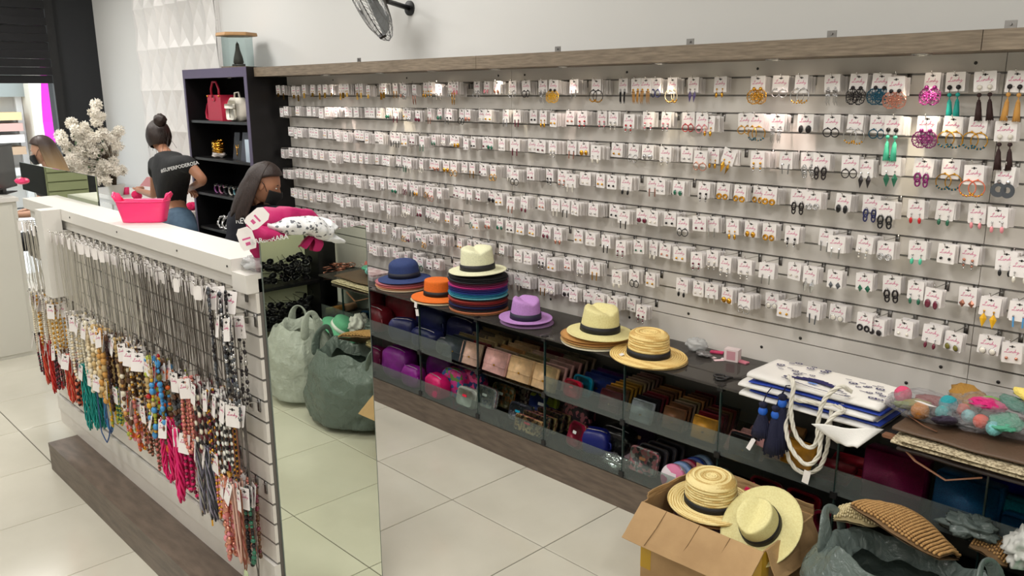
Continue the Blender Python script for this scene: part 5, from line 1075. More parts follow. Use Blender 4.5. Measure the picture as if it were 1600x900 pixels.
flap('right_flap', (W2, .02, bh), (W2, D2 - .02, bh), (.45, 0, -.9), .12, 2)
flap('back_flap', (0.0, D2, bh), (W2, D2, bh), (0, -.05, 1), .045, 3, 1.5); flap('left_flap', (0, D2 - .02, bh), (0, .03, bh), (.15, 0, 1), .03, 4, 1.5)
MB().box((-.0006, -.0006, .05), (.05, -.0001, bh * .55)).build('tape', TAPE, cx_); MB().box((W2 - .06, -.0008, .05), (W2 + .0006, -.0001, bh - .005)).box((W2 + .0001, -.0008, .05), (W2 + .0008, .05, bh - .005)).build('tape', TAPE, cx_)
tx = link('printed_lettering', text_mesh('DOMAPLASTU', .034, .0003, mat('carton_ink', (40, 38, 40), .7), .0006), cx_, (.125, -.0008, bh - .165), (PI / 2, 0, 0))
fr_ = MB(); fr_.box((.02, -.0008, bh - .187), (.23, -.0002, bh - .1845)).box((.02, -.0008, bh - .187), (.0225, -.0002, bh - .13)).box((.2275, -.0008, bh - .187), (.23, -.0002, bh - .13)); fr_.build('printed_frame', mat('carton_ink'), cx_)
MB().box((.03, -.0009, bh - .147), (.2, -.0002, bh - .138)).build('printed_red_line', mat('red_print', (170, 50, 30), .7), cx_)
for k, (c, n) in enumerate((((120, 80, 50), 'dark tan'), ((60, 30, 40), 'dark plum'), ((190, 140, 90), 'light brown'))):
    o = brimhat('%s hat beneath the straw boater inside the carton' % n, .27 + .013 * k, c, -1.63, 2.68, .15, grp='hats in the carton', tilt=.0)
hat('straw braid boater with black band sitting in the carton', (-1.635, 2.675, .335), .168, .099, .115, col=STRAW3, band=BANDB, shape='flat', ridges=8, taper=.93, rot=(.1, .02, 0), group='hats in the carton', droop=-.002)
t = hat('pale yellow straw hat lying tilted in the carton, crown facing out', (-1.385, 2.625, .345), .158, .078, .1, col=STRAW, band=BANDB, shape='pork', group='hats in the carton', droop=.006, upturn=.008)
ax = Vector((.02, -.62, .75)).normalized(); t.rotation_euler = ax.to_track_quat('Z', 'X').to_euler()
t2 = brimhat('teal blue hat brim at the right side of the carton', .28, (10, 130, 160), -1.375, 2.74, .12, grp='hats in the carton'); t2.rotation_euler = (-.2, .55, 0)
MB().box((-.02, -.0005, 0), (.02, .0005, .016)).build('paper_label', CARD, None, loc=at(1225, 794, Z=.36), rot=(-1, 0, -.4)); tag([o for o in bpy.data.objects if o.name.startswith('paper_label')][0], 'white paper label sticking up behind the pale hat in the carton', 'label')
crumple('pink_pouch', 'hot pink pouch peeking out behind the boater in the carton', 'pouch', at(1172, 772, Z=.31), .035, .03, .025, mat('hot_pink_fabric', (214, 10, 80), .6), 4, .2)
# ============================================================ PLASTIC BAGS
def shopping_bag(name, label, c, rx, ry, h, mt_, seed, handles, rz=0, lean=(0, 0)):
    t = thing(name, label, 'plastic bag', c, rz); m = MB()
    def f(u, v):
        a = u * 2 * PI; d = Vector((math.cos(a), math.sin(a), v * 1.6)); q = v
        prof = .80 + .28 * math.sin(PI * min(1, q * .85 + .12)) - .22 * max(0, q - .75) * 2
        if v < .08: prof *= .55 + 5.6 * v
        k = prof * (1 + .12 * noise.noise(Vector((math.cos(a) * 1.3, math.sin(a) * 1.3, v * 1.3 + seed))) + .055 * noise.noise(Vector((math.cos(a) * 3.5, math.sin(a) * 3.5, v * 6 + seed))) + .05 * abs(noise.noise(Vector((math.cos(a) * 9, math.sin(a) * 9, v * 2.2 + seed)))) + .03 * noise.noise(Vector((math.cos(a) * 14, math.sin(a) * 14, v * 14 + seed))))
        z = h * v * (1 + .1 * noise.noise(Vector((math.cos(a) * 2, math.sin(a) * 2, seed * 2))) * v)
        return (rx * math.cos(a) * k + lean[0] * v, ry * math.sin(a) * k + lean[1] * v, max(.002, z))
    m.grid(f, 110, 50, cu=True); n0 = len(m.v); m.f.append(tuple(range(110))[::-1]); m.m.append(0)
    def g(u, v):                                        # rim rolled inwards
        a = u * 2 * PI; p = Vector(f(u, 1)); kk = 1 - .22 * v; return (p.x * kk + lean[0] * (1 - kk), p.y * kk + lean[1] * (1 - kk), p.z - .07 * v ** 1.5 + .012 * math.sin(a * 7 + seed) * v)
    m.grid(g, 110, 6, cu=True); m.build('body', mt_, t, True)
    for (a, hh, wd, ln) in handles:
        m = MB(); A = Vector((math.cos(a) * rx * .8 + lean[0], math.sin(a) * ry * .8 + lean[1], h * .96)); tg = Vector((-math.sin(a), math.cos(a), 0))
        pts = [A - tg * wd - Vector((0, 0, .05)), A - tg * wd * .9 + Vector((0, 0, hh * .55)), A - tg * wd * .3 + Vector((math.cos(a) * ln, math.sin(a) * ln, hh)), A + tg * wd * .4 + Vector((math.cos(a) * ln, math.sin(a) * ln, hh * .95)), A + tg * wd * .95 + Vector((0, 0, hh * .5)), A + tg * wd - Vector((0, 0, .05))]
        m.tube(pts, [.04, .028, .02, .02, .028, .04], 10, flat=.35); m.build('handle', mt_, t, True).modifiers.new('s', 'SUBSURF').render_levels = 2
    return t
GRN = film('grey_green_plastic', (150, 160, 156), (108, 120, 116), .76, .16); WHP = film('white_plastic', (226, 230, 224), (202, 206, 200), .7, .3)
shopping_bag('plastic_bag', 'large grey green plastic bag on the floor holding knitted hats', (-.86, 2.60, .001), .31, .225, .44, GRN, 1.3, [(PI * .98, .1, .06, .03), (-.15, .13, .07, -.02)])
shopping_bag('plastic_bag', 'translucent white plastic bag at the bottom right corner on the floor', (-.30, 2.58, .001), .21, .2, .50, WHP, 4.1, [(PI, .13, .05, 0), (.6, .1, .05, 0)])
# knitted hat: folded crown lying on its side, rows of real stitches
def knit(label, c, a0, L_, wmax, m_, rows_, seed, tiltm, fold=.5):
    t = thing('knitted_hat', label, 'hat', c, (0, 0, a0), 'knitted hats'); base = MB(); st_ = MB()
    def F(u, v):      # u along, v across (0..1)
        wv = wmax * (.62 + .38 * math.sin(PI * (.15 + .75 * u))) * (1 - .25 * max(0, u - .7) / .3); th = .05 * math.sin(PI * (.12 + .8 * u))
        return Vector(((u - .5) * L_, (v - .5) * 2 * wv * .5 + .02 * math.sin(u * 5), .02 + th * math.sin(PI * v) ** .6 + .012 * noise.noise(Vector((u * 3, v * 3, seed)))))
    base.grid(lambda u, v: F(u, v) - Vector((0, 0, .006)), 24, 16); base.grid(lambda u, v: Vector((F(u, 1 - v).x, F(u, 1 - v).y, .008)), 24, 16); base.build('lining', mat('knit_lining_%d' % seed, (110, 84, 54) if seed == 1 else (150, 136, 100), .9), t, True)
    nu = rows_; nv = int(rows_ * 1.0 * wmax / L_)
    for i in range(nu):
        for j in range(nv):
            u = (i + .5) / nu; v = (j + .5 + .25 * (i % 2)) / (nv + .5); p = F(u, v); q = F(min(1, u + .01), v); dx = (q - p).normalized()
            st_.ball((0, 0, 0), (L_ / nu * .5, wmax / nv * .46, .0055), 6, 4, 0, T(*p) @ RZ(.5 if i % 2 else -.5))
    st_.build('stitches', m_, t, True); return t
KNT = knit('tan knitted hat spilling out of the grey green plastic bag', at(1415, 836, Z=.475), math.radians(-14), .31, .33, mat('tan_yarn', (186, 146, 92), .85, rgb2=(160, 120, 72), scale=90), 26, 1, 0)
KNT.rotation_euler = (math.radians(-22), math.radians(10), math.radians(-8))
K2 = knit('cream knitted hat partly under the tan one', at(1345, 818, Z=.465), 0, .15, .17, mat('cream_yarn', (214, 200, 160), .85, rgb2=(180, 164, 120), scale=90), 18, 2, 0); K2.rotation_euler = (math.radians(-15), math.radians(-8), math.radians(10))
K3 = knit('small tan knitted piece showing at the right inside the bag', at(1545, 872, Z=.42), 0, .12, .1, mat('tan_yarn'), 14, 1, 0); K3.rotation_euler = (-.3, .2, 0)
crumple('bag_knot', 'twisted top of the grey green plastic bag', 'plastic bag', at(1515, 838, Z=.47), .085, .05, .035, GRN, 6, .5, 12, 40)
for nm_, lb_, p_, c1 in (('hat', 'mint green sun visor hat sticking out of the big plastic bag toward the mirror', (-.44, 2.80, .44), (110, 190, 150)),):
    t = hat(lb_, p_, .13, .075, .08, col=felt('mint_weave', c1), band=mat('white_ribbon', (230, 230, 226), .6), shape='dome', rot=(-.3, -.5, 0), group='hats in the plastic bag')
# ============================================================ SHELVING SEEN IN THE TALL MIRROR
su = thing('black_shelving', 'black accessory shelving beyond the right edge, seen in the tall mirror', 'shelving', (-.08, 2.42, 0))
SD = .42
MB().box((0, -.02, 0), (SD, 0, 1.3)).build('side_panel', BLACK, su); MB().box((0, .47, 0), (SD, .50, 1.3)).build('side_panel', BLACK, su)
MB().box((SD, -.02, 0), (SD + .015, .865, 1.3)).build('back_panel', BLACK, su)
for z0_, z1_ in ((.02, .39), (.445, .665), (.71, 1.28)): MB().box((.17, .002, z0_), (.18, .468, z1_)).build('pale_backing', mat('pale_wall_reflection', (206, 208, 176), .5), su)  # pale green paints in the wall reflected by a mirrored back
for z_ in (.42, .685): MB().box((.0, .002, z_), (SD - .002, .468, z_ + .02)).build('shelf', BLACK, su)
for z_ in (.39, .665): MB().box((.03, .502, z_), (SD - .002, .86, z_ + .02)).build('shelf', BLACK, su)
def sunglasses_mesh(seed):
    m = MB()
    for s_ in (-1, 1):
        m.tube([(s_ * .032 + .026 * math.cos(2 * PI * i / 14), 0, .02 * math.sin(2 * PI * i / 14)) for i in range(14)], .0025, 5, 0, closed=True); m.lathe([(.0245, 0), (.0001, .003)], 14, 1, T(s_ * .032, 0, 0) @ RX(PI / 2) @ S(1, .8, 1))
        m.tube([(s_ * .058, 0, .008), (s_ * .062, .05, .008), (s_ * .06, .12, 0)], .0025, 5, 0)
    m.tube([(-.008, 0, .006), (0, -.002, .009), (.008, 0, .006)], .0022, 5, 0); return m.mesh('frame', [mat('black_glossy', (14, 14, 16), .12, coat=1), mat('dark_lens', (40, 40, 44), .05, .6)], True)
SGM = sunglasses_mesh(1); rr = random.Random(2); WH = ('upper', 'lower')
for s_, zb in ((0, .707), (1, .442)):
    for k in range(26):
        t = thing('sunglasses', 'black sunglasses, %s from the bottom of the %s heap on the shelving in the mirror' % (ordn(k + 1), WH[s_]), 'sunglasses', (-.08 + rr.uniform(.03, .09), 2.42 + rr.uniform(.08, .40), zb + .02 + .0058 * k * (1 if s_ == 0 else .8)), (rr.uniform(-.5, .5), rr.uniform(-.4, .4), -PI / 2 + rr.uniform(-.7, .7)), 'sunglasses in the %s heap' % WH[s_]); link('frame', SGM, t)
BGM = MB().tube([(.034 * math.cos(2 * PI * i / 20), .034 * math.sin(2 * PI * i / 20), 0) for i in range(20)], .0032, 5, closed=True).mesh('bangle', C_['rose'], True)
for k in range(22):
    o = link('bangle', BGM, None, (-.08 + rr.uniform(.07, .2), 2.98 + rr.uniform(0, .26), .69 + .0035 * k), (rr.uniform(-.3, .3), rr.uniform(-.3, .3), 0)); tag(o, 'copper bangle, %s from the bottom of the heap seen in the tall mirror' % ordn(k + 1), 'bangle', 'heap of copper bangles')
for k, c in enumerate(((206, 196, 140), (170, 120, 60), (226, 170, 140))):
    o = MB().tube([(0, -.05, 0), (0, .05, 0)], .028, 12).build('fabric_roll', mat('roll_%d' % k, c, .8, bump=.4, bscale=60), None, True, (.03, 3.0 + .09 * k, .44)); tag(o, '%s rolled cloth on the black shelving seen in the mirror' % ('yellowish', 'ochre', 'peach')[k], 'cloth roll')
crumple('plastic_bag', 'white crumpled plastic bag end at the bottom right corner', 'plastic bag', at(1598, 882, Z=.44), .05, .07, .06, mat('white_bag_opaque', (214, 214, 208), .35), 12, .5, 14, 44)
# ============================================================ PEOPLE
SKIN = mat('skin_light', (206, 160, 134), .5, sub=.1); SKIN2 = mat('skin_tan', (176, 124, 96), .5, sub=.1); HAIRD = mat('dark_brown_hair', (30, 20, 18), .45, rgb2=(52, 36, 30), scale=40, stretch=(6, 6, .5), bump=.3, bscale=50); HAIRB = None
TEE = mat('black_tshirt', (9, 10, 14), .8, bump=.3, bscale=24); TEE2 = mat('grey_tshirt', (70, 72, 74), .8); JEAN = mat('blue_jeans', (74, 98, 120), .8, rgb2=(56, 78, 100), scale=14, bump=.2, bscale=200); MASK = mat('black_mask', (16, 16, 18), .7); TXW = mat('white_print', (225, 225, 225), .6)
def skin_mesh(name, verts, edges, root, mats, extra=None, sub=2):
    bm = bmesh.new(); lay = bm.verts.layers.skin.verify(); vs = []
    for p, r in verts: v = bm.verts.new(p); v[lay].radius = (r, r) if not isinstance(r, tuple) else r; vs.append(v)
    vs[root][lay].use_root = True
    for a, b in edges: bm.edges.new((vs[a], vs[b]))
    me = bpy.data.meshes.new(name); bm.to_mesh(me); bm.free(); o = bpy.data.objects.new(name, me); COL.objects.link(o)
    k = o.modifiers.new('k', 'SKIN'); k.use_smooth_shade = True; s_ = o.modifiers.new('s', 'SUBSURF'); s_.levels = sub; s_.render_levels = sub
    bpy.context.view_layer.update(); dg = bpy.context.evaluated_depsgraph_get(); m2 = bpy.data.meshes.new_from_object(o.evaluated_get(dg)); bpy.data.objects.remove(o)
    B = MB(); B.add([v.co[:] for v in m2.vertices], [tuple(p.vertices) for p in m2.polygons])
    if extra: B.add(extra.v, extra.f)
    return B.mesh(name, mats, True)
def frame(c, fwd, down=0, tilt=0):
    f = Vector(fwd).normalized(); M = Matrix.Identity(3); z = Vector((0, 0, 1)); y = z.cross(f).normalized(); M = Matrix((f, y, z)).transposed().to_4x4()
    return Matrix.Translation(c) @ M @ RY(down) @ RX(tilt)
def head_mb(Mx, s_=1):
    m = MB()
    def f(u, v):
        a = u * 2 * PI; b = v * PI; d = Vector((math.sin(b) * math.cos(a), math.sin(b) * math.sin(a), math.cos(b))); x, y, z = d.x * .094, d.y * .074, d.z * .112
        if z < 0: y *= 1 - .35 * (-d.z) ** 1.5; x = x * (1 - .12 * -d.z) + .018 * -d.z
        if d.x > 0:
            fy = abs(y)
            x += .022 * math.exp(-((y / .011) ** 2) - ((z + .022) / .018) ** 2)                       # nose
            x -= .010 * math.exp(-(((fy - .03) / .016) ** 2) - ((z - .002) / .013) ** 2)               # eye sockets
            x += .006 * math.exp(-((y / .022) ** 2) - ((z + .058) / .008) ** 2)                        # lips
            x += .008 * math.exp(-((y / .02) ** 2) - ((z + .088) / .014) ** 2)                         # chin
            x += .004 * math.exp(-((fy / .05) ** 2) - ((z - .022) / .009) ** 2)
        return (x * s_, y * s_, z * s_)
    m.grid(f, 36, 26, cu=True, M=Mx)
    for q in (-1, 1): m.ball((-.005, q * .074 * s_, -.008), (.017, .007, .03), 8, 6, 0, Mx)
    return m
def face_parts(t, Mx):
    for q in (-1, 1):
        MB().ball((.078, q * .030, .002), (.008, .011, .005), 8, 6, 0, Mx).build('eye', mat('eye_white', (225, 222, 216), .3), t, True); MB().ball((.084, q * .030, .002), (.0035, .0045, .0045), 8, 6, 0, Mx).build('iris', mat('iris_brown', (50, 34, 24), .3), t, True)
        MB().tube([Mx @ Vector((.084, q * .016, .022)), Mx @ Vector((.084, q * .03, .026)), Mx @ Vector((.078, q * .046, .022))], .003, 5).build('eyebrow', HAIRD, t, True)
def mask_part(t, Mx):
    m = MB(); 
    def f(u, v):
        a = (u - .5) * 2.3; z = -.015 - .085 * v; r = 1.06 - .1 * abs(v - .4); x = (.098 + .022 * math.exp(-(a / .35) ** 2) * (1 - abs(v - .3))) * math.cos(a) * r; y = .078 * math.sin(a) * r * (1 - .25 * v); return (x + .004, y, z)
    m.grid(f, 20, 12, 0, Mx); o = m.build('face_mask', MASK, t, True); o.modifiers.new('s', 'SOLIDIFY').thickness = .002
    for q in (-1, 1): MB().tube([Mx @ Vector((.035, q * .074, -.03)), Mx @ Vector((.012, q * .082, .002)), Mx @ Vector((-.008, q * .084, .018))], .0022, 5).build('mask_loop', MASK, t, True)
def hand(V, E, wrist_i, wrist, d, up, s_=1):
    d = Vector(d).normalized(); up = Vector(up).normalized(); side = d.cross(up).normalized(); W = Vector(wrist); V.append((W + d * .045 * s_, (.028 * s_, .016 * s_))); pi = len(V) - 1; E.append((wrist_i, pi))
    for k, (o_, L_) in enumerate(((-.026, .062), (-.009, .072), (.009, .068), (.025, .052))):
        a = W + d * .075 * s_ + side * o_ * s_; V.append((a, .0092 * s_)); V.append((a + (d * .8 - up * .35).normalized() * L_ * .5 * s_, .0085 * s_)); V.append((a + (d * .8 - up * .35).normalized() * L_ * .5 * s_ + (d * .35 - up * .9).normalized() * L_ * .5 * s_, .0075 * s_)); n = len(V); E += [(pi, n - 3), (n - 3, n - 2), (n - 2, n - 1)]
    a = W + d * .03 * s_ - side * .03 * s_; V.append((a, .011 * s_)); V.append((a + (d * .6 - side * .5).normalized() * .035 * s_, .0095 * s_)); V.append((a + (d * .9 - side * .2 - up * .3).normalized() * .06 * s_, .008 * s_)); n = len(V); E += [(pi, n - 3), (n - 3, n - 2), (n - 2, n - 1)]
# ---- woman standing behind the counter, back turned
PB = at(272, 330, Y=2.48); P0 = Vector((PB.x, PB.y, 0))
def pq(px, py, Y): return at(px, py, Y=Y)
def person(label, loc): return thing('person', label, 'person', loc, 0)
tB = person('woman with dark hair in a bun, black t-shirt and jeans standing behind the counter', (P0.x, P0.y, 0))
def rel(v): return Vector(v) - P0
hip, waist, chest, neckb, hd = pq(277, 343, 2.47), pq(268, 310, 2.50), pq(268, 270, 2.50), pq(260, 240, 2.53), pq(248, 213, 2.56)
ls, le, lw = pq(243, 254, 2.60), pq(241, 305, 2.66), pq(214, 297, 2.86); rs, re, rw = pq(292, 254, 2.44), pq(318, 282, 2.50), pq(294, 296, 2.80)
lh, rh = pq(267, 358, 2.52), pq(288, 358, 2.42)
V = [(hip, .105), (waist, .088), (chest, .098), (neckb, .045), (hd - Vector((0, 0, .06)), .042), (ls, .045), (le, .034), (lw, .022), (rs, .045), (re, .034), (rw, .022), (lh, .085), (lh * 1 + Vector((0, .02, -.38)), .055), (Vector((lh.x, lh.y, .08)), .035), (Vector((lh.x - .06, lh.y + .1, .03)), .03), (rh, .085), (rh + Vector((0, .02, -.38)), .055), (Vector((rh.x, rh.y, .08)), .035), (Vector((rh.x - .06, rh.y + .1, .03)), .03)]
E_ = [(0, 1), (1, 2), (2, 3), (3, 4), (2, 5), (5, 6), (6, 7), (2, 8), (8, 9), (9, 10), (0, 11), (11, 12), (12, 13), (13, 14), (0, 15), (15, 16), (16, 17), (17, 18)]
hand(V, E_, 7, lw, (-.6, .5, .2), (0, 0, 1)); hand(V, E_, 10, rw, (-.5, .6, -.3), (0, 0, 1))
HB = frame(hd - P0, (-.85, .35, 0), .35)
link('body', skin_mesh('body', [(rel(p), r) for p, r in V], E_, 0, SKIN2, head_mb(HB)), tB)
def cloth_skin(name, vv, ee, m_, t, P_=None): return link(name, skin_mesh(name, [(Vector(p) - P_, r) for p, r in vv], ee, 0, m_), t)
cloth_skin('tshirt', [(waist - Vector((0, 0, .12)), (.12, .112)), (waist, .105), (chest, .122), (neckb - Vector((0, 0, .035)), .078), (ls, .064), (ls.lerp(le, .42), .056), (rs, .064), (rs.lerp(re, .5), .056)], [(0, 1), (1, 2), (2, 3), (2, 4), (4, 5), (2, 6), (6, 7)], TEE, tB, P0)
cloth_skin('jeans', [(hip + Vector((0, 0, .05)), .116), (lh, .106), (lh + Vector((0, .02, -.38)), .07), (Vector((lh.x, lh.y, .12)), .055), (rh, .108), (rh + Vector((0, .02, -.38)), .07), (Vector((rh.x, rh.y, .12)), .055)], [(0, 1), (1, 2), (2, 3), (0, 4), (4, 5), (5, 6)], JEAN, tB, P0)
def hairgrid(Mx, s_, seed, cover, low):
    m = MB()
    def f(u, v):
        a = u * 2 * PI; b = v * cover; d = Vector((math.sin(b) * math.cos(a), math.sin(b) * math.sin(a), math.cos(b))); face = max(0, d.x) * max(0, .75 - d.z)
        k = 1.13 - .55 * face + .03 * noise.noise(d * 6 + Vector((seed, 0, 0))); z = d.z * .122
        return (d.x * .1 * k - .004, d.y * .082 * k, z * (1.06 if z > 0 else low))
    m.grid(f, 36, 20, cu=True, M=Mx); return m
hairgrid(HB, 1, 1, 2.35, 1.0).build('hair', HAIRD, tB, True)
bn = MB()
def fb(u, v): a = u * 2 * PI; b = v * PI; d = Vector((math.sin(b) * math.cos(a), math.sin(b) * math.sin(a), math.cos(b))); return d * .047 * (1 + .15 * noise.noise(d * 4) + .06 * math.sin(a * 5 + b * 6))
bn.grid(fb, 20, 14, cu=True, M=T(*(rel(pq(250, 188, 2.52))))); bn.build('hair_bun', HAIRD, tB, True)
wm = MB(); rr = random.Random(4)
for k in range(14):
    b = rel(pq(248 + rr.uniform(-18, 18), 205 + rr.uniform(-5, 14), 2.5)); d = Vector((rr.uniform(-.06, .06), rr.uniform(-.05, .05), -rr.uniform(.05, .14))); wm.tube([b, b + d * .5 + Vector((rr.uniform(-.02, .02), 0, 0)), b + d], .0014, 3)
wm.build('loose_strands', HAIRD, tB)
tx = link('printed_lettering', text_mesh('#SUPERPODEROSA', .034, .0004, TXW, .0004), tB); bk = rel(pq(283, 263, 2.40)); tx.matrix_local = Matrix.Translation(bk + Vector((.045, -.028, .015))) @ RZ(math.radians(38)) @ RX(PI / 2) @ RZ(math.radians(12))
pm = crumple('pink_pompom', 'hot pink pompom keyring dangling from the hand of the standing woman', 'pompom', tuple(pq(214, 305, 2.84) - Vector((0, 0, .045))), .045, .045, .045, mat('hot_pink_fur', (236, 30, 100), .9, bump=1, bscale=200), 2, .15, 14, 30)
# ---- woman at the desk, profile
HAIRB = grad('ash_blond_hair', (176, 146, 104), (58, 42, 36), 1.28, 1.52)
XA = -8.15; hA = at(67, 236, X=XA); PA = Vector((XA + .05, hA.y + .02, 0)); tA = person('woman with long ash blond hair and black face mask sitting behind the reception desk', PA)
HA = frame(hA - PA, (-.62, -.78, 0), .22); nA = hA + Vector((.02, .03, -.17)); shc = nA + Vector((.0, .02, -.08))
lsA, rsA = shc + Vector((-.12, .12, -.01)), shc + Vector((.13, -.10, -.01)); V = [(shc + Vector((0, 0, -.46)), .12), (shc + Vector((0, 0, -.2)), .095), (shc - Vector((0, 0, .06)), .095), (nA, .045), (hA - Vector((0, 0, .05)), .042), (lsA, .044), (lsA + Vector((-.06, -.06, -.26)), .035), (lsA + Vector((-.22, -.25, -.28)), .023), (rsA, .044), (rsA + Vector((-.02, -.1, -.26)), .035), (rsA + Vector((-.18, -.28, -.28)), .023), (shc + Vector((-.1, .0, -.52)), .06), (shc + Vector((-.32, -.3, -.55)), .04), (Vector((shc.x - .3, shc.y - .32, .1)), .04), (shc + Vector((.06, -.1, -.52)), .06), (shc + Vector((-.18, -.42, -.55)), .04), (Vector((shc.x - .16, shc.y - .44, .1)), .04)]
E_ = [(0, 1), (1, 2), (2, 3), (3, 4), (2, 5), (5, 6), (6, 7), (2, 8), (8, 9), (9, 10), (0, 11), (11, 12), (12, 13), (0, 14), (14, 15), (15, 16)]
hand(V, E_, 7, lsA + Vector((-.22, -.25, -.28)), (-.6, -.7, 0), (0, 0, 1)); hand(V, E_, 10, rsA + Vector((-.18, -.28, -.28)), (-.6, -.7, 0), (0, 0, 1))
link('body', skin_mesh('body', [(p - PA, r) for p, r in V], E_, 0, SKIN, head_mb(HA)), tA); face_parts(tA, HA); mask_part(tA, HA)
cloth_skin('tshirt', [(shc + Vector((0, 0, -.44)), .135), (shc + Vector((0, 0, -.2)), .115), (shc - Vector((0, 0, .06)), .115), (lsA, .062), (lsA + Vector((-.03, -.03, -.13)), .055), (rsA, .062), (rsA + Vector((-.01, -.05, -.13)), .055)], [(0, 1), (1, 2), (2, 3), (3, 4), (2, 5), (5, 6)], TEE2, tA, PA)
cloth_skin('trousers', [(shc + Vector((0, 0, -.5)), .13), (shc + Vector((-.1, .0, -.52)), .1), (shc + Vector((-.32, -.3, -.55)), .075), (Vector((shc.x - .3, shc.y - .32, .12)), .06), (shc + Vector((.06, -.1, -.52)), .1), (shc + Vector((-.18, -.42, -.55)), .075), (Vector((shc.x - .16, shc.y - .44, .12)), .06)], [(0, 1), (1, 2), (2, 3), (0, 4), (4, 5), (5, 6)], mat('dark_trousers', (30, 32, 38), .8), tA, PA)
def longhair(Mx, L_, m_, t, seed, part=.3, wide=.105, back=.02):
    m = MB()
    def f(u, v):
        a = (.27 + .46 * u) * 2 * PI                       # leave the face open
        if v < .38:
            b = v / .38 * 1.65; d = Vector((math.sin(b) * math.cos(a * (.0 + 1)), math.sin(b) * math.sin(a), math.cos(b))); wob = noise.noise(d * 7 + Vector((seed, 0, 0)))
            fa = a if b > .8 else a
            return (d.x * .108 - .004, d.y * .088, d.z * .128 + .004 * wob)
        q = (v - .38) / .62; x = math.sin(1.65) * math.cos(a) * .108 - .004; y = math.sin(1.65) * math.sin(a) * .088; w_ = 1 + .12 * math.sin(q * 2.2) + .06 * noise.noise(Vector((math.cos(a) * 5, math.sin(a) * 5, q * 2 + seed)))
        return (x * w_ - back * q, y * w_, -.0 - L_ * q * (1 + .08 * math.sin(a * 11)))
    m.grid(f, 44, 26, 0, Mx)
    def g(u, v): a = u * 2 * PI; b = v * (1.25 - .38 * max(0, math.cos(a)) ** .5); d = Vector((math.sin(b) * math.cos(a), math.sin(b) * math.sin(a), math.cos(b))); return (d.x * .106 - .004, d.y * .087, d.z * .127)
    m.grid(g, 30, 10, 0, Mx, cu=True); o = m.build('hair', m_, t, True); o.modifiers.new('s', 'SOLIDIFY').thickness = .012; return o
longhair(HA, .27, HAIRB, tA, 2)
ch = thing('office_chair', 'dark office chair that the woman at the reception desk sits on', 'chair', (PA.x, PA.y, 0)); zc = shc.z - .64
MB().rbox((.02, 0, zc), (.42, .42, .06), .03).build('seat', BLACK, ch, True); MB().tube([(.02, 0, .08), (.02, 0, zc - .03)], .025, 10).build('column', DARKM, ch)
m = MB(); [m.tube([(.02, 0, .08), (.02 + .26 * math.cos(k * 1.257), .26 * math.sin(k * 1.257), .05)], .018, 6) for k in range(5)]; [m.ball((.02 + .26 * math.cos(k * 1.257), .26 * math.sin(k * 1.257), .027), .026, 8, 6) for k in range(5)]; m.build('base', BLACK, ch)
# ---- woman crouching in front of the cabinet
YC = 2.50; hC = at(413, 287, Y=YC); PC = Vector((hC.x - .1, hC.y - .05, 0)); tC = person('woman with long dark hair and navy t-shirt bending in front of the black cabinet', PC)
HC = frame(hC - PC, (.6, .85, 0), .4); nC = at(404, 315, Y=YC); shC = at(405, 335, Y=2.50); lsC, rsC = at(372, 338, Y=2.42), at(450, 335, Y=2.56); hpC = Vector((shC.x - .22, shC.y - .15, shC.z - .42))
V = [(hpC, .12), (hpC.lerp(shC, .5), .1), (shC - Vector((0, 0, .05)), .1), (nC, .045), (hC - Vector((.03, .02, .05)), .042), (lsC, .045), (lsC + Vector((.03, .05, -.27)), .035), (lsC + Vector((.25, .15, -.36)), .023), (rsC, .045), (rsC + Vector((.06, .08, -.25)), .035), (rsC + Vector((.22, .2, -.36)), .023), (hpC + Vector((.03, .1, -.06)), .085), (hpC + Vector((.14, .16, -.38)), .055), (Vector((hpC.x + .05, hpC.y + .12, .08)), .036), (Vector((hpC.x + .16, hpC.y + .17, .03)), .03), (hpC + Vector((.0, -.1, -.06)), .085), (hpC + Vector((.12, -.06, -.38)), .055), (Vector((hpC.x + .02, hpC.y - .1, .08)), .036), (Vector((hpC.x + .13, hpC.y - .06, .03)), .03)]
E_ = [(0, 1), (1, 2), (2, 3), (3, 4), (2, 5), (5, 6), (6, 7), (2, 8), (8, 9), (9, 10), (0, 11), (11, 12), (12, 13), (13, 14), (0, 15), (15, 16), (16, 17), (17, 18)]
hand(V, E_, 7, V[7][0], (.8, .4, -.2), (0, 0, 1)); hand(V, E_, 10, V[10][0], (.8, .4, -.2), (0, 0, 1))
link('body', skin_mesh('body', [(p - PC, r) for p, r in V], E_, 0, SKIN2, head_mb(HC)), tC); face_parts(tC, HC); mask_part(tC, HC)
TEE3 = mat('navy_tshirt', (16, 19, 32), .8, bump=.3, bscale=24)
cloth_skin('tshirt', [(hpC + Vector((0, 0, .02)), .135), (hpC.lerp(shC, .5), .125), (shC - Vector((0, 0, .04)), .135), (nC - Vector((0, 0, .05)), .08), (lsC, .066), (lsC + Vector((.015, .025, -.14)), .058), (rsC, .066), (rsC + Vector((.03, .04, -.13)), .058)], [(0, 1), (1, 2), (2, 3), (2, 4), (4, 5), (2, 6), (6, 7)], TEE3, tC, PC)
cloth_skin('trousers', [(hpC, .13), (hpC + Vector((.03, .1, -.06)), .105), (hpC + Vector((.14, .16, -.38)), .07), (Vector((hpC.x + .05, hpC.y + .12, .12)), .055), (hpC + Vector((.0, -.1, -.06)), .105), (hpC + Vector((.12, -.06, -.38)), .07), (Vector((hpC.x + .02, hpC.y - .1, .12)), .055)], [(0, 1), (1, 2), (2, 3), (0, 4), (4, 5), (5, 6)], mat('dark_trousers'), tC, PC)
longhair(HC, .24, HAIRD, tC, 5, back=.0)
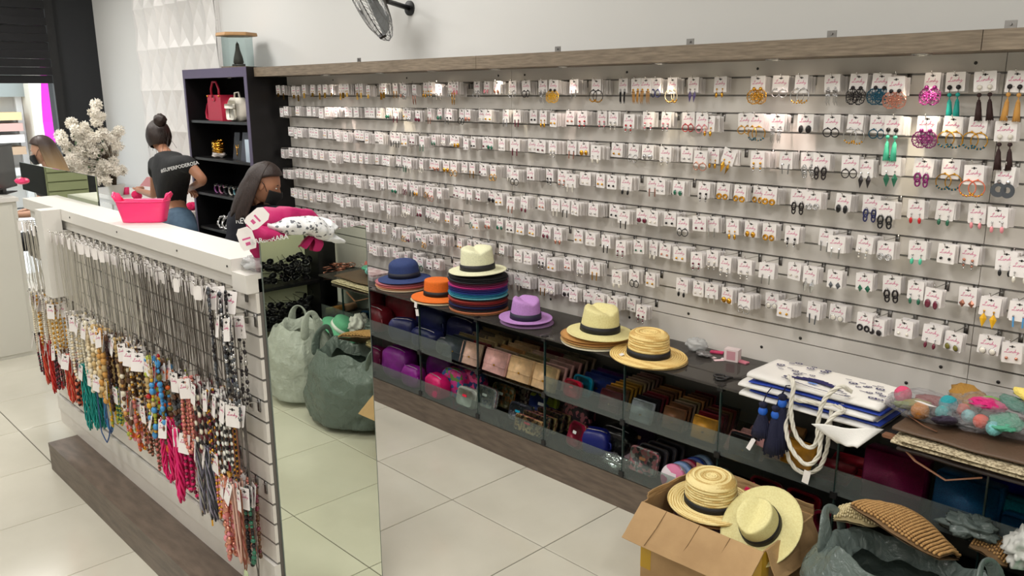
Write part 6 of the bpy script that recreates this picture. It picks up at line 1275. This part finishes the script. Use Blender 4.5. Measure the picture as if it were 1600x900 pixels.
tx = link('printed_lettering', text_mesh('REVENDA', .05, .0004, TXW, .0008), tC); bk = at(392, 346, Y=2.36) - PC; tx.matrix_local = Matrix.Translation(bk) @ RZ(math.radians(28)) @ RX(PI / 2)
# ============================================================ CABINET CONTENTS
def cab(px, z): return at(px, 200, Y=3.08).x
LR = mat('crimson_leather', (176, 34, 62), .4, bump=.1, bscale=200); LW = mat('white_leather', (232, 226, 212), .4); zs1 = 1.7205
t = thing('handbag', 'crimson red leather handbag with looped handle on the top cabinet shelf', 'handbag', (-6.53, 3.09, zs1)); MB().prism([(-.125, 0), (.125, 0), (.115, .2), (-.115, .2)], -.055, .055).build('body', LR, t)
MB().tube([(-.065 + 0, -.04, .195), (-.068, -.04, .245), (-.03, -.04, .30), (.03, -.04, .30), (.068, -.04, .245), (.065, -.04, .195)], .009, 8).build('handle', LR, t, True); MB().rbox((0, -.058, .175), (.06, .006, .05), .02).build('flap_tab', LR, t, True)
MB().tube([(-.118, -.02, .17), (-.16, -.03, .13), (-.19, -.035, .06), (-.17, -.04, .012), (-.12, -.05, .008)], .016, 8, flat=.35).build('shoulder_strap', LR, t, True); MB().ball((.1, -.06, .19), .008, 8, 6).ball((-.1, -.06, .19), .008, 8, 6).build('buckle', C_['gold'], t, True)
t = thing('backpack', 'small white leather backpack beside the crimson handbag', 'backpack', (-6.20, 3.07, zs1)); MB().rbox((0, 0, .09), (.19, .1, .18), .045, n=5).build('body', LW, t, True); MB().rbox((-.01, -.056, .055), (.14, .02, .09), .02).build('front_pocket', LW, t, True)
MB().rbox((-.01, -.062, .115), (.15, .02, .035), .008).build('flap', LW, t, True); MB().tube([(-.045, 0, .175), (-.035, 0, .215), (.03, 0, .22), (.045, 0, .175)], .008, 8, flat=.6).build('handle', LW, t, True); MB().box((-.013, -.069, .03), (-.007, -.066, .11)).build('cord', BLACK, t)
zs2 = 1.4205
for k in range(5):
    o = MB().tube([(.042 * math.cos(2 * PI * i / 22), .042 * math.sin(2 * PI * i / 22), .006 * math.sin(i * 3)) for i in range(22)], .009, 6, closed=True).build('bracelet', C_['gold'], None, True, (-6.60 + .012 * (k % 2), 3.07, zs2 + .05 + .019 * k), (.12 * (k - 2), .1, 0)); tag(o, 'gold bracelet on the roll stand, %s from its base' % ordn(k + 1), 'bracelet', 'gold bracelets in the cabinet')
crumple('tissue_stand', 'crumpled pale stand holding the gold bracelets in the cabinet', 'stand', (-6.6, 3.07, zs2), .065, .05, .024, mat('pale_stand', (206, 196, 190), .4), 3, .4)
for k, (x, w_, h, c, lb) in enumerate(((-6.36, .09, .21, (44, 46, 56), 'dark grey necklace display board on the second shelf'), (-6.24, .09, .15, (18, 18, 22), 'small black display board with a gold pendant'), (-6.10, .1, .22, (60, 62, 74), 'slate display board near the cabinet side'))):
    t = thing('display_board', lb, 'display board', (x, 3.10 - .03 * k, zs2)); MB().box((-w_ / 2, -.006, 0), (w_ / 2, .006, h)).build('board', mat('board_%d' % k, c, .4), t, rot=(-.15, 0, 0)); MB().box((-w_ / 2, .03, 0), (w_ / 2, .06, .01)).build('foot', BLACK, t)
    if k == 1: MB().tube([(-.02, -.012, .12), (-.004, -.016, .07), (0, -.016, .05), (.004, -.016, .07), (.02, -.012, .12)], .0025, 5).ball((0, -.018, .045), (.008, .004, .014), 8, 6).build('pendant', C_['gold'], t, True)
o = MB().box((-.035, -.05, 0), (.035, .01, .17)).build('glossy_box', mat('pale_blue_gloss', (190, 206, 220), .1)); o.location = (-6.0, 3.07, zs2); tag(o, 'pale glossy blue box catching light beside the cabinet side', 'box')
zs3 = 1.1305; rr = random.Random(8)
for k in range(5):
    c = [(150, 90, 150), (190, 130, 160), (60, 60, 66), (214, 210, 200), (120, 170, 180)][k]; n = ['violet', 'pink', 'charcoal', 'white', 'pale blue'][k]
    t = thing('watch', '%s strap watch on a cuff in the lower cabinet shelf' % n, 'watch', (-6.66 + .085 * k, 3.06, zs3 + .036), (0, 0, .3), 'watches in the cabinet'); MB().tube([(.028 * math.cos(2 * PI * i / 16), 0, .034 * math.sin(2 * PI * i / 16)) for i in range(16)], .01, 6, closed=True, flat=.35).build('strap', mat('strap_%d' % k, c, .4), t, True); MB().lathe([(.0001, 0), (.019, 0), (.019, .007), (.0001, .008)], 16, 0, T(0, -.008, .03) @ RX(.5)).build('dial', CHROME, t)
o = MB().rbox((0, 0, .045), (.24, .1, .09), .02).build('dark_case', BLACK, None, True, (-6.33, 3.17, zs3)); tag(o, 'long black case behind the watches with silver studs', 'case')
t = thing('chain_display', 'tall bust hung with gold chains leaning at the right of the cabinet', 'display', (-6.10, 3.08, .8405)); MB().box((-.06, 0, 0), (.06, .012, .5)).build('board', mat('board_2'), t, rot=(-.12, .12, 0))
m = MB(); [m.tube([(-.04 + .012 * k, -.02, .47), (-.03 + .012 * k, -.03, .3), (-.02 + .01 * k, -.02, .1 + .02 * k)], .0028, 4) for k in range(7)]; m.build('gold_chains', C_['gold'], t, True)
for k in range(7):
    o = MB().tube([(.05 * math.cos(2 * PI * i / 20), .05 * math.sin(2 * PI * i / 20), .008 * math.sin(i * 1.9)) for i in range(20)], .011, 6, closed=True).build('bangle', C_['silver'], None, True, (-6.58 + .045 * k, 3.05 + .02 * (k % 2), .895), (PI / 2 - .3, 0, .5 + .1 * k)); tag(o, 'chunky silver bangle on the lowest lit shelf, %s from the left' % ordn(k + 1), 'bangle', 'silver bangles in the cabinet')
# statue in glass case on the cabinet
t = thing('statue_case', 'six sided glass case with wooden lid holding a small statue on the cabinet', 'glass case', (-6.27, 3.14, 2.121)); MB().lathe([(.13, 0), (.13, .012)], 6).build('base', WOOD, t)
MB().lathe([(.115, .0125), (.115, .235)], 6, cap=False).build('glass', thin_glass('case_glass', (226, 236, 236), 1.2), t); MB().lathe([(.15, .236), (.155, .24), (.15, .262)], 6).build('lid', mat('honey_wood', (176, 134, 84), .5, var=.2, scale=12), t)
o = MB().box((-.05, -.03, 0), (.05, .03, .018)).lathe([(.034, .018), (.04, .03), (.036, .06), (.022, .11), (.016, .13), (.017, .142), (.012, .152), (.014, .158), (.012, .168), (.003, .178), (.0001, .19)], 14).build('statuette', mat('dark_bronze', (58, 52, 46), .5, .4), None, True, (-6.27, 3.14, 2.134)); tag(o, 'dark robed crowned statuette inside the glass case', 'statue')
# ============================================================ WALL FAN
fc = Vector((-4.355, 3.349, 2.44)); cc = at(573, -8, Y=2.95); ax = Vector((-.66, -.60, -.40)).normalized()
t = thing('wall_fan', 'wire cage fan with black arm mounted high on the white wall', 'fan', fc)
MB().lathe([(.0001, 0), (.045, .0), (.045, .012), (.02, .016), (.0001, .017)], 20, 0, RX(PI / 2)).build('mount_plate', JAMB, t); c0 = cc - fc
MB().tube([(0, -.01, 0), c0 * .55, c0 - ax * .12], .016, 8).build('arm', JAMB, t, True); Q = ax.to_track_quat('Z', 'Y').to_matrix().to_4x4(); Mx = Matrix.Translation(c0) @ Q
MB().lathe([(.0001, -.17), (.04, -.16), (.055, -.10), (.045, -.02), (.0001, -.015)], 16, 0, Mx).build('motor', JAMB, t, True)
m = MB(); Rf = .28
def prof(u): return (Rf * math.sin(u * PI / 2) ** .9, .075 * math.cos(u * PI / 2))
for s_ in (1, -1):
    for k in range(44):
        a = 2 * PI * k / 44; m.tube([Mx @ Vector((prof(u)[0] * math.cos(a + .5 * u), prof(u)[0] * math.sin(a + .5 * u), s_ * prof(u)[1])) for u in (.12, .4, .65, .85, 1)], .0011, 3)
    for u in (.12, .5, .8, 1): m.tube([Mx @ Vector((prof(u)[0] * math.cos(2 * PI * k / 40), prof(u)[0] * math.sin(2 * PI * k / 40), s_ * prof(u)[1])) for k in range(40)], .0016 if u < 1 else .003, 4, closed=True)
m.build('wire_cage', mat('grey_wire', (120, 120, 120), .4, .7), t)
for k in range(4):
    a = k * PI / 2 + .4; MB().box((-.008, -.012, -.02), (.008, .012, .02), 0, Mx @ T((Rf + .001) * math.cos(a), (Rf + .001) * math.sin(a), 0) @ RZ(a)).build('clip', JAMB, t)
for k in range(3):
    m = MB(); m.grid(lambda u, v: Mx @ Vector(((.04 + .2 * u) * math.cos(k * 2.09 + (v - .5) * (.5 + .5 * u)), (.04 + .2 * u) * math.sin(k * 2.09 + (v - .5) * (.5 + .5 * u)), (v - .5) * .05 - .01)), 10, 8); o = m.build('blade', mat('smoke_blade', (130, 134, 136), .3), t, True); o.modifiers.new('s', 'SOLIDIFY').thickness = .003
# ============================================================ BASKET, MONITOR, BACK COUNTER, FLOWERS
PKP = mat('neon_pink_plastic', (255, 60, 128), .3, sub=.3)
bc = at(223, 346, Z=KT + .002); t = thing('basket', 'neon pink plastic basket with open handles standing on the counter top', 'basket', (bc.x, bc.y + .01, KT + .001), math.radians(46)); t.scale = (.66, .66, .72); m = MB()
def fk(u, v):
    a = u * 2 * PI; e = .5; g = lambda q: math.copysign(abs(q) ** e, q); k = .80 + .2 * v; hnd = max(0, abs(math.cos(a)) - .9) / .1; z = .125 * v + (.045 * hnd * (v > .99)); return (.165 * g(math.cos(a)) * k, .075 * g(math.sin(a)) * k, z)
m.grid(fk, 64, 12, cu=True); m.f.append(tuple(range(64))[::-1]); m.m.append(0)
m.build('tub', PKP, t, True).modifiers.new('s', 'SOLIDIFY').thickness = .003
for s_ in (-1, 1): MB().tube([(s_ * .15, -.05, .125), (s_ * .172, -.045, .155), (s_ * .182, 0, .172), (s_ * .172, .045, .155), (s_ * .15, .05, .125)], .008, 8, flat=.6).build('handle', PKP, t, True)
MB().tube([(.164 * math.copysign(abs(math.cos(a)) ** .5, math.cos(a)), .076 * math.copysign(abs(math.sin(a)) ** .5, math.sin(a)), .124) for a in [2 * PI * i / 48 for i in range(48)]], .004, 6, closed=True).build('rim', PKP, t, True)
mn = at(6, 270, X=-7.3); t = thing('monitor', 'black computer monitor standing on the reception desk at the left edge', 'monitor', (-7.3, mn.y - .03, 1.201), math.radians(-35)); MB().box((-.24, -.02, .03), (.24, .02, .36)).build('screen_housing', mat('black_plastic'), t); MB().box((-.23, .0202, .045), (.23, .022, .35)).build('screen', mat('screen_dark', (30, 34, 30), .1), t); MB().box((-.03, -.02, .008), (.03, .02, .03)).box((-.1, -.07, 0), (.1, .07, .008)).build('stand', mat('black_plastic'), t)
o = MB().box((-.1, -.14, 0), (.1, .14, .004)).build('paper_sheet', mat('white_paper', (230, 230, 226), .6), None, loc=(-7.05, 1.42, 1.201), rot=(0, 0, .4)); tag(o, 'white paper sheet lying on the reception desk top', 'paper')
crumple('pink_pouch', 'hot pink pouch at the far left end of the counter top', 'pouch', at(34, 288, Z=KT + .002), .05, .035, .02, PKP, 9, .15)
fd = thing('back_counter', 'low white counter along the back wall left of the black cabinet', 'counter', (-9.6, 2.9, 0)); MB().box((0, .02, 0), (2.62, .40, .905)).build('body', mat('counter_body_white', (214, 212, 208), .4), fd); MB().box((-.01, 0, .906), (2.63, .41, .95)).build('top', KW, fd)
for k in range(3): q = MB().box((.05 + .87 * k, .008, .12), (.86 + .87 * k, .0195, .86)).build('door', mat('counter_body_white'), fd); MB().tube([(.78 + .87 * k, .0, .5), (.78 + .87 * k, .0, .62)], .005, 6).build('handle', CHROME, q)
FT = .951
for k, (x, y, s_) in enumerate(((-7.10, 3.02, .05), (-7.2, 3.06, .045), (-7.03, 3.10, .04), (-7.28, 3.0, .035))):
    crumple('pink_pompom', 'hot pink fluffy keyring on the back counter, %s from the cabinet' % ordn([2, 3, 1, 4][k]), 'pompom', (x, y, FT), s_, s_, s_ * .6, mat('hot_pink_fur'), k, .3, 14, 24)['group'] = 'pink fluffy keyrings'
t = thing('gift_box', 'pink and white gift box on the back counter near the hands of the standing woman', 'box', (-8.05, 3.12, FT), .2); MB().box((-.15, -.1, 0), (.15, .1, .13)).build('body', mat('white_gloss_box', (232, 226, 226), .35), t); MB().prism([(-.15, .1305), (.15, .1305), (.12, .22), (-.02, .22)], -.1, .1).build('lid', mat('dusty_pink_lid', (206, 140, 144), .5), t)
o = MB().lathe([(.03, 0), (.035, .07), (.0001, .071)], 14).build('pink_jar', PKP, None, True, (-8.72, 3.05, FT)); tag(o, 'small hot pink jar beside the flower arrangement', 'jar')
FX = -8.6; ft_ = thing('blossom_tree', 'artificial white blossom tree in a pot beside the black wall', 'plant', (FX - .1, 2.95, FT)); base = Vector((FX - .1, 2.95, FT)); MB().lathe([(.06, 0), (.085, .1), (.09, .11), (.07, .11), (.0001, .1)], 20).build('pot', mat('white_pot', (225, 222, 216), .3), ft_, True)
PX_ = [(150, 163), (147, 176), (156, 182), (150, 190), (112, 193), (120, 203), (131, 198), (136, 208), (95, 212), (99, 222), (106, 232), (186, 205), (179, 213), (171, 218), (160, 208), (151, 214), (141, 222), (130, 222), (121, 214), (124, 236), (135, 236), (145, 238), (156, 233), (166, 230), (110, 247), (120, 254), (130, 252), (141, 258), (151, 252), (161, 258), (171, 262), (181, 266), (191, 266), (176, 252), (160, 272), (150, 282), (166, 282), (140, 272), (104, 258), (115, 266), (128, 268), (155, 265), (173, 276), (133, 284), (184, 228), (176, 238)]
WB = mat('white_blossom', (252, 246, 234), .7); rr = random.Random(12); tw_ = MB(); pet = []
def blossom(m, c, r, n_):
    for k in range(n_):
        d = Vector((rr.gauss(0, 1), rr.gauss(0, 1), rr.gauss(0, 1))).normalized(); p = c + d * r * rr.uniform(.4, 1); q = d.orthogonal().normalized(); w2 = d.cross(q)
        for j in range(5):
            a = j * 1.257 + rr.uniform(0, 1); e = q * math.cos(a) + w2 * math.sin(a); e2 = q * math.cos(a + .55) + w2 * math.sin(a + .55); s_ = .023
            m.add([p, p + e * s_ + d * .004, p + (e + e2) * s_ * .75 + d * .012, p + e2 * s_ + d * .004], [(0, 1, 2, 3)])
for (x, y) in PX_:
    c = at(x, y, X=FX + rr.uniform(-.14, .12)) - base; m = MB(); blossom(m, c, .05, 44); m.build('blossom_cluster', WB, ft_); mid = Vector((c.x * .3, c.y * .2, .1 + c.z * .45)); tw_.tube([(0, 0, .05), mid, c], [.007, .004, .002], 5)
tw_.build('branches', mat('brown_branch', (86, 70, 52), .8), ft_, True)
lf = MB()
for k in range(26):
    c = at(rr.uniform(110, 180), rr.uniform(200, 270), X=FX) - base; d = Vector((rr.uniform(-1, 1), rr.uniform(-1, 1), rr.uniform(-.3, 1))).normalized() * .05; n_ = d.orthogonal().normalized() * .014; lf.add([c, c + d * .5 + n_, c + d, c + d * .5 - n_], [(0, 1, 2, 3)])
lf.build('leaves', mat('green_leaf', (70, 92, 60), .6), ft_)
# ============================================================ SCARVES ON THE MIRROR TOP
MG = mat('magenta_scarf', (176, 14, 92), .7, bump=.3, bscale=30); WS = floral('white_print_scarf', (226, 226, 226), [(222, 222, 222), (230, 230, 230), (96, 98, 104), (220, 222, 224), (228, 228, 228), (225, 225, 225), (200, 204, 206), (228, 228, 228), (226, 226, 226)], 80)
def cloth(name, pts, rs, m_, t, flat=.45, seed=0, n=18):
    P = []; Rr = []; K = 6
    for i in range(len(pts) - 1):
        for k in range(K): u = k / K; P.append(Vector(pts[i]).lerp(Vector(pts[i + 1]), u)); Rr.append(rs[i] * (1 - u) + rs[i + 1] * u)
    P.append(Vector(pts[-1])); Rr.append(rs[-1]); P = [p + Vector((0, 0, .006 * noise.noise(p * 14 + Vector((seed, 0, 0))))) for p in P]
    m = MB(); m.tube(P, Rr, n, flat=flat); m.v = [tuple(Vector(v) + Vector((noise.noise(Vector(v) * 26 + Vector((seed, 0, 0))), noise.noise(Vector(v) * 26 + Vector((0, seed, 0))), noise.noise(Vector(v) * 22 + Vector((0, 0, seed))))) * .013) for v in m.v]
    return m.build(name, m_, t, True)
def mp(px, py, dx=.0): return at(px, py, X=MX + dx)
t = thing('scarf', 'bunched magenta scarf with white lettering draped over the top of the tall mirror', 'scarf', (0, 0, 0), 0, 'scarves on the mirror')
cloth('scarf_body', [mp(392, 352, -.03), mp(412, 342, -.03), mp(445, 337, -.04), mp(480, 340, -.03), mp(503, 347, -.02)], [.02, .05, .055, .045, .015], MG, t, .6, 1)
cloth('front_fold', [mp(388, 352, .01), mp(405, 364, .015), mp(430, 366, .015), mp(448, 362, .015)], [.018, .04, .036, .01], MG, t, .5, 2); cloth('left_tail', [at(398, 368, X=MX - .02), at(400, 392, X=MX - .04), at(407, 426, X=MX - .03)], [.03, .022, .006], MG, t, .35, 3)
cloth('tail', [mp(486, 372, .006), mp(480, 380, .010), mp(473, 386, .010)], [.012, .014, .010], MG, t, .4, 4); cloth('tail', [mp(494, 372, .006), mp(496, 382, .010), mp(497, 394, .010)], [.012, .014, .013], MG, t, .4, 5)
link('printed_lettering', text_mesh('BARBARARA', .022, .0004, TXW, .0003), t).matrix_local = Matrix.Translation(mp(421, 374, .05)) @ RZ(math.radians(80)) @ RX(PI / 2) @ RZ(.05)
t = thing('scarf', 'white scarf with black line drawings knotted over the right of the tall mirror', 'scarf', (0, 0, 0), 0, 'scarves on the mirror')
cloth('scarf_body', [mp(420, 352, .02), mp(445, 356, .025), mp(470, 353, .03), mp(500, 356, .03), mp(515, 362, .03)], [.012, .034, .045, .052, .03], WS, t, .6, 7)
cloth('knot_end', [mp(498, 345, .0), mp(512, 352, .01), mp(522, 362, .02)], [.02, .034, .03], mat('white_cloth', (222, 224, 226), .7), t, .6, 8); cloth('white_tail', [mp(512, 368, .03), mp(524, 374, .03), mp(537, 380, .03)], [.026, .03, .016], mat('white_cloth'), t, .45, 9)
for k, (px, py, a, b) in enumerate(((402, 341, .9, .05), (385, 373, -.25, .0))):
    hx = MB().prism([(-.026, -.05), (.026, -.05), (.034, -.03), (.034, .03), (.02, .05), (-.02, .05), (-.034, .03), (-.034, -.03)], -.0006, .0006).build('swing_tag', CARD, None, loc=at(px, py, X=MX + .03 + b), rot=(0, a, math.radians(62))); hx.scale = (.72, 1, .72); tag(hx, ('upper white shop tag lying across the magenta scarf', 'lower white shop tag hanging left of the magenta scarf')[k], 'tag', 'scarf tags')
    MB().box((-.018, -.0009, -.004), (.018, -.0007, .004)).box((-.01, -.0009, -.03), (.01, -.0007, -.016)).build('print', PINKINK, hx)
crumple('clear_bag', 'clear plastic sleeve lying on the counter end under the scarf tag', 'plastic bag', (MX - .06, 1.27, 1.363), .05, .04, .025, film('clear_wrap2', (235, 235, 235), (220, 222, 222), .5, .2), 7, .4)
